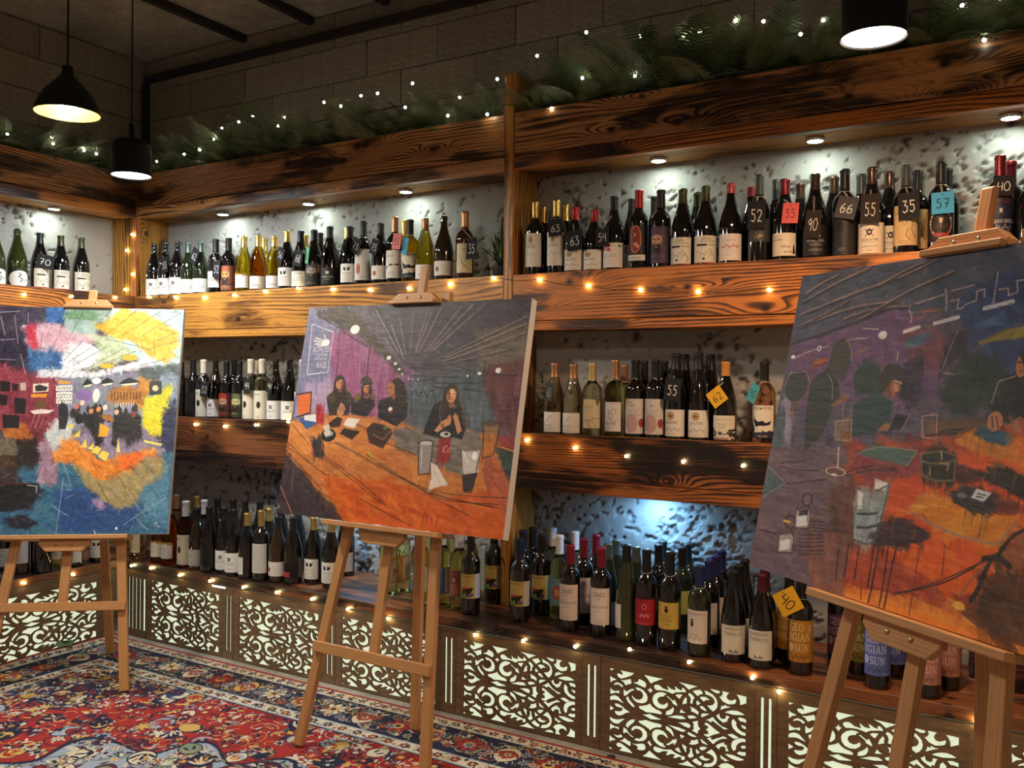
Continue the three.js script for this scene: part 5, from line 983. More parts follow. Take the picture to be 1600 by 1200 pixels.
  ['l', '#1c1c20', 2.6, [796,718,859,775]],
  ['l', '#1c1c20', 2.6, [673,762,730,739,793,713]],
  ['l', '#1c1c20', 2.6, [838,690,916,744]],
  ['l', '#1c1c20', 2.6, [797,640,836,666]],
  ['l', '#1c1c20', 2.6, [935,690,964,708]],
  ['l', '#1c1c20', 2.6, [514,617,543,666]],
  ['l', '#1c1c20', 2.6, [897,801,950,853]],
  ['b', '#a88fb8 #b89ab4', 40, 10, [612,851,660,856,692,887,640,891]],
  ['l', '#e8e8e0', 3, [934,969,941,949,949,972,961,969,964,974]],
  ['e', '#eef2f2', 748, 976, 6, 6],
  ['l', '#eef2f2', 5, [642,984,649,999]],
];
const PAINT_TABLE = [
  ['b', '#5c5560 #665d68 #544e5a #6a626c', 60, 18, [-57,-51,1043,-26,1079,563,-19,621]],
  ['b', '#4a4650 #56505a #403c46', 25, 18, [299,-17,1019,-13,1024,274,745,274,537,335]],
  ['b', '#6b6f8c #7b7a96 #74748e', 80, 16, [-25,-24,210,-13,179,371,15,562]],
  ['b', '#8c4f78 #9a5a84 #7d4468 #a06a90', 80, 14, [135,150,189,118,334,210,515,335,534,472,413,529,195,467]],
  ['b', '#7a5078 #6a4a70', 80, 12, [503,305,579,319,581,440,532,457]],
  ['b', '#9d8aa6 #ab97b0 #8f7f9c', 80, 14, [63,389,182,363,204,522,11,538]],
  ['b', '#4a443c #3b352c #544c42', 45, 12, [145,1,224,29,511,312,486,320,327,166,37,30]],
  ['b', '#4e5a62 #5b6a72 #434c52 #55626a', 85, 16, [534,365,852,310,920,551,644,586,553,501]],
  ['b', '#5f3438 #6e3c3c #4f2c34 #74444a', 65, 16, [849,288,1032,239,1033,593,939,550,853,375]],
  ['b', '#6a6058 #7a6e62 #5c544e', 10, 14, [798,141,1018,103,1016,260,829,288]],
  ['l', '#b8b0b4', 3, [472,231,338,25]],
  ['l', '#3a363e', 4, [481,233,356,31]],
  ['l', '#b8b0b4', 3, [497,253,420,100]],
  ['l', '#3a363e', 4, [506,255,438,105]],
  ['l', '#a8908e', 3, [507,241,453,62]],
  ['l', '#3a363e', 4, [516,243,471,67]],
  ['l', '#9a8484', 3, [525,235,512,44]],
  ['l', '#3a363e', 4, [535,237,529,49]],
  ['l', '#a88f8c', 3, [546,228,576,23]],
  ['l', '#3a363e', 4, [555,229,593,28]],
  ['l', '#a88f8c', 3, [552,230,596,32]],
  ['l', '#3a363e', 4, [561,232,613,37]],
  ['l', '#b09490', 3, [565,227,635,22]],
  ['l', '#3a363e', 4, [574,228,651,27]],
  ['l', '#b09490', 3, [593,226,721,21]],
  ['l', '#3a363e', 4, [602,227,737,27]],
  ['l', '#b39890', 3, [609,222,769,12]],
  ['l', '#3a363e', 4, [618,224,784,17]],
  ['l', '#b39890', 3, [625,222,817,14]],
  ['l', '#3a363e', 4, [634,224,833,20]],
  ['l', '#a89878', 3, [685,241,990,77]],
  ['l', '#3a363e', 4, [694,242,1004,81]],
  ['l', '#b0a070', 3, [685,252,990,109]],
  ['l', '#3a363e', 4, [694,253,1005,114]],
  ['l', '#a08e78', 3, [686,264,991,145]],
  ['l', '#3a363e', 4, [694,265,1005,150]],
  ['l', '#8e8078', 3, [675,271,961,166]],
  ['l', '#3a363e', 4, [684,272,975,171]],
  ['l', '#8e8078', 3, [666,288,934,216]],
  ['l', '#3a363e', 4, [675,289,949,221]],
  ['l', '#77706e', 3, [642,264,866,142]],
  ['l', '#3a363e', 4, [651,265,881,147]],
  ['l', '#6e6668', 3, [584,263,693,138]],
  ['l', '#3a363e', 4, [593,265,709,143]],
  ['l', '#8a8088', 3, [487,271,389,155]],
  ['l', '#3a363e', 4, [496,272,407,160]],
  ['l', '#2a2624', 5, [540,301,664,304,757,314]],
  ['l', '#2a2624', 5, [599,358,655,341]],
  ['l', '#2a2624', 5, [704,281,770,303,842,336]],
  ['l', '#2a2624', 5, [648,368,764,369]],
  ['l', '#2a2624', 5, [646,386,725,392]],
  ['l', '#2a2624', 5, [770,391,849,400]],
  ['l', '#2a2624', 5, [760,366,839,368]],
  ['l', '#2a2624', 5, [537,335,768,344]],
  ['l', '#2a2624', 5, [848,274,850,375]],
  ['l', '#2a2624', 5, [965,260,979,331,887,328]],
  ['l', '#2a2624', 5, [177,126,195,338]],
  ['l', '#2a2624', 5, [335,194,341,337]],
  ['l', '#2a2624', 5, [194,127,320,198]],
  ['l', '#2a2624', 5, [47,39,175,110]],
  ['l', '#2a2624', 5, [869,288,861,332]],
  ['l', '#a89aa8', 2, [284,177,305,337]],
  ['l', '#a89aa8', 2, [321,206,337,361]],
  ['l', '#a89aa8', 2, [402,242,388,360]],
  ['l', '#a89aa8', 2, [507,335,550,531]],
  ['l', '#a89aa8', 2, [796,434,827,548]],
  ['l', '#a89aa8', 2, [853,433,857,547]],
  ['l', '#a89aa8', 2, [560,395,584,515]],
  ['l', '#d8d4dc', 4, [29,85,144,126,148,322,46,336,29,85]],
  ['l', '#c8c4d0', 6, [46,336,148,321]],
  ['e', '#d8d4d4', 115, 178, 19, 17],
  ['l', '#d8d4d4', 7, [104,168,58,155]],
  ['l', '#d8d4d4', 7, [101,175,54,169]],
  ['l', '#d8d4d4', 7, [106,184,63,185]],
  ['l', '#d8d4d4', 6, [112,190,79,196]],
  ['l', '#d8d4d4', 7, [112,166,101,139]],
  ['t', 'BLACK', [139,224]],
  ['t', 'DOG', [134,261]],
  ['t', 'BAR', [136,302]],
  ['e', '#e8e2d8', 250, 116, 23, 22],
  ['e', '#e8e2d8', 431, 254, 10, 10],
  ['e', '#e8e2d8', 465, 281, 7, 7],
  ['e', '#e8e2d8', 486, 306, 6, 6],
  ['e', '#e8e2d8', 502, 328, 4, 4],
  ['e', '#e8e2d8', 535, 350, 3, 4],
  ['e', '#e8e2d8', 550, 352, 3, 3],
  ['e', '#e8e2d8', 576, 353, 3, 3],
  ['e', '#e8e2d8', 783, 334, 4, 5],
  ['e', '#e8e2d8', 830, 323, 8, 8],
  ['e', '#e8e2d8', 903, 310, 11, 12],
  ['l', '#2e3236', 5, [553,426,568,395,590,425,592,455]],
  ['l', '#2e3236', 5, [590,425,604,395,626,424,628,454]],
  ['l', '#2e3236', 5, [626,424,640,394,662,423,664,453]],
  ['p', '#2b241e', [162,444,187,415,211,404,247,406,276,421,286,448,279,522,189,529]],
  ['p', '#2a1e16', [188,370,191,347,210,335,233,346,243,372,252,413,250,439,235,405,208,405,202,441,193,415]],
  ['p', '#7a4a34', [211,391,228,391,233,418,214,419]],
  ['e', '#bb8460', 216, 375, 18, 27],
  ['p', '#7a4a34', [232,361,222,367,225,394,232,391]],
  ['p', '#2a1e16', [195,366,201,349,212,345,226,350,235,367,221,355,212,359]],
  ['l', '#2a1812', 2.2, [206,372,214,372]],
  ['l', '#2a1812', 2.2, [220,372,228,372]],
  ['l', '#7a4a34', 2, [214,374,214,382]],
  ['l', '#7a3028', 2.4, [214,389,224,388]],
  ['p', '#4a3c26', [164,442,188,415,213,450,189,483]],
  ['p', '#4a3c26', [252,409,279,426,281,464,261,441]],
  ['l', '#8a7448', 3, [165,439,190,412]],
  ['l', '#8a7448', 3, [251,403,278,420]],
  ['p', '#c08a66', [225,521,225,491,238,467,253,477,262,496,257,522,238,527]],
  ['l', '#5a3424', 2, [235,481,245,513]],
  ['l', '#5a3424', 2, [244,477,254,508]],
  ['l', '#2a1c14', 5, [222,442,230,497]],
  ['p', '#1f1c1a', [282,456,310,420,354,446,391,421,399,476,370,526,297,518]],
  ['p', '#241a14', [325,391,328,371,345,361,364,370,373,392,379,421,376,439,365,420,342,421,335,440,327,422]],
  ['p', '#6e4228', [345,409,359,409,364,432,347,432]],
  ['e', '#b07c54', 349, 395, 16, 23],
  ['p', '#6e4228', [364,383,355,388,357,411,364,409]],
  ['p', '#241a14', [331,387,336,373,346,369,358,374,366,388,354,378,346,381]],
  ['l', '#2a1812', 2.2, [340,392,348,393]],
  ['l', '#2a1812', 2.2, [353,392,360,392]],
  ['l', '#6e4228', 2, [348,394,347,401]],
  ['l', '#7a3028', 2.4, [348,407,357,406]],
  ['p', '#3a342a', [314,378,317,353,337,337,365,351,375,376,346,367]],
  ['l', '#5a5040', 3, [315,375,345,364,374,373]],
  ['p', '#7a5c3c', [289,440,318,418,330,439,309,463]],
  ['p', '#7a5c3c', [372,421,391,424,393,449,379,446]],
  ['p', '#1c1a1c', [411,454,449,436,491,435,545,456,551,520,510,566,422,527]],
  ['p', '#281c14', [452,398,458,364,486,345,517,366,540,434,542,479,515,487,493,435]],
  ['p', '#a8724f', [443,376,460,365,477,382,480,418,468,429,450,413,444,402]],
  ['l', '#4a2a1c', 3, [449,393,462,391]],
  ['l', '#6a2a22', 3, [448,413,459,414]],
  ['p', '#8a5a3c', [468,424,483,418,489,443,475,446]],
  ['e', '#e0d4c8', 472, 490, 9, 11],
  ['e', '#a8302c', 476, 500, 7, 6],
  ['l', '#6a5a58', 2, [418,456,450,439]],
  ['l', '#5a4a48', 2, [488,519,506,563]],
  ['p', '#141316', [654,468,689,442,721,466,744,487,769,451,792,499,805,556,795,608,760,599,718,608,628,591,638,535]],
  ['p', '#3a2417', [697,412,701,382,722,367,747,381,757,414,766,462,763,491,748,457,719,458,711,493,701,464]],
  ['p', '#8a5638', [722,440,740,439,746,474,725,475]],
  ['e', '#c8916c', 728, 418, 20, 35],
  ['p', '#8a5638', [706,401,720,408,725,443,717,440]],
  ['p', '#3a2417', [705,407,712,385,724,380,739,387,749,407,734,393,724,397]],
  ['l', '#2a1812', 2.2, [716,415,725,415]],
  ['l', '#2a1812', 2.2, [732,415,741,414]],
  ['l', '#8a5638', 2, [730,417,734,427]],
  ['l', '#7a3028', 2.4, [726,437,737,436]],
  ['p', '#e0b090', [718,392,736,393,737,421,728,424]],
  ['p', '#3a2417', [691,481,692,408,697,393,708,451,711,510,696,547]],
  ['p', '#c88f6a', [676,576,698,538,732,513,742,526,738,545,712,562,690,584]],
  ['p', '#c88f6a', [749,495,764,505,788,571,774,585,755,537]],
  ['p', '#8a5a40', [699,547,709,541,716,558,705,564]],
  ['p', '#0d0d10', [707,488,742,472,751,511,721,524]],
  ['p', '#b8805c', [721,520,730,503,739,509,736,529]],
  ['p', '#b8805c', [744,509,758,498,762,519,751,527]],
  ['l', '#7a6a58', 2, [709,488,742,474]],
  ['l', '#9a9088', 2, [655,464,638,535,630,587]],
  ['l', '#9a9088', 2, [771,451,796,506,808,556,797,607]],
  ['l', '#9a9088', 2, [692,408,684,482,699,540]],
  ['p', '#50483c', [768,454,794,499,806,553,793,550,778,493]],
  ['b', '#b5713a #c07c40 #a8622c #d08a48 #bb7a44', 8, 16, [-29,565,196,522,382,527,546,557,629,576,870,574,1000,752,1030,1016,324,1013,0,725]],
  ['b', '#b8561c #c8641e #c06a26 #a84c16', 30, 16, [212,819,530,807,752,872,997,779,1011,1018,347,1010]],
  ['b', '#6a6460 #75706c #827a74 #5e5a58', 12, 16, [496,572,629,576,863,574,871,665,812,754,624,697,521,645]],
  ['b', '#c88a50 #b9783e', 10, 14, [9,578,273,543,330,702,49,705]],
  ['b', '#3a3036 #40353c #352b32', 40, 16, [-6,717,338,1000,-16,1021]],
  ['b', '#33453f #2c3c38', 70, 10, [931,623,1001,643,996,773]],
  ['b', '#8a2f32 #98403c', 20, 10, [933,585,1001,588,1000,636,936,633]],
  ['b', '#b0603a #a0583c #8a4a3a', 50, 14, [878,672,928,682,1000,779,1001,927,915,787]],
  ['l', '#d8922e', 5, [935,626,1001,646]],
  ['p', '#c9682a', [15,439,80,425,90,518,32,532]],
  ['l', '#3a2018', 8, [9,431,81,419,93,520,29,541]],
  ['p', '#2f5f9c', [37,549,122,530,130,573,87,600]],
  ['p', '#d8d4d0', [64,535,122,525,129,562,68,556]],
  ['b', '#a82a34 #8c1f28', 80, 8, [120,493,158,488,166,571,131,569]],
  ['p', '#2a211f', [193,566,230,533,256,542,247,577,208,586]],
  ['p', '#d9d4d0', [264,570,280,537,338,540,321,584]],
  ['e', '#20232a', 200, 621, 36, 31],
  ['e', '#9a9a92', 199, 613, 24, 14],
  ['p', '#c8c0b4', [168,579,194,570,211,616,189,632]],
  ['b', '#35323a #2a2830', 60, 8, [121,653,172,633,195,718,146,732]],
  ['l', '#a8302c', 4, [121,653,147,730]],
  ['l', '#a8302c', 4, [164,633,187,696]],
  ['p', '#201c1c', [255,611,271,585,347,597,316,635]],
  ['p', '#3a2420', [376,584,401,554,456,562,493,582,493,609,464,667,399,644]],
  ['l', '#8a7468', 4, [409,606,458,626,490,586]],
  ['l', '#1a1212', 6, [420,575,467,580]],
  ['e', '#5a6a34', 462, 574, 11, 9],
  ['l', '#b5a82a', 9, [398,682,436,725]],
  ['p', '#8f8a88', [618,631,677,619,682,758,632,762]],
  ['l', '#322c2c', 5, [615,632,648,616,679,622,681,761,633,769,618,631]],
  ['l', '#d8d0cc', 4, [632,652,642,739]],
  ['e', '#b8b0ac', 649, 633, 25, 10],
  ['b', '#8f2426 #a02c2c #7a1c1e', 85, 8, [701,594,748,596,752,709,705,709]],
  ['e', '#b8b4b0', 724, 590, 22, 13],
  ['e', '#2a1414', 728, 588, 8, 6],
  ['s', 'Co', [718,665]],
  ['p', '#bdb6b2', [798,656,874,650,873,742,810,754]],
  ['p', '#2c2a30', [814,757,873,742,861,819,826,823]],
  ['l', '#3a3434', 5, [796,653,827,822,857,825,875,651]],
  ['e', '#e8e2dc', 852, 674, 12, 18],
  ['l', '#f0ece8', 6, [806,656,829,703]],
  ['p', '#8a6a4a', [875,531,931,532,934,578,877,581]],
  ['b', '#b5752a #a0621e', 85, 8, [879,581,933,578,922,669,885,671]],
  ['l', '#3a2c26', 5, [873,535,900,522,932,536,935,585,923,669,886,678,873,535]],
  ['e', '#5a4a44', 901, 537, 23, 11],
  ['p', '#cfc6c0', [680,713,707,725,762,802,710,817,683,842,690,778]],
  ['l', '#8a807a', 2, [693,735,728,796]],
  ['l', '#2b1d16', 2.6, [-3,684,88,734,222,806]],
  ['l', '#2b1d16', 2.6, [-2,664,126,755,217,803]],
  ['l', '#2b1d16', 2.6, [196,727,313,795,434,874,515,914]],
  ['l', '#2b1d16', 2.6, [199,719,327,786,498,898]],
  ['l', '#2b1d16', 2.6, [234,654,379,714,572,796,678,837,819,865,976,876]],
  ['l', '#2b1d16', 2.6, [241,650,411,719,603,807,748,844,997,833]],
  ['l', '#2b1d16', 2.6, [392,698,523,763,679,844,766,870,968,863]],
  ['l', '#2b1d16', 2.6, [672,844,753,879,858,916]],
  ['l', '#2b1d16', 2.6, [678,840,791,861,950,872]],
  ['l', '#2b1d16', 2.6, [391,894,505,941,642,990]],
  ['l', '#2b1d16', 2.6, [-1,571,111,669]],
  ['l', '#2b1d16', 2.6, [460,637,607,683]],
  ['l', '#2b1d16', 2.6, [324,564,503,623]],
  ['l', '#2b1d16', 2.6, [-4,701,116,796,260,914]],
  ['l', '#9c3f14', 6, [386,909,394,975]],
  ['l', '#9c3f14', 6, [448,917,454,946]],
  ['l', '#9c3f14', 6, [682,921,678,992]],
  ['l', '#9c3f14', 6, [690,927,692,969]],
  ['l', '#9c3f14', 6, [739,929,735,978]],
  ['l', '#9c3f14', 6, [713,939,715,960]],
  ['l', '#9c3f14', 6, [229,802,243,862]],
  ['l', '#b87a68', 5, [-5,869,83,998]],
  ['l', '#8a6a64', 4, [52,797,63,895]],
  ['l', '#b0a0a0', 3, [-2,956,14,974,1,980]],
];
const PAINT_BAR = [
  ['b', '#4a4452 #554b5c #5a4f63 #50485a', 70, 18, [-191,-54,1085,-17,1133,519,-30,673]],
  ['b', '#3f4754 #474b5c #4d4a5e #424a58', 30, 18, [-22,-10,674,-27,863,-35,882,127,655,131,369,160,21,232]],
  ['b', '#5e4668 #66486a #6a4560 #584466', 60, 18, [5,249,236,176,367,149,492,268,494,365,416,445,236,422,29,429]],
  ['b', '#6b3b40 #744248 #5f3a48', 50, 14, [368,242,471,218,517,288,425,325]],
  ['b', '#27355a #2c3f68 #1f2c50 #30466e', 50, 16, [512,144,653,86,901,52,939,397,615,345,549,251]],
  ['b', '#8a7a2e #7a6c30', -15, 10, [570,257,678,218,682,245,575,264]],
  ['b', '#3a5a7c #4a6a84', 0, 10, [566,201,611,188,611,213,573,220]],
  ['b', '#3f5a70 #5a7a90', 0, 10, [392,244,437,228,436,253,398,262]],
  ['l', '#94796c', 5, [20,93,118,45,238,5]],
  ['l', '#2e2b33', 8, [23,99,122,50,241,10]],
  ['l', '#94796c', 5, [22,135,196,83,350,48,438,8]],
  ['l', '#2e2b33', 8, [25,141,200,88,353,53,441,13]],
  ['l', '#94796c', 5, [37,179,181,126,343,123]],
  ['l', '#2e2b33', 8, [41,184,185,132,346,129]],
  ['l', '#94796c', 5, [23,178,101,148,189,105]],
  ['l', '#2e2b33', 8, [27,183,105,154,192,110]],
  ['l', '#94796c', 5, [182,163,262,137,373,142]],
  ['l', '#2e2b33', 8, [186,169,265,142,376,147]],
  ['l', '#94796c', 5, [225,175,358,96,481,54]],
  ['l', '#2e2b33', 8, [228,180,361,101,484,59]],
  ['l', '#94796c', 5, [276,68,361,24,398,14]],
  ['l', '#2e2b33', 8, [279,73,363,29,400,19]],
  ['l', '#94796c', 5, [27,63,79,34,136,12]],
  ['l', '#2e2b33', 8, [31,69,83,40,140,18]],
  ['l', '#2a2228', 10, [6,240,120,213,236,176,307,154]],
  ['l', '#a8938c', 4, [396,137,434,126,467,117]],
  ['l', '#a8938c', 4, [467,102,475,115,479,165]],
  ['l', '#a8938c', 4, [485,109,539,99]],
  ['l', '#a8938c', 4, [488,139,507,136,506,162,519,163,526,150,550,145,548,116,565,114,568,135]],
  ['l', '#a8938c', 4, [591,73,591,156]],
  ['l', '#a8938c', 4, [598,120,619,118,623,137,641,132,635,102,655,101]],
  ['l', '#a8938c', 4, [382,138,379,156,392,172,391,193]],
  ['l', '#a8938c', 4, [251,199,298,207]],
  ['l', '#a8938c', 4, [213,235,273,230]],
  ['l', '#a8938c', 4, [29,286,68,269,146,252]],
  ['l', '#a8938c', 4, [369,279,370,302]],
  ['l', '#8a5530', 5, [406,184,424,177,419,162,467,161]],
  ['l', '#8a5a3a', 5, [244,280,276,260]],
  ['l', '#e4dacb', 11, [376,220,415,209]],
  ['l', '#e4dacb', 11, [455,198,515,187]],
  ['l', '#e4dacb', 11, [572,168,633,156]],
  ['e', '#e8dccb', 315, 225, 13, 13],
  ['e', '#d8ccc4', 114, 258, 8, 10],
  ['e', '#5a4a60', 114, 258, 4, 5],
  ['e', '#e8dccb', 22, 284, 8, 7],
  ['b', '#8a4a2a #9a5a30', -20, 8, [107,305,146,283,149,300,110,320]],
  ['l', '#6a2430', 8, [104,322,150,306]],
  ['p', '#3a3a2c', [157,326,160,261,175,233,201,230,223,252,232,302,218,367,189,351]],
  ['p', '#2f3228', [107,369,154,324,197,362,217,422,197,456,178,541,128,596,107,461]],
  ['l', '#8f7a8a', 3, [161,346,182,362,191,423]],
  ['l', '#9a8a8a', 3, [201,232,223,252,232,302]],
  ['p', '#7a5a48', [189,446,213,417,233,404,247,413,238,430,207,447]],
  ['e', '#32362f', 55, 384, 43, 54],
  ['l', '#9a7a84', 3, [10,388,23,340,81,334,101,369]],
  ['b', '#7a5546 #6a4a40', 65, 8, [37,452,85,386,101,386,60,451,62,492,44,487]],
  ['b', '#7d7484 #8d8494', 85, 10, [3,436,42,429,76,578,49,593]],
  ['b', '#4e5a5c #445054', 80, 10, [-6,490,23,465,49,593,11,603]],
  ['e', '#2b3b36', 289, 358, 40, 50],
  ['b', '#2b3b36 #304440', 60, 10, [250,345,282,308,328,335,339,397,278,410]],
  ['p', '#26403e', [265,439,329,397,379,427,378,490,340,521,277,535]],
  ['e', '#8c5f44', 371, 385, 23, 26],
  ['p', '#2f2c22', [330,382,330,345,345,315,381,318,404,348,403,365,368,361,353,387,343,402]],
  ['l', '#caa08a', 3, [373,361,397,371]],
  ['l', '#3a2418', 4, [379,379,395,377]],
  ['l', '#3a2418', 4, [384,399,397,397]],
  ['p', '#6a4430', [353,392,360,366,373,407,366,417]],
  ['p', '#b07c5c', [373,373,386,376,390,391,379,394]],
  ['p', '#8a6248', [349,513,365,489,390,487,379,510]],
  ['p', '#14181a', [382,508,395,461,431,462,416,502]],
  ['l', '#a08a68', 3, [416,502,432,460]],
  ['b', '#2f2636 #382c40', 80, 12, [389,310,445,306,453,414,401,411]],
  ['b', '#2b2330 #342a38', 70, 10, [511,249,521,223,544,230,547,279,512,312,490,365,491,302]],
  ['l', '#8a7a84', 3, [494,336,511,249,520,224]],
  ['l', '#8a7468', 4, [499,340,525,343]],
  ['b', '#252f28 #1e2a26 #2a3a30 #223028', 40, 14, [505,403,526,322,574,285,629,314,645,345,627,408,551,452]],
  ['b', '#1d1c1c #242222 #1a1818', 70, 14, [629,444,647,363,675,347,847,321,865,477,636,496]],
  ['e', '#9a6a4e', 677, 321, 13, 31],
  ['l', '#2a1812', 4, [668,314,675,313]],
  ['l', '#6a2a22', 4, [673,336,680,335]],
  ['p', '#6e4630', [675,301,688,310,691,349,685,345]],
  ['p', '#2a1c16', [667,292,679,275,696,293,705,362,692,345]],
  ['l', '#8a8078', 4, [625,417,632,363,667,349]],
  ['e', '#a06e54', 639, 465, 17, 26],
  ['l', '#1d1414', 3, [630,452,636,479]],
  ['l', '#1d1414', 3, [641,452,648,482]],
  ['b', '#9a6a50 #8c5c44', 30, 8, [663,477,689,449,704,457,709,494,674,498]],
  ['b', '#6b5a4a #7a6a58', 85, 8, [216,494,266,484,274,548,224,550]],
  ['l', '#a8946c', 3, [216,494,266,484,275,548,224,550,216,494]],
  ['l', '#9a8470', 3, [231,438,241,508]],
  ['b', '#4f4448 #5c5052', 85, 8, [466,462,502,455,510,521,475,521]],
  ['l', '#a08c84', 3, [466,462,502,455,510,521,475,521,466,462]],
  ['b', '#5a4634 #6a5038', 0, 10, [504,479,615,453,614,498,509,512]],
  ['l', '#2a1f1a', 5, [516,502,573,490]],
  ['l', '#2a1f1a', 5, [483,514,558,501]],
  ['b', '#5d4a52 #6a545a #63505e #6e5a5e', 8, 18, [-131,626,144,584,284,562,328,681,289,823,272,1020,-39,1021]],
  ['b', '#8e3f24 #a8481c #9a3a1e #843a28', 30, 18, [263,567,708,489,944,451,1003,988,324,1004,269,859,317,683]],
  ['b', '#b5511a #c05a1a #b84a18 #a8441a', 20, 18, [421,617,712,519,947,473,982,789,758,857,533,879,415,834]],
  ['b', '#c8661e #c05a1a #ba4e1a', 30, 16, [516,773,732,667,912,633,931,804,620,907,486,864]],
  ['b', '#c07a2a #b8702c #c88430 #b06a30', 15, 16, [298,986,436,954,587,953,800,922,996,922,1007,1020,744,999,324,1004]],
  ['b', '#7a3a3a #84403c #6e3840', 10, 14, [285,593,479,547,494,612,412,648,322,651]],
  ['b', '#5a3c34 #6a4436 #4e3630', 80, 14, [232,697,317,683,348,850,276,868]],
  ['b', '#6a4a44 #7a5648 #84584a', 70, 16, [189,867,318,858,334,1001,247,1012]],
  ['p', '#4d6660', [302,586,346,553,469,560,448,604]],
  ['l', '#8a8878', 3, [302,586,346,553,469,560,448,604]],
  ['b', '#46565a #4e6062', 60, 8, [3,760,5,664,79,709]],
  ['l', '#8a747c', 4, [5,768,79,709,3,662]],
  ['l', '#b8a49a', 6, [242,572,249,635]],
  ['e', '#b0a08a', 244, 647, 33, 14],
  ['e', '#6e4a48', 244, 647, 28, 11],
  ['e', '#d8ccbc', 242, 657, 10, 4],
  ['l', '#3a2226', 4, [49,656,123,663,187,649]],
  ['l', '#3a2226', 4, [84,709,159,691,221,674]],
  ['l', '#3a2226', 4, [278,647,317,623,357,616]],
  ['l', '#3a2226', 4, [285,654,349,627,421,612]],
  ['l', '#3a2226', 4, [47,644,140,627]],
  ['l', '#3a2226', 4, [14,875,83,875]],
  ['l', '#3a2226', 4, [328,625,390,629,421,617]],
  ['b', '#7f8a8c #8f9a9c #99a3a3 #6f7a7c', 85, 10, [319,688,377,686,411,661,405,817,378,843,335,833]],
  ['p', '#e0dad2', [367,649,408,660,398,679,371,679]],
  ['l', '#2f3436', 6, [334,757,367,755,392,745]],
  ['l', '#2f3436', 6, [338,797,369,795,393,783]],
  ['l', '#c8ccca', 5, [331,701,334,747]],
  ['l', '#4a5254', 5, [377,686,411,661,405,817,378,843,335,833]],
  ['p', '#c8c4bc', [322,692,340,695,346,739,333,747]],
  ['b', '#2c2022 #3a282a #34262a', 10, 10, [396,772,467,745,536,775,520,800,397,841]],
  ['b', '#20261f #262c26 #1a201c', 80, 10, [480,566,524,549,564,561,570,625,533,636,492,623]],
  ['l', '#74684e', 4, [483,585,513,593,565,575]],
  ['l', '#74684e', 4, [480,567,524,549,564,561,570,625,533,636,492,623,480,567]],
  ['l', '#8a7a58', 6, [507,598,509,622]],
  ['l', '#a0906a', 5, [528,551,534,574]],
  ['l', '#8a7a58', 6, [529,586,550,584,550,600]],
  ['b', '#3c1c1c #4a2420 #441e1e', 10, 10, [566,579,628,598,627,616,573,628]],
  ['b', '#191a1a #222424', 20, 10, [636,612,656,577,722,593,852,609,858,658,730,648]],
  ['b', '#b8741c #c07f22 #b07020 #c88a2a', -25, 12, [480,724,504,671,576,673,647,700,718,703,688,765,577,759]],
  ['l', '#8a7468', 6, [481,728,578,766,688,768,718,705]],
  ['l', '#8a7468', 4, [488,708,504,671]],
  ['b', '#23222c #2c2b36', 20, 8, [570,666,595,635,675,647,665,688,647,701,578,682]],
  ['p', '#b8b8c0', [615,663,624,639,658,644,643,670]],
  ['p', '#e0e0e2', [621,657,630,646,647,651,638,667]],
  ['l', '#23222c', 3, [628,651,645,653]],
  ['l', '#23222c', 3, [626,658,641,660]],
  ['e', '#6a6a72', 594, 661, 12, 8],
  ['b', '#5a2a20 #6a3022', 10, 10, [674,656,717,657,713,679,665,692]],
  ['b', '#a8681c #b87a24', 10, 12, [557,521,596,485,714,531,696,557,625,550]],
  ['b', '#2f4f62 #3a5c6e', 10, 10, [597,503,612,484,688,495,674,525]],
  ['b', '#b8661c #c8742a', 20, 12, [689,504,804,469,846,560,722,593,693,559]],
  ['e', '#3a2a2c', 124, 827, 20, 23],
  ['e', '#6a545c', 124, 827, 15, 17],
  ['p', '#5a484c', [104,854,138,846,147,863,94,878]],
  ['p', '#9a8a86', [90,879,132,863,150,876,147,920,97,929]],
  ['p', '#d8d0cc', [100,893,132,880,140,911,104,923]],
  ['l', '#3a2a2c', 4, [96,860,90,879,98,930,147,921,150,876,133,852]],
  ['e', '#3a2a2c', 168, 746, 20, 22],
  ['e', '#6a545c', 168, 746, 14, 17],
  ['p', '#5a484c', [149,770,181,764,189,777,138,790]],
  ['p', '#9a8a86', [134,790,175,777,192,790,189,833,141,840]],
  ['p', '#d8d0cc', [143,805,175,794,183,825,148,835]],
  ['l', '#3a2a2c', 4, [140,773,134,790,142,842,189,834,192,790,176,766]],
  ['e', '#b89a3a', 111, 828, 16, 5],
  ['p', '#2a2020', [148,788,177,777,179,793,151,801]],
  ['l', '#3a2a2a', 3, [160,860,204,853,242,839]],
  ['l', '#3a2a2a', 3, [162,872,206,864,244,851]],
  ['l', '#3a2a2a', 3, [164,883,208,875,247,863]],
  ['l', '#3a2a2a', 3, [167,895,210,887,249,875]],
  ['l', '#3a2a2a', 3, [169,906,213,898,251,887]],
  ['l', '#3a2a2a', 3, [171,917,232,904,259,898]],
  ['l', '#3a2a2a', 3, [195,811,246,800,295,822]],
  ['l', '#3a2a2a', 3, [197,821,248,810,295,822]],
  ['l', '#3a2a2a', 3, [199,830,250,820,295,822]],
  ['l', '#3a2a2a', 3, [201,839,252,830,295,822]],
  ['l', '#2a1a18', 5, [355,849,358,893,359,944]],
  ['l', '#2a1a18', 5, [397,839,400,897,400,957]],
  ['l', '#2a1a18', 5, [411,835,412,913,409,994]],
  ['l', '#2a1a18', 5, [435,834,439,906,439,996]],
  ['l', '#2a1a18', 5, [457,824,455,910,455,949,453,997]],
  ['l', '#2a1a18', 5, [325,856,328,944]],
  ['l', '#2a1a18', 5, [299,872,304,963]],
  ['l', '#2a1a18', 5, [425,832,425,863]],
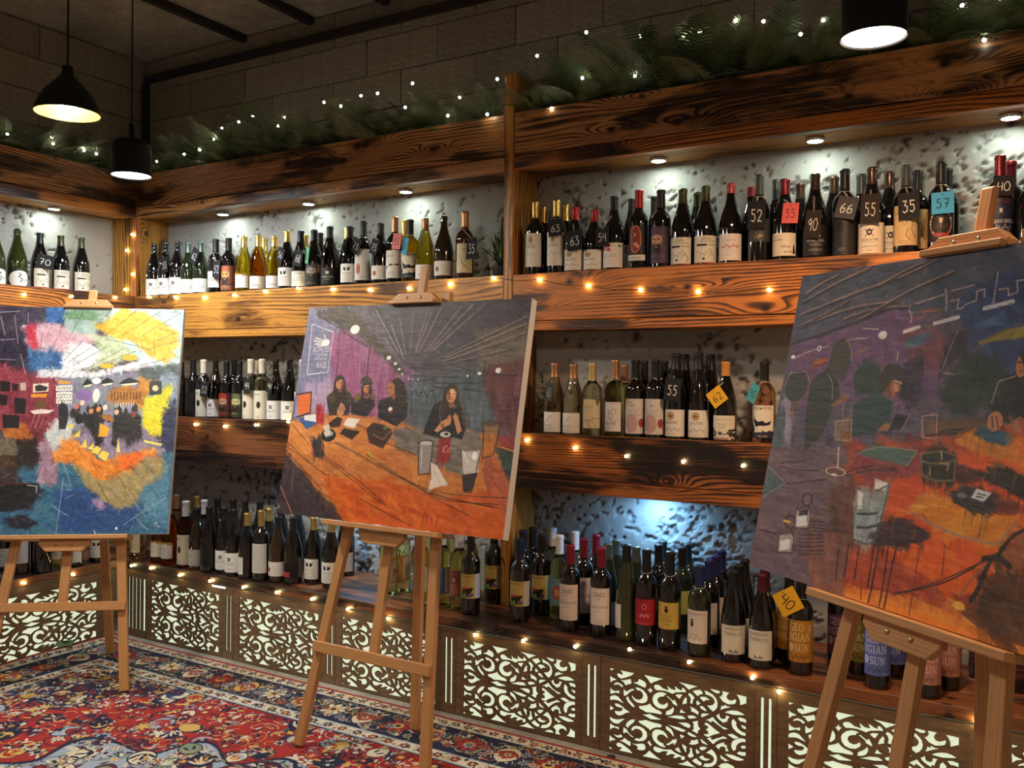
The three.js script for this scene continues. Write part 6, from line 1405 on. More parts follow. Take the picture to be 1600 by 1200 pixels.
  ['l', '#7a2c18', 4, [516,801,516,893,519,996]],
  ['l', '#7a2c18', 4, [227,911,231,990]],
  ['l', '#7a2c18', 4, [379,937,387,994]],
  ['l', '#7a2c18', 4, [575,796,580,870]],
  ['l', '#3a1c14', 3, [469,951,531,921,597,884,670,807]],
  ['l', '#3a1c14', 3, [478,951,558,904,630,843,673,804]],
  ['l', '#3a1c14', 3, [499,940,578,896,648,834]],
  ['b', '#4a3020 #5a3a24 #3e2a1e #52361e', 50, 16, [634,950,670,909,685,837,751,802,845,792,891,927,775,983,675,970]],
  ['l', '#1c1614', 14, [666,806,694,792,718,811]],
  ['l', '#1c1614', 12, [678,809,666,855,663,885,652,914]],
  ['l', '#1c1614', 8, [693,788,708,743,735,720]],
  ['l', '#8a5a3a', 6, [671,811,633,890,624,910]],
  ['b', '#7a4a34 #8a5638', 60, 10, [689,789,737,724,751,802,721,810]],
  ['e', '#c49a4a', 628, 933, 14, 10],
];
// ---------------------------------------------------------------- paintings
function paintCanvas(list, w, h, seed, lift, { dabs = 0, wash = 0, sketch = 0 }) {
  const [c, g] = canvas(w, h); reseed(seed); g.lineCap = 'round'; g.lineJoin = 'round';
  const up = (hex, j = 0) => { const n = parseInt(hex.slice(1), 16), q = [n >> 16, (n >> 8) & 255, n & 255].map((v) => clamp(Math.round(255 * Math.pow(v / 255, 1.14) * lift * 1.1 + j), 0, 255)); return 'rgb(' + q + ')'; };
  const X = (v) => v * w / 1000, Yc = (v) => v * h / 1000;
  const path = (p) => { g.beginPath(); for (let i = 0; i < p.length; i += 2) i ? g.lineTo(X(p[i]), Yc(p[i + 1])) : g.moveTo(X(p[0]), Yc(p[1])); };
  g.fillStyle = up('#5a5258'); g.fillRect(0, 0, w, h);
  const draw = (part) => { for (const s of part) {
    if (s[0] === 'b') {
      const cols = s[1].split(' '), p = s[4]; let x0 = 1e9, x1 = -1e9, y0 = 1e9, y1 = -1e9;
      for (let i = 0; i < p.length; i += 2) { x0 = Math.min(x0, X(p[i])); x1 = Math.max(x1, X(p[i])); y0 = Math.min(y0, Yc(p[i + 1])); y1 = Math.max(y1, Yc(p[i + 1])); }
      x0 = Math.max(x0, -20); x1 = Math.min(x1, w + 20); y0 = Math.max(y0, -20); y1 = Math.min(y1, h + 20); if (x1 <= x0 || y1 <= y0) continue;
      g.save(); path(p); g.closePath(); g.globalAlpha = 0.72; g.fillStyle = up(cols[0]); g.fill();
      const inside = []; const bw = s[3] * w / 1000, n = Math.min(2600, Math.round((x1 - x0) * (y1 - y0) / (bw * bw * 0.7)));
      for (let i = 0; i < n; i++) {
        const x = rr(x0, x1), y = rr(y0, y1); if (!g.isPointInPath(x, y)) continue; inside.push([x, y]);
      }
      g.restore();
      for (const [x, y] of inside) {
        const a = (s[2] + rr(-22, 22)) * Math.PI / 180, l = bw * rr(0.8, 2.2), dx = Math.cos(a) * l, dy = Math.sin(a) * l, bend = rr(-0.4, 0.4) * l;
        g.globalAlpha = rr(0.15, 0.55); g.strokeStyle = up(pick(cols), rr(-20, 20)); g.lineWidth = bw * rr(0.5, 1.5); g.beginPath(); g.moveTo(x - dx, y - dy); g.quadraticCurveTo(x - dy / l * bend, y + dx / l * bend, x + dx, y + dy); g.stroke();
      }
      g.globalAlpha = 1;
    } else if (s[0] === 'p') {
      path(s[2]); g.closePath(); g.globalAlpha = 0.93; g.fillStyle = up(s[1]); g.fill(); g.globalAlpha = 0.5; g.strokeStyle = up(s[1], -8); g.lineWidth = 2.4; g.stroke(); g.globalAlpha = 1;
    } else if (s[0] === 'l') {
      for (let k = 0; k < 2; k++) {
        const p = s[3], lw = s[2] * w / 1000; g.globalAlpha = 0.62; g.strokeStyle = up(s[1]); g.lineWidth = Math.max(1.2, lw * 0.75); g.beginPath();
        const q = p.map((v, i) => (i % 2 ? Yc(v) : X(v)) + rr(-1, 1) * Math.min(3, lw * 0.35)); g.moveTo(q[0], q[1]);
        for (let i = 2; i < q.length; i += 2) { const last = i + 2 >= q.length || ((q[i] - q[i - 2]) * (q[i + 2] - q[i]) + (q[i + 1] - q[i - 1]) * (q[i + 3] - q[i + 1])) < 0.6 * Math.hypot(q[i] - q[i - 2], q[i + 1] - q[i - 1]) * Math.hypot(q[i + 2] - q[i], q[i + 3] - q[i + 1]); if (last) g.lineTo(q[i], q[i + 1]); else g.quadraticCurveTo(q[i], q[i + 1], (q[i] + q[i + 2]) / 2, (q[i + 1] + q[i + 3]) / 2); }
        g.stroke();
      }
      g.globalAlpha = 1;
    } else if (s[0] === 'e') { g.beginPath(); g.ellipse(X(s[2]), Yc(s[3]), X(s[4]), Yc(s[5]), 0, 0, 7); g.fillStyle = up(s[1]); g.fill(); }
    else if (s[0] === 't') { g.save(); g.translate(X(s[2][0]), Yc(s[2][1])); g.scale(-1, 1); g.fillStyle = up('#b8b4c4'); g.font = Math.round(w * 0.030) + 'px sans-serif'; g.fillText(s[1], 0, 0); g.restore(); }
    else if (s[0] === 's') { g.fillStyle = up('#c89890'); g.font = 'italic ' + Math.round(w * 0.032) + 'px serif'; g.fillText(s[1], X(s[2][0]), Yc(s[2][1])); }
  } };
  draw(list.filter((s) => s[0] === 'b'));
  const look = (x, y) => { const o = (clamp(Math.round(y), 0, h - 1) * w + clamp(Math.round(x), 0, w - 1)) * 4; return [src0[o], src0[o + 1], src0[o + 2]]; };
  let src0 = g.getImageData(0, 0, w, h).data; const ink = (q, j) => 'rgb(' + q.map((v) => clamp(Math.round(v + j), 0, 255)) + ')';
  for (let i = 0; i < dabs; i++) { // palette knife dabs
    const x = rnd() * w, y = rnd() * h, a = rr(0, 3.14), l = rr(5, 20), q = look(x + rr(-10, 10), y + rr(-10, 10)), j = rr(-34, 34); g.globalAlpha = rr(0.25, 0.7); g.strokeStyle = ink(q, j); g.lineWidth = rr(2, 11); g.beginPath(); g.moveTo(x - Math.cos(a) * l, y - Math.sin(a) * l); g.lineTo(x + Math.cos(a) * l, y + Math.sin(a) * l); g.stroke();
  }
  for (let i = 0; i < wash; i++) { // thin washes that ran down the canvas
    const x = rnd() * w, y = rnd() * h, l = rr(14, 90), q = look(x, y - 4), j = rr(-30, 26); g.globalAlpha = rr(0.06, 0.28); g.strokeStyle = ink(q, j); g.lineWidth = rr(1.5, 9); g.beginPath(); g.moveTo(x, y); g.quadraticCurveTo(x + rr(-5, 5), y + l / 2, x + rr(-4, 4), y + l); g.stroke();
  }
  g.globalAlpha = 1; draw(list.filter((s) => s[0] !== 'b')); src0 = g.getImageData(0, 0, w, h).data;
  for (let i = 0; i < sketch; i++) { // charcoal along the outlines
    const x = rr(6, w - 6), y = rr(6, h - 6), L = look(x - 4, y), R = look(x + 4, y), T = look(x, y - 4), B = look(x, y + 4), gx = R[0] + R[1] + R[2] - L[0] - L[1] - L[2], gy = B[0] + B[1] + B[2] - T[0] - T[1] - T[2], m = Math.hypot(gx, gy); if (m < 90) continue;
    const dx = -gy / m, dy = gx / m, l = rr(6, 20); g.globalAlpha = rr(0.15, 0.5); g.strokeStyle = rnd() < 0.8 ? '#1c1411' : ink(look(x, y), 60); g.lineWidth = rr(0.8, 2.4); const ox = rr(-3, 3), oy = rr(-3, 3); g.beginPath(); g.moveTo(x + ox - dx * l, y + oy - dy * l); g.lineTo(x + ox + dx * l, y + oy + dy * l); g.stroke();
  }
  // loose, dry overpainting that drags neighbouring colours into each other
  const src = g.getImageData(0, 0, w, h).data;
  for (let i = 0; i < 9000; i++) {
    const x = rnd() * w, y = rnd() * h, sx = clamp(Math.round(x + rr(-7, 7)), 0, w - 1), sy = clamp(Math.round(y + rr(-9, 9)), 0, h - 1), o = (sy * w + sx) * 4, j = rr(-11, 11), a = rr(0, 1) < 0.6 ? rr(1.2, 1.9) : rr(-0.5, 0.6), l = rr(2, 8);
    g.globalAlpha = rr(0.12, 0.4); g.strokeStyle = 'rgb(' + [0, 1, 2].map((k) => clamp(Math.round(src[o + k] + j), 0, 255)) + ')'; g.lineWidth = rr(1, 3.5); g.beginPath(); g.moveTo(x - Math.cos(a) * l, y - Math.sin(a) * l); g.lineTo(x + Math.cos(a) * l, y + Math.sin(a) * l); g.stroke();
  }
  g.globalAlpha = 1;
  return canvasTexture(c);
}
const weave = dataTexture(128, 128, (x, y) => { const v = 128 + 60 * Math.sin(x * Math.PI / 2) * (y % 4 < 2 ? 1 : -1) + 30 * (noise(x / 5, y / 5) - 0.5); return [v, v, v]; }, false); weave.repeat.set(14, 14);
const brushBump = dataTexture(512, 512, (x, y) => { const v = 255 * fbm(x / 22 + y / 60, y / 9, 4); return [v, v, v]; }, false);
const rawCanvas = std({ color: lin(0.72, 0.70, 0.70), roughness: 0.9, bumpMap: weave, bumpScale: 0.0006 });
const EASELS = [
  { at: [0.8115, 0.9789], turn: 0.6619, lean: 0.2718, b: 0.6432, h: 0.976, wl: 0.4001, wr: 0.4001, rear: [0.503, 0.489], art: [PAINT_MARKET, 1000, 1220, 31, 0.97, { dabs: 6500, sketch: 2500 }], what: 'colourful painting of a bar crowd over blue and orange floor', side: 'bright colourful bar painting' },
  { at: [2.2065, 0.8432], turn: -0.0108, lean: 0.2113, b: 0.7929, h: 0.7749, wl: 0.4949, wr: 0.4814, rear: [2.192, 0.457], art: [PAINT_TABLE, 1500, 1190, 57, 1.08, { dabs: 700, wash: 2600, sketch: 9000 }], what: 'painting of four women seated behind a long orange bar table', side: 'painting of women at a table' },
  { at: [3.7779, 1.2914], turn: -0.6639, lean: 0.2062, b: 0.8399, h: 0.73, wl: 0.487, wr: 0.487, rear: [4.02, 0.98], art: [PAINT_BAR, 1500, 1124, 83, 1.26, { dabs: 700, wash: 2400, sketch: 9000 }], what: 'dim purple and orange painting of guests around a table with cups', side: 'purple and orange painting' },
];
const brass = std({ color: lin(0.45, 0.36, 0.2), metalness: 0.9, roughness: 0.3 });
for (const e of EASELS) {
  reseed(800 + Math.round(e.at[0] * 100));
  const sa = Math.sin(e.lean), ca = Math.cos(e.lean);
  const P = (s, t, n) => new THREE.Vector3(s, t * ca + n * sa, -t * sa + n * ca);   // across, up along the leaning plane, out of it
  const t = thing('easel', 'pine studio easel holding the ' + e.side, 'easel', 'pine easels', [e.at[0], 0, e.at[1]], e.turn);
  const wood = (name, g, s0, t0, n0, parent = t) => { const m = obj(name, woodUV(g, 1, rr(0, 0.5), rr(0, 0.8)), pineMat, parent); m.position.copy(P(s0, t0, n0)); m.rotation.x = -e.lean; return m; };
  const bar = (name, a, b, w, d) => { // square timber between two points, broad face to the front
    const dir = b.clone().sub(a), len = dir.length(), g = woodUV(new RoundedBoxGeometry(w, len, d, 1, 0.003), 1, rr(0, 0.5), rr(0, 0.8)), m = obj(name, g, pineMat, t);
    const yAxis = dir.normalize(), zAxis = new THREE.Vector3(0, sa, ca), xAxis = new THREE.Vector3().crossVectors(yAxis, zAxis).normalize(), z2 = new THREE.Vector3().crossVectors(xAxis, yAxis);
    m.quaternion.setFromRotationMatrix(new THREE.Matrix4().makeBasis(xAxis, yAxis, z2)); m.position.copy(a).add(b).multiplyScalar(0.5); return m;
  };
  const N = -0.058, top = e.b + e.h;
  for (const s of [-1, 1]) { const a = P(s * 0.268, 0, N); a.y = 0.003; a.z += N * sa * 0; bar('front_leg', P(s * 0.268, (0.0128 - N * sa) / ca, N), P(s * 0.10, 1.62, N), 0.036, 0.022); }
  const cross = wood('crossbar', new RoundedBoxGeometry(0.50, 0.036, 0.018, 1, 0.003), 0, 0.36, N + 0.0205); cross.geometry = woodUV(cross.geometry, 0);
  wood('mast', new RoundedBoxGeometry(0.036, 1.25, 0.018, 1, 0.003), 0, 0.375 + 0.625, N);
  wood('mast_top', new RoundedBoxGeometry(0.036, 1.715 - top + 0.10, 0.016, 2, 0.006), 0, (1.715 + top - 0.10) / 2, N + 0.018);
  { const len = 0.50, g = woodUV(new RoundedBoxGeometry(len, 0.018, 0.088, 1, 0.003), 0), m = obj('tray', g, pineMat, t); m.position.copy(P(0, e.b - 0.010, -0.022)); m.rotation.x = -e.lean; }
  const trap = (w0, w1, h, d) => { const s = new THREE.Shape(); s.moveTo(-w0, 0); s.lineTo(-w0, -h * 0.35); s.lineTo(-w1, -h); s.lineTo(w1, -h); s.lineTo(w0, -h * 0.35); s.lineTo(w0, 0); s.closePath(); const g = new THREE.ExtrudeGeometry(s, { depth: d, bevelEnabled: true, bevelSize: 0.0015, bevelThickness: 0.0015, bevelSegments: 1 }); return woodUV(g, 0); };
  const screwGeo = new THREE.SphereGeometry(0.006, 12, 8); screwGeo.scale(1, 1, 0.5);
  { const m = obj('holder_block', trap(0.097, 0.07, 0.042, 0.018), pineMat, t); m.position.copy(P(0, e.b - 0.0215, -0.022)); m.rotation.x = -e.lean; for (const s of [-1, 1]) { const q = obj('screw', screwGeo, brass, m); q.position.set(s * 0.03, -0.018, 0.020); } }
  { const g = trap(0.097, 0.07, 0.034, 0.030); g.rotateZ(Math.PI); g.translate(0, 0, -0.0015); const m = obj('top_clamp', g, pineMat, t); m.position.copy(P(0, top + 0.003, -0.028)); m.rotation.x = -e.lean;
    const lip = obj('clamp_lip', new RoundedBoxGeometry(0.196, 0.014, 0.016, 1, 0.002), pineMat, m); lip.position.set(0, -0.0005 + 0.001, 0.0385); for (const s of [-1, 1]) { const q = obj('screw', screwGeo, brass, m); q.position.set(s * 0.03, 0.018, 0.030); } }
  { // rear leg from the hinge to the floor behind
    const a = P(0, 1.55, N - 0.024), dx = e.rear[0] - e.at[0], dz = e.rear[1] - e.at[1], c = Math.cos(-e.turn), s = Math.sin(-e.turn), foot = new THREE.Vector3(dx * c + dz * s, e.rear[0] < 3.7 ? 0.0125 : 0.004, -dx * s + dz * c);
    const dir = a.clone().sub(foot), len = dir.length(), m = obj('rear_leg', woodUV(new RoundedBoxGeometry(0.036, len, 0.022, 1, 0.003), 1, 0.3, 0.3), pineMat, t);
    const yAxis = dir.clone().normalize(), xAxis = new THREE.Vector3().crossVectors(yAxis, new THREE.Vector3(0, 0, 1)).normalize(), z2 = new THREE.Vector3().crossVectors(xAxis, yAxis);
    m.quaternion.setFromRotationMatrix(new THREE.Matrix4().makeBasis(xAxis, yAxis, z2)); m.position.copy(a).add(foot).multiplyScalar(0.5);
  }
  // the stretched canvas on the tray
  const w = e.wl + e.wr, art = std({ map: paintCanvas(...e.art), roughness: 0.55, bumpMap: brushBump, bumpScale: 0.0012 });
  const pt = thing('painting', e.what, 'painting', 'paintings on easels', [e.at[0], 0, e.at[1]], e.turn);
  const face = new THREE.Group();
  const m = obj('stretched_canvas', new THREE.BoxGeometry(w, e.h, 0.034), [rawCanvas, rawCanvas, rawCanvas, rawCanvas, art, rawCanvas], pt); m.position.copy(P((e.wr - e.wl) / 2, e.b + e.h / 2 + 0.0006, -0.0175)); m.rotation.x = -e.lean;
}

// ---------------------------------------------------------------- planter ferns
const leafMats = [lin(0.10, 0.16, 0.06), lin(0.18, 0.24, 0.11), lin(0.07, 0.12, 0.05), lin(0.24, 0.28, 0.17)].map((color) => phys({ color, roughness: 0.55, transmission: 0.12, thickness: 0 }));
function frondGeometry(len, width, droop, pairs) {
  const pos = [], idx = []; const pt = (t) => new THREE.Vector3(0, len * (t - droop * 0.35 * t * t), len * droop * t * t * 0.9);
  const leaf = (o, dir, up, l, w) => { const b = pos.length / 3, side = new THREE.Vector3().crossVectors(dir, up).normalize(); const add = (v) => pos.push(v.x, v.y, v.z);
    const st = [[0, 0], [0.22, 1], [0.5, 0.82], [0.78, 0.5], [1, 0]];
    for (const [a, k] of st) { const c = o.clone().addScaledVector(dir, l * a).addScaledVector(up, -l * 0.22 * a * a); add(c.clone().addScaledVector(side, w * k)); add(c.clone().addScaledVector(up, -w * 0.25 * k).addScaledVector(side, 0)); add(c.clone().addScaledVector(side, -w * k)); }
    for (let i = 0; i < 4; i++) { const a = b + i * 3; for (const q of [0, 1]) idx.push(a + q, a + q + 1, a + q + 3, a + q + 1, a + q + 4, a + q + 3); } };
  for (let i = 0; i < pairs; i++) {
    const t = 0.12 + 0.86 * i / (pairs - 1), o = pt(t), tangent = pt(Math.min(1, t + 0.02)).sub(pt(t - 0.02)).normalize(), up = new THREE.Vector3(0, -tangent.z, tangent.y).normalize().multiplyScalar(-1), l = width * Math.sin(Math.PI * (0.12 + 0.86 * (1 - t) ** 0.75) * 0.62) * rr(0.85, 1.1);
    for (const s of [-1, 1]) leaf(o, new THREE.Vector3(s, 0, 0).multiplyScalar(0.86).addScaledVector(tangent, 0.5).normalize(), up, l, Math.min(0.0038, len * 0.014));
  }
  const stem = new THREE.TubeGeometry(new THREE.CatmullRomCurve3([0, 0.25, 0.5, 0.75, 1].map(pt)), 10, len * 0.006, 5);
  const g = new THREE.BufferGeometry(); g.setAttribute('position', new THREE.Float32BufferAttribute(pos, 3)); g.setIndex(idx); g.computeVertexNormals();
  stem.deleteAttribute('uv');
  return mergeGeometries([g.toNonIndexed(), stem.toNonIndexed()]);
}
reseed(555);
const FRONDS = [[0.26, 0.07, 0.4, 20], [0.30, 0.075, 0.6, 22], [0.22, 0.065, 0.25, 18], [0.28, 0.055, 0.9, 22], [0.20, 0.06, 0.5, 16], [0.33, 0.075, 0.3, 24]].map((a) => frondGeometry(...a));
function fern(at, size, n, label, group, lookX) {
  const t = thing('fern', label, 'fern', group, at);
  for (let i = 0; i < n; i++) {
    const f = obj('frond', FRONDS[Math.floor(rnd() * FRONDS.length)], pick(leafMats), t), around = (lookX ? Math.PI / 2 : 0) + (i / (n - 1) - 0.5) * 2.5 + rr(-0.2, 0.2), front = 1;
    f.rotation.set(rr(0.05, 0.8), around, rr(-0.25, 0.25), 'YXZ'); const s = size * rr(0.75, 1.1) * (front < -0.3 ? 0.75 : 1); f.scale.setScalar(s); f.position.set(rr(-0.03, 0.03), rr(0, 0.02), rr(-0.015, 0.015));
  }
}
reseed(1201);
const FERN_FLOOR = Y.planterTop - 0.0548;
for (let x = 0.13, k = 0; x < 2.2; x += 0.165, k++) fern([x, FERN_FLOOR, -0.095], rr(0.80, 1.2), 12, NTH[k] + ' artificial fern from the corner in planter left of post', 'ferns in the planter left of the post');
for (let x = 2.42, k = 0; x < 4.7; x += 0.17, k++) fern([x, FERN_FLOOR, -0.095], rr(0.85, 1.2) * (x > 2.85 && x < 3.3 ? 1.2 : 1), 13, NTH[k] + ' artificial fern from the post in planter right of post', 'ferns in the planter right of the post');
for (let z = 0.14, k = 0; z < 1.2; z += 0.17, k++) fern([-0.095, FERN_FLOOR, z], rr(0.75, 1.1), 11, NTH[k] + ' artificial fern from the corner in left wall planter', 'ferns in the left wall planter', true);
{ // strap leaved plant on the top shelf beside the post
  const t = thing('potted_plant', 'leafy green potted plant on the top shelf against the post', 'plant', null, [2.195, SHELF.U + 0.0003, -0.095]);
  obj('pot', lathe([[0, 0], [0.028, 0], [0.036, 0.055], [0.038, 0.06], [0.034, 0.06], [0.032, 0.05], [0, 0.05]], 20), std({ color: lin(0.03, 0.03, 0.03), roughness: 0.6 }), t);
  const leafMat = phys({ color: lin(0.035, 0.075, 0.03), roughness: 0.3, clearcoat: 0.3 }); reseed(66);
  for (let i = 0; i < 26; i++) {
    const L = rr(0.09, 0.19) * (i === 3 ? 2 : 1), w = rr(0.008, 0.014), a = i === 3 ? 0.9 : i / 26 * 12.6, lean = i === 3 ? 0.1 : rr(0.15, 0.55), pos = [], ix = [], n = 7;
    for (let k = 0; k <= n; k++) { const u = k / n, r = L * (lean * u + 0.25 * u * u * lean), y = L * (u - 0.42 * lean * u * u * 1.4), ww = w * Math.sin(Math.PI * (0.08 + 0.92 * u) ** 0.8); for (const q of [-1, 0, 1]) { const px = r, pz = q * ww; pos.push(px * Math.cos(a) - pz * Math.sin(a), y - (q === 0 ? 0.003 : 0), px * Math.sin(a) + pz * Math.cos(a)); } }
    for (let k = 0; k < n; k++) for (const q of [0, 1]) { const b = k * 3 + q; ix.push(b, b + 1, b + 3, b + 1, b + 4, b + 3); }
    const g = new THREE.BufferGeometry(); g.setAttribute('position', new THREE.Float32BufferAttribute(pos, 3)); g.setIndex(ix); g.computeVertexNormals();
    obj('leaf', g, leafMat, t).position.set(0, 0.05, 0);
  }
}

// ---------------------------------------------------------------- lamps
const blackMetal = std({ color: lin(0.012, 0.012, 0.014), roughness: 0.5, metalness: 0.3, side: THREE.DoubleSide }), goldInside = std({ color: lin(0.85, 0.58, 0.12), roughness: 0.3, metalness: 0.8, side: THREE.DoubleSide });
function areaLight(color, power, w, at, toward, parent) { const l = new THREE.RectAreaLight(lin(...color), power, w, w); l.position.set(...at); l.lookAt(...toward); scene.add(l); return l; }
for (const p of PENDANTS) {
  const [x, y, z] = p.at, r = p.d / 2, t = thing('pendant_lamp', p.label, 'pendant lamp', 'pendant lamps', p.at);
  if (p.bell) {
    obj('shade', lathe([[r, 0], [r * 1.0, 0.004], [r * 0.92, 0.03], [r * 0.72, 0.07], [r * 0.42, 0.105], [r * 0.2, 0.13], [r * 0.16, 0.16]], 40), blackMetal, t);
    obj('shade_lining', lathe([[r - 0.003, 0.001], [r * 0.90, 0.03], [r * 0.70, 0.068], [r * 0.40, 0.102], [0.0001, 0.112]], 40), goldInside, t);
    const bulb = obj('bulb', new THREE.SphereGeometry(0.03, 20, 14), std({ color: lin(0.9, 0.9, 0.85), emissive: lin(1, 0.94, 0.8), emissiveIntensity: 260 }), t); bulb.position.y = 0.045; bulb.scale.y = 1.25;
  } else {
    obj('shade', lathe([[r, 0], [r, 0.12], [r * 0.92, 0.145], [r * 0.6, 0.16], [r * 0.14, 0.165], [r * 0.13, 0.23], [0.004, 0.235]], 40), blackMetal, t);
    const d = obj('light_diffuser', new THREE.CylinderGeometry(r - 0.003, r - 0.003, 0.004, 40), std({ color: lin(0.9, 0.9, 0.9), emissive: lin(...p.color.map((c) => 0.4 + 0.6 * c)), emissiveIntensity: 9 }), t); d.position.y = 0.006;
  }
  const cord = obj('cord', new THREE.CylinderGeometry(0.0035, 0.0035, CEIL - y - (p.bell ? 0.16 : 0.232), 8), blackMetal, t); cord.position.y = (CEIL - y + (p.bell ? 0.16 : 0.232)) / 2;
  const s = p.d * 0.8; areaLight(p.color, p.power, s, [x, y - (p.bell ? 0.0 : 0.002), z], [x, 0, z]);
}
// small round spots under the planters, and cold ones under the middle shelves
const nickel = std({ color: lin(0.55, 0.55, 0.55), metalness: 0.9, roughness: 0.3 });
const lens = (c, k) => std({ color: lin(0.9, 0.9, 0.9), emissive: lin(...c), emissiveIntensity: k });
const spotLens = lens([0.94, 1, 0.95], 14), underLens = lens([0.75, 0.9, 1], 12);
const ringGeo = lathe([[0.026, 0], [0.031, 0.001], [0.032, 0.010], [0.030, 0.0115], [0.0001, 0.0118]], 28), lensGeo = new THREE.CylinderGeometry(0.0255, 0.0255, 0.002, 28);
function spot(kind, x, z, y, color, power, mat, label, group) {
  const t = thing('spot_light', label, 'spot light', group, [x, y - 0.012, z]);
  obj('housing', ringGeo, nickel, t); obj('light_lens', lensGeo, mat, t).position.y = 0.0012;
  areaLight(color, power, 0.044, [x, y - 0.0135, z], [x, 0, z]);
}
SPOTS.forEach(([k, x, z], n) => spot(k, x, z, Y.planterBottom + 0.0018, SPOT_COLOR, SPOT_POWER, spotLens, k === 'left' ? NTH[n - 6] + ' small round spot light from the corner under left wall planter' : x < POST_X ? NTH[n] + ' small round spot light from the corner under back planter' : NTH[n - 3] + ' small round spot light right of the post under planter', k === 'left' ? 'spot lights under the left planter' : x < POST_X ? 'spot lights left of the post' : 'spot lights right of the post'));
for (const [k, x, z] of UNDER) spot(k, x, z, k === 'left' ? SHELF.M - 0.0242 : Y.middleBottom + 0.0018, UNDER_COLOR, UNDER_POWER, underLens, k === 'left' ? 'cold spot light under the left middle shelf' : x < POST_X ? 'cold spot light under the middle shelf left of post' : 'cold spot light under the middle shelf right of post', 'cold spot lights under the middle shelves');

// ---------------------------------------------------------------- fairy lights
const wireMat = std({ color: lin(0.06, 0.045, 0.025), roughness: 0.6 }), bulbMat = std({ color: lin(0.9, 0.8, 0.5), emissive: lin(...FAIRY_COLOR), emissiveIntensity: FAIRY_POWER }), bulbWhite = std({ color: lin(0.9, 0.9, 0.8), emissive: lin(1, 0.93, 0.74), emissiveIntensity: FAIRY_POWER * 0.6 }), bulbGeo = new THREE.IcosahedronGeometry(0.006, 1);
function lightString(label, pts, mat, sag = 0.007) {
  const t = thing('light_string', label, 'fairy lights', 'fairy light strings', pts[0]), o = new THREE.Vector3(...pts[0]), path = [];
  pts.forEach((p, i) => { const v = new THREE.Vector3(...p).sub(o); path.push(v); if (i + 1 < pts.length) { const m = v.clone().add(new THREE.Vector3(...pts[i + 1]).sub(o)).multiplyScalar(0.5); m.y -= sag; path.push(m); } const b = obj('bulb', bulbGeo, mat, t); b.position.copy(v); });
  obj('wire', new THREE.TubeGeometry(new THREE.CatmullRomCurve3(path), path.length * 5, 0.0009, 4), wireMat, t);
}
const onBack = (z) => ([x, y]) => [x, y, z], onLeft = (x) => ([z, y]) => [x, y, z];
lightString('warm fairy lights along the top shelf front of the back wall', FAIRY.upper.map(onBack(0.0075)), bulbMat);
lightString('warm fairy lights along the top shelf front of the left wall', FAIRY.upperLeft.map(onLeft(0.0075)), bulbMat);
lightString('warm fairy lights running up the corner post', FAIRY.corner.slice(0, 4).map(onBack(0.0075)), bulbMat, 0);
lightString('pair of warm fairy lights hanging on the corner post side', FAIRY.corner.slice(4).map(onBack(0.0075)), bulbMat, 0);
lightString('warm fairy lights along the middle shelf left of the post', FAIRY.middle.map(onBack(0.0075)), bulbMat);
lightString('warm fairy lights along the middle shelf right of the post', FAIRY.middleRight.map(onBack(0.0075)), bulbMat);
lightString('warm fairy lights along the edge of the back bench', FAIRY.bench.map(onBack(BENCH_FRONT + 0.008)), bulbMat, 0.006);
lightString('warm fairy lights along the edge of the left bench', FAIRY.benchLeft.map(onLeft(BENCH_FRONT + 0.008)), bulbMat, 0.006);
lightString('white fairy lights among the ferns left of the post', FAIRY.planter.map(([x, y], i) => [x, y, 0.002 + 0.012 * (i % 3)]), bulbWhite, 0.015);
lightString('white fairy lights among the ferns right of the post', FAIRY.planterRight.map(([x, y], i) => [x, y, 0.002 + 0.012 * (i % 3)]), bulbWhite, 0.015);
lightString('white fairy lights among the ferns on the left wall', FAIRY.planterLeft.map(([z, y], i) => [0.002 + 0.012 * (i % 3), y, z]), bulbWhite, 0.015);

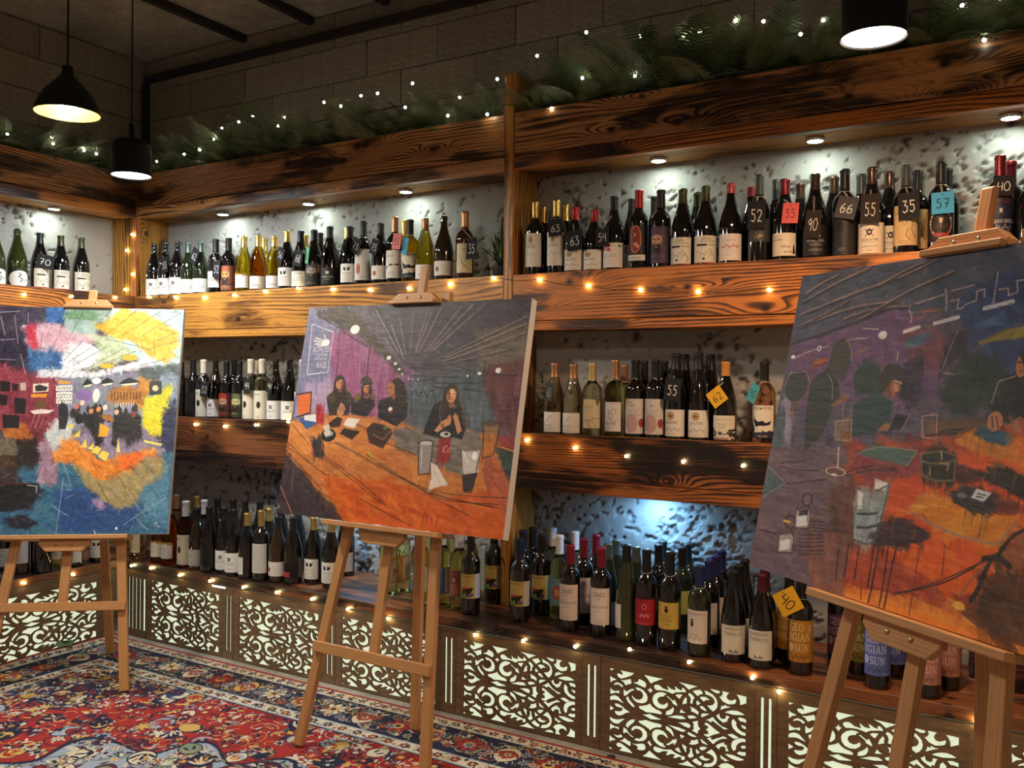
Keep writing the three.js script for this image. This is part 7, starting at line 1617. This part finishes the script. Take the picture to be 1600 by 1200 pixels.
// ---------------------------------------------------------------- rug
const RUG = { x0: 0.262, x1: 3.72, z0: 0.292, z1: 2.75 };
{
  const W = 2048, H = Math.round(2048 * (RUG.z1 - RUG.z0) / (RUG.x1 - RUG.x0)), m = W / (RUG.x1 - RUG.x0), [c, g] = canvas(W, H); reseed(2024);
  const RED = '#9c2420', NAVY = '#141a38', CREAM = '#d2c8b0', SKY = '#98a6b6', GOLD = '#c8a256', RUST = '#b04a26', BURG = '#5a1a2c', SAGE = '#7c8a72';
  const band = (d, col) => { g.fillStyle = col; g.fillRect(d * m, d * m, W - 2 * d * m, H - 2 * d * m); };
  const petals = (x, y, r, n, col, inner, core) => { const a0 = rr(0, 6); for (let i = 0; i < n; i++) { const a = a0 + i / n * 6.283; g.beginPath(); g.ellipse(x + Math.cos(a) * r * 0.6, y + Math.sin(a) * r * 0.6, r * 0.42, r * 0.27, a, 0, 7); g.fillStyle = col; g.fill(); g.lineWidth = Math.max(1, r * 0.07); g.strokeStyle = NAVY; g.stroke(); } g.beginPath(); g.arc(x, y, r * 0.42, 0, 7); g.fillStyle = inner; g.fill(); g.beginPath(); g.arc(x, y, r * 0.2, 0, 7); g.fillStyle = core; g.fill(); };
  const palmette = (x, y, r, a, cols) => { g.save(); g.translate(x, y); g.rotate(a); const [c1, c2, c3] = cols; g.beginPath(); g.moveTo(0, r); g.bezierCurveTo(-r * 1.3, r * 0.6, -r * 0.9, -r * 0.8, 0, -r * 1.15); g.bezierCurveTo(r * 0.9, -r * 0.8, r * 1.3, r * 0.6, 0, r); g.fillStyle = c1; g.fill(); g.lineWidth = r * 0.09; g.strokeStyle = NAVY; g.stroke(); for (let i = -2; i <= 2; i++) { g.beginPath(); g.ellipse(i * r * 0.26, -r * 0.25 + Math.abs(i) * r * 0.2, r * 0.11, r * 0.42, i * 0.35, 0, 7); g.fillStyle = i % 2 ? c2 : c3; g.fill(); } g.beginPath(); g.ellipse(0, r * 0.35, r * 0.3, r * 0.24, 0, 0, 7); g.fillStyle = c3; g.fill(); g.restore(); };
  const vine = (x, y, r, col, lw) => { g.beginPath(); const a = rr(0, 6.28); g.moveTo(x, y); g.bezierCurveTo(x + Math.cos(a) * r, y + Math.sin(a) * r, x + Math.cos(a + 1.6) * r, y + Math.sin(a + 1.6) * r, x + Math.cos(a + 2.4) * r * 0.8, y + Math.sin(a + 2.4) * r * 0.8); g.lineWidth = lw; g.strokeStyle = col; g.stroke(); };
  const leaflet = (x, y, r, col) => { g.beginPath(); g.ellipse(x, y, r, r * 0.42, rr(0, 6.28), 0, 7); g.fillStyle = col; g.fill(); };
  const strip = (d, w, step, draw) => { // walk round the rug at depth d
    for (const side of [0, 1, 2, 3]) { const len = (side % 2 ? H : W) - 2 * d * m; for (let s = step * m / 2; s < len; s += step * m) { const q = d * m + s, e = (d + w / 2) * m; const [x, y] = side === 0 ? [q, e] : side === 1 ? [W - e, q] : side === 2 ? [q, H - e] : [e, q]; draw(x, y, [Math.PI, Math.PI / 2 * 3, 0, Math.PI / 2][side]); } } };
  g.fillStyle = RED; g.fillRect(0, 0, W, H);
  band(0.014, CREAM); strip(0.014, 0.05, 0.055, (x, y) => { petals(x, y, 0.017 * m, 5, pick([RED, NAVY, RUST]), CREAM, NAVY); leaflet(x + rr(-20, 20), y + rr(-8, 8), 0.012 * m, pick([NAVY, SAGE])); }); strip(0.014, 0.05, 0.03, (x, y) => { for (let q = 0; q < 3; q++) leaflet(x + rr(-9, 9), y + rr(-13, 13), rr(0.004, 0.010) * m, pick([NAVY, NAVY, GOLD, RUST, RED, '#4a5a70'])); });
  band(0.066, SKY); band(0.070, NAVY);
  for (let rep = 0; rep < 3; rep++) strip(0.070, 0.185, 0.019, (x, y) => { const o = rr(-0.08, 0.08) * m, p = rr(-0.08, 0.08) * m; vine(x + p * 0.3, y + o * 0.9, 0.05 * m, pick([GOLD, CREAM, SAGE]), 0.0028 * m); leaflet(x + p * 0.9, y + o * 0.9, rr(0.006, 0.015) * m, pick([CREAM, CREAM, RUST, GOLD, SAGE, '#b8b49c', RED])); });
  let n = 0; strip(0.070, 0.185, 0.155, (x, y, a) => { n++; if (n % 2) { palmette(x, y, 0.058 * m, a, [pick([CREAM, GOLD]), RUST, RED]); petals(x, y, 0.03 * m, 7, RUST, CREAM, NAVY); } else petals(x, y, 0.054 * m, 8, pick([RED, CREAM]), GOLD, NAVY); });
  for (let rep = 0; rep < 2; rep++) strip(0.070, 0.185, 0.07, (x, y) => { petals(x + rr(-0.05, 0.05) * m, y + rr(-0.06, 0.06) * m, rr(0.016, 0.024) * m, 6, pick([CREAM, RUST, SKY]), pick([RED, NAVY]), GOLD); });
  band(0.255, SKY); band(0.262, CREAM); strip(0.262, 0.05, 0.028, (x, y) => { for (let q = 0; q < 3; q++) leaflet(x + rr(-9, 9), y + rr(-13, 13), rr(0.004, 0.011) * m, pick([NAVY, NAVY, BURG, RUST, SAGE, '#4a5a70'])); }); strip(0.262, 0.05, 0.07, (x, y) => petals(x, y, 0.018 * m, 6, pick([RED, NAVY, BURG]), GOLD, CREAM));
  band(0.312, SKY); band(0.320, NAVY); band(0.326, RED);
  const fx0 = 0.326 * m, fw = W - 2 * fx0, fh = H - 2 * fx0;
  g.save(); g.beginPath(); g.rect(fx0, fx0, fw, fh); g.clip();
  const fill = (k, test, pal, big, [bw, bh] = [fw, fh]) => { for (let i = 0; i < k; i++) { const side = Math.floor(rnd() * 4), x = bw < fw ? (side % 2 ? fx0 + fw - rnd() * bw : fx0 + rnd() * bw) : fx0 + rnd() * fw, y = bh < fh ? (side > 1 ? fx0 + fh - rnd() * bh : fx0 + rnd() * bh) : fx0 + rnd() * fh; if (!test(x, y)) continue; const q = rnd(); if (q < 0.34) { vine(x, y, rr(0.03, 0.07) * m, pick(pal.v), 0.0034 * m); leaflet(x, y, 0.014 * m, pick(pal.f)); } else if (q < 0.72) { leaflet(x, y, rr(0.008, 0.022) * m, pick(pal.f)); leaflet(x + rr(-20, 20), y + rr(-20, 20), rr(0.006, 0.016) * m, pick(pal.f)); } else if (q < 0.9) petals(x, y, rr(0.014, 0.036) * m, 5 + Math.floor(rnd() * 3), pick(pal.f), pick(pal.i), pick(pal.i)); else if (big) palmette(x, y, rr(0.03, 0.055) * m, rr(0, 6.28), [pick(pal.f), pick(pal.i), pick(pal.f)]); } };
  const cx = W / 2, cy = H / 2, inMedal = (x, y) => { const a = Math.atan2(y - cy, x - cx), R = 1 + 0.10 * Math.cos(a * 12); return ((x - cx) / (0.85 * m)) ** 2 + ((y - cy) / (0.60 * m)) ** 2 < R * R; };
  const inCorner = (x, y) => { const dx = Math.min(x - fx0, fx0 + fw - x) / m, dy = Math.min(y - fx0, fx0 + fh - y) / m, r = Math.hypot(dx / 0.62, dy / 0.42), a = Math.atan2(dy, dx); return r < 0.9 + 0.12 * Math.cos(a * 8); };
  fill(5200, (x, y) => !inMedal(x, y) && !inCorner(x, y), { v: [GOLD, CREAM, NAVY], f: [CREAM, NAVY, '#cfc8b4', GOLD, NAVY, RED, RED, SKY, BURG], i: [RED, NAVY, GOLD, CREAM] }, true);
  // corner pieces and centre medallion: pale ground, navy figures
  const img = (test, ground, rim) => { g.fillStyle = ground; const st = 3; for (let y = fx0; y < fx0 + fh; y += st) { let run = -1; for (let x = fx0; x <= fx0 + fw; x += st) { const on = x < fx0 + fw && test(x, y); if (on && run < 0) run = x; if (!on && run >= 0) { g.fillRect(run, y, x - run, st); run = -1; } } } };
  img(inCorner, SKY); img((x, y) => inCorner(x, y) && inCorner(fx0 + (x < cx ? (x - fx0) * 1.08 : fw - (fx0 + fw - x) * 1.08), fx0 + (y < cy ? (y - fx0) * 1.08 : fh - (fx0 + fh - y) * 1.08)), '#d8d4c4');
  fill(2600, inCorner, { v: [NAVY, GOLD], f: [NAVY, NAVY, '#2c3a6a', CREAM, GOLD, BURG], i: [CREAM, RED, GOLD] }, true, [0.62 * m, 0.42 * m]);
  img(inMedal, NAVY); img((x, y) => inMedal(cx + (x - cx) * 1.03, cy + (y - cy) * 1.03), SKY);
  fill(6500, (x, y) => inMedal(cx + (x - cx) * 1.06, cy + (y - cy) * 1.06), { v: [NAVY, GOLD, BURG], f: [CREAM, NAVY, CREAM, BURG, SAGE, NAVY], i: [RED, GOLD, NAVY, CREAM] }, true);
  g.restore();
  const pile = dataTexture(256, 256, (x, y) => { const v = 255 * (0.6 * noise(x / 1.3, y / 1.3) + 0.4 * noise(x / 4, y / 4)); return [v, v, v]; }, false); pile.repeat.set(12, 9);
  const rugMat = std({ map: canvasTexture(c), roughness: 0.96, bumpMap: pile, bumpScale: 0.0025 });
  const nx = 90, nz = 64, pos = [], uv = [], ix = [];
  for (const low of [0, 1]) for (let j = 0; j <= nz; j++) for (let i = 0; i <= nx; i++) {
    const x = RUG.x0 + (RUG.x1 - RUG.x0) * i / nx, z = RUG.z0 + (RUG.z1 - RUG.z0) * j / nz, curl = i < 3 ? 0.011 * ((3 - i) / 3) ** 2 * (0.6 + noise(z * 6, 2)) : 0;
    pos.push(x, low ? 0.001 : 0.007 + curl + 0.0012 * noise(x * 3, z * 3), z); uv.push(i / nx, 1 - j / nz);
  }
  const w = nx + 1, k = w * (nz + 1);
  for (let j = 0; j < nz; j++) for (let i = 0; i < nx; i++) { const a = j * w + i; ix.push(a, a + w, a + 1, a + 1, a + w, a + w + 1); const b = k + a; ix.push(b, b + 1, b + w, b + 1, b + w + 1, b + w); }
  const edge = (a, b) => ix.push(a, b, a + k, b, b + k, a + k);
  for (let i = 0; i < nx; i++) { edge(i, i + 1); edge(nz * w + i + 1, nz * w + i); } for (let j = 0; j < nz; j++) { edge((j + 1) * w, j * w); edge(j * w + nx, (j + 1) * w + nx); }
  const geo = new THREE.BufferGeometry(); geo.setAttribute('position', new THREE.Float32BufferAttribute(pos, 3)); geo.setAttribute('uv', new THREE.Float32BufferAttribute(uv, 2)); geo.setIndex(ix); geo.computeVertexNormals();
  tag(obj('rug', geo, rugMat), 'red and navy oriental rug with floral border on the floor', 'rug');
}
// small things on the floor
tag(obj('floor_cap', (() => { const g = new THREE.CylinderGeometry(0.014, 0.016, 0.004, 24); g.translate(2.876, 0.0022, 0.272); return g; })(), std({ color: lin(0.05, 0.052, 0.05), roughness: 0.5, metalness: 0.5 })), 'flat dark round cap on the concrete strip beside the rug', 'cap');
{ const t = thing('leaf_sprig', 'small sprig of round green leaves at the left rug edge', 'leaf', null, [0.262, 0.012, 0.545]); reseed(9); for (let i = 0; i < 4; i++) { const g = new THREE.CircleGeometry(0.028, 16); g.scale(1, 0.62, 1); g.rotateX(-0.9); g.translate(0, 0.02, 0.0); const l = obj('leaf', g, phys({ color: lin(0.13, 0.17, 0.09), roughness: 0.5, side: THREE.DoubleSide }), t); l.rotation.y = i * 1.5 + 0.4; l.position.set(0.012 * Math.cos(i * 1.6), 0.004, 0.03 * Math.sin(i * 1.6)); } obj('stem', new THREE.CylinderGeometry(0.0015, 0.0015, 0.03, 6), leafMats[1], t).position.y = 0.012; }

renderer.render(scene, camera);
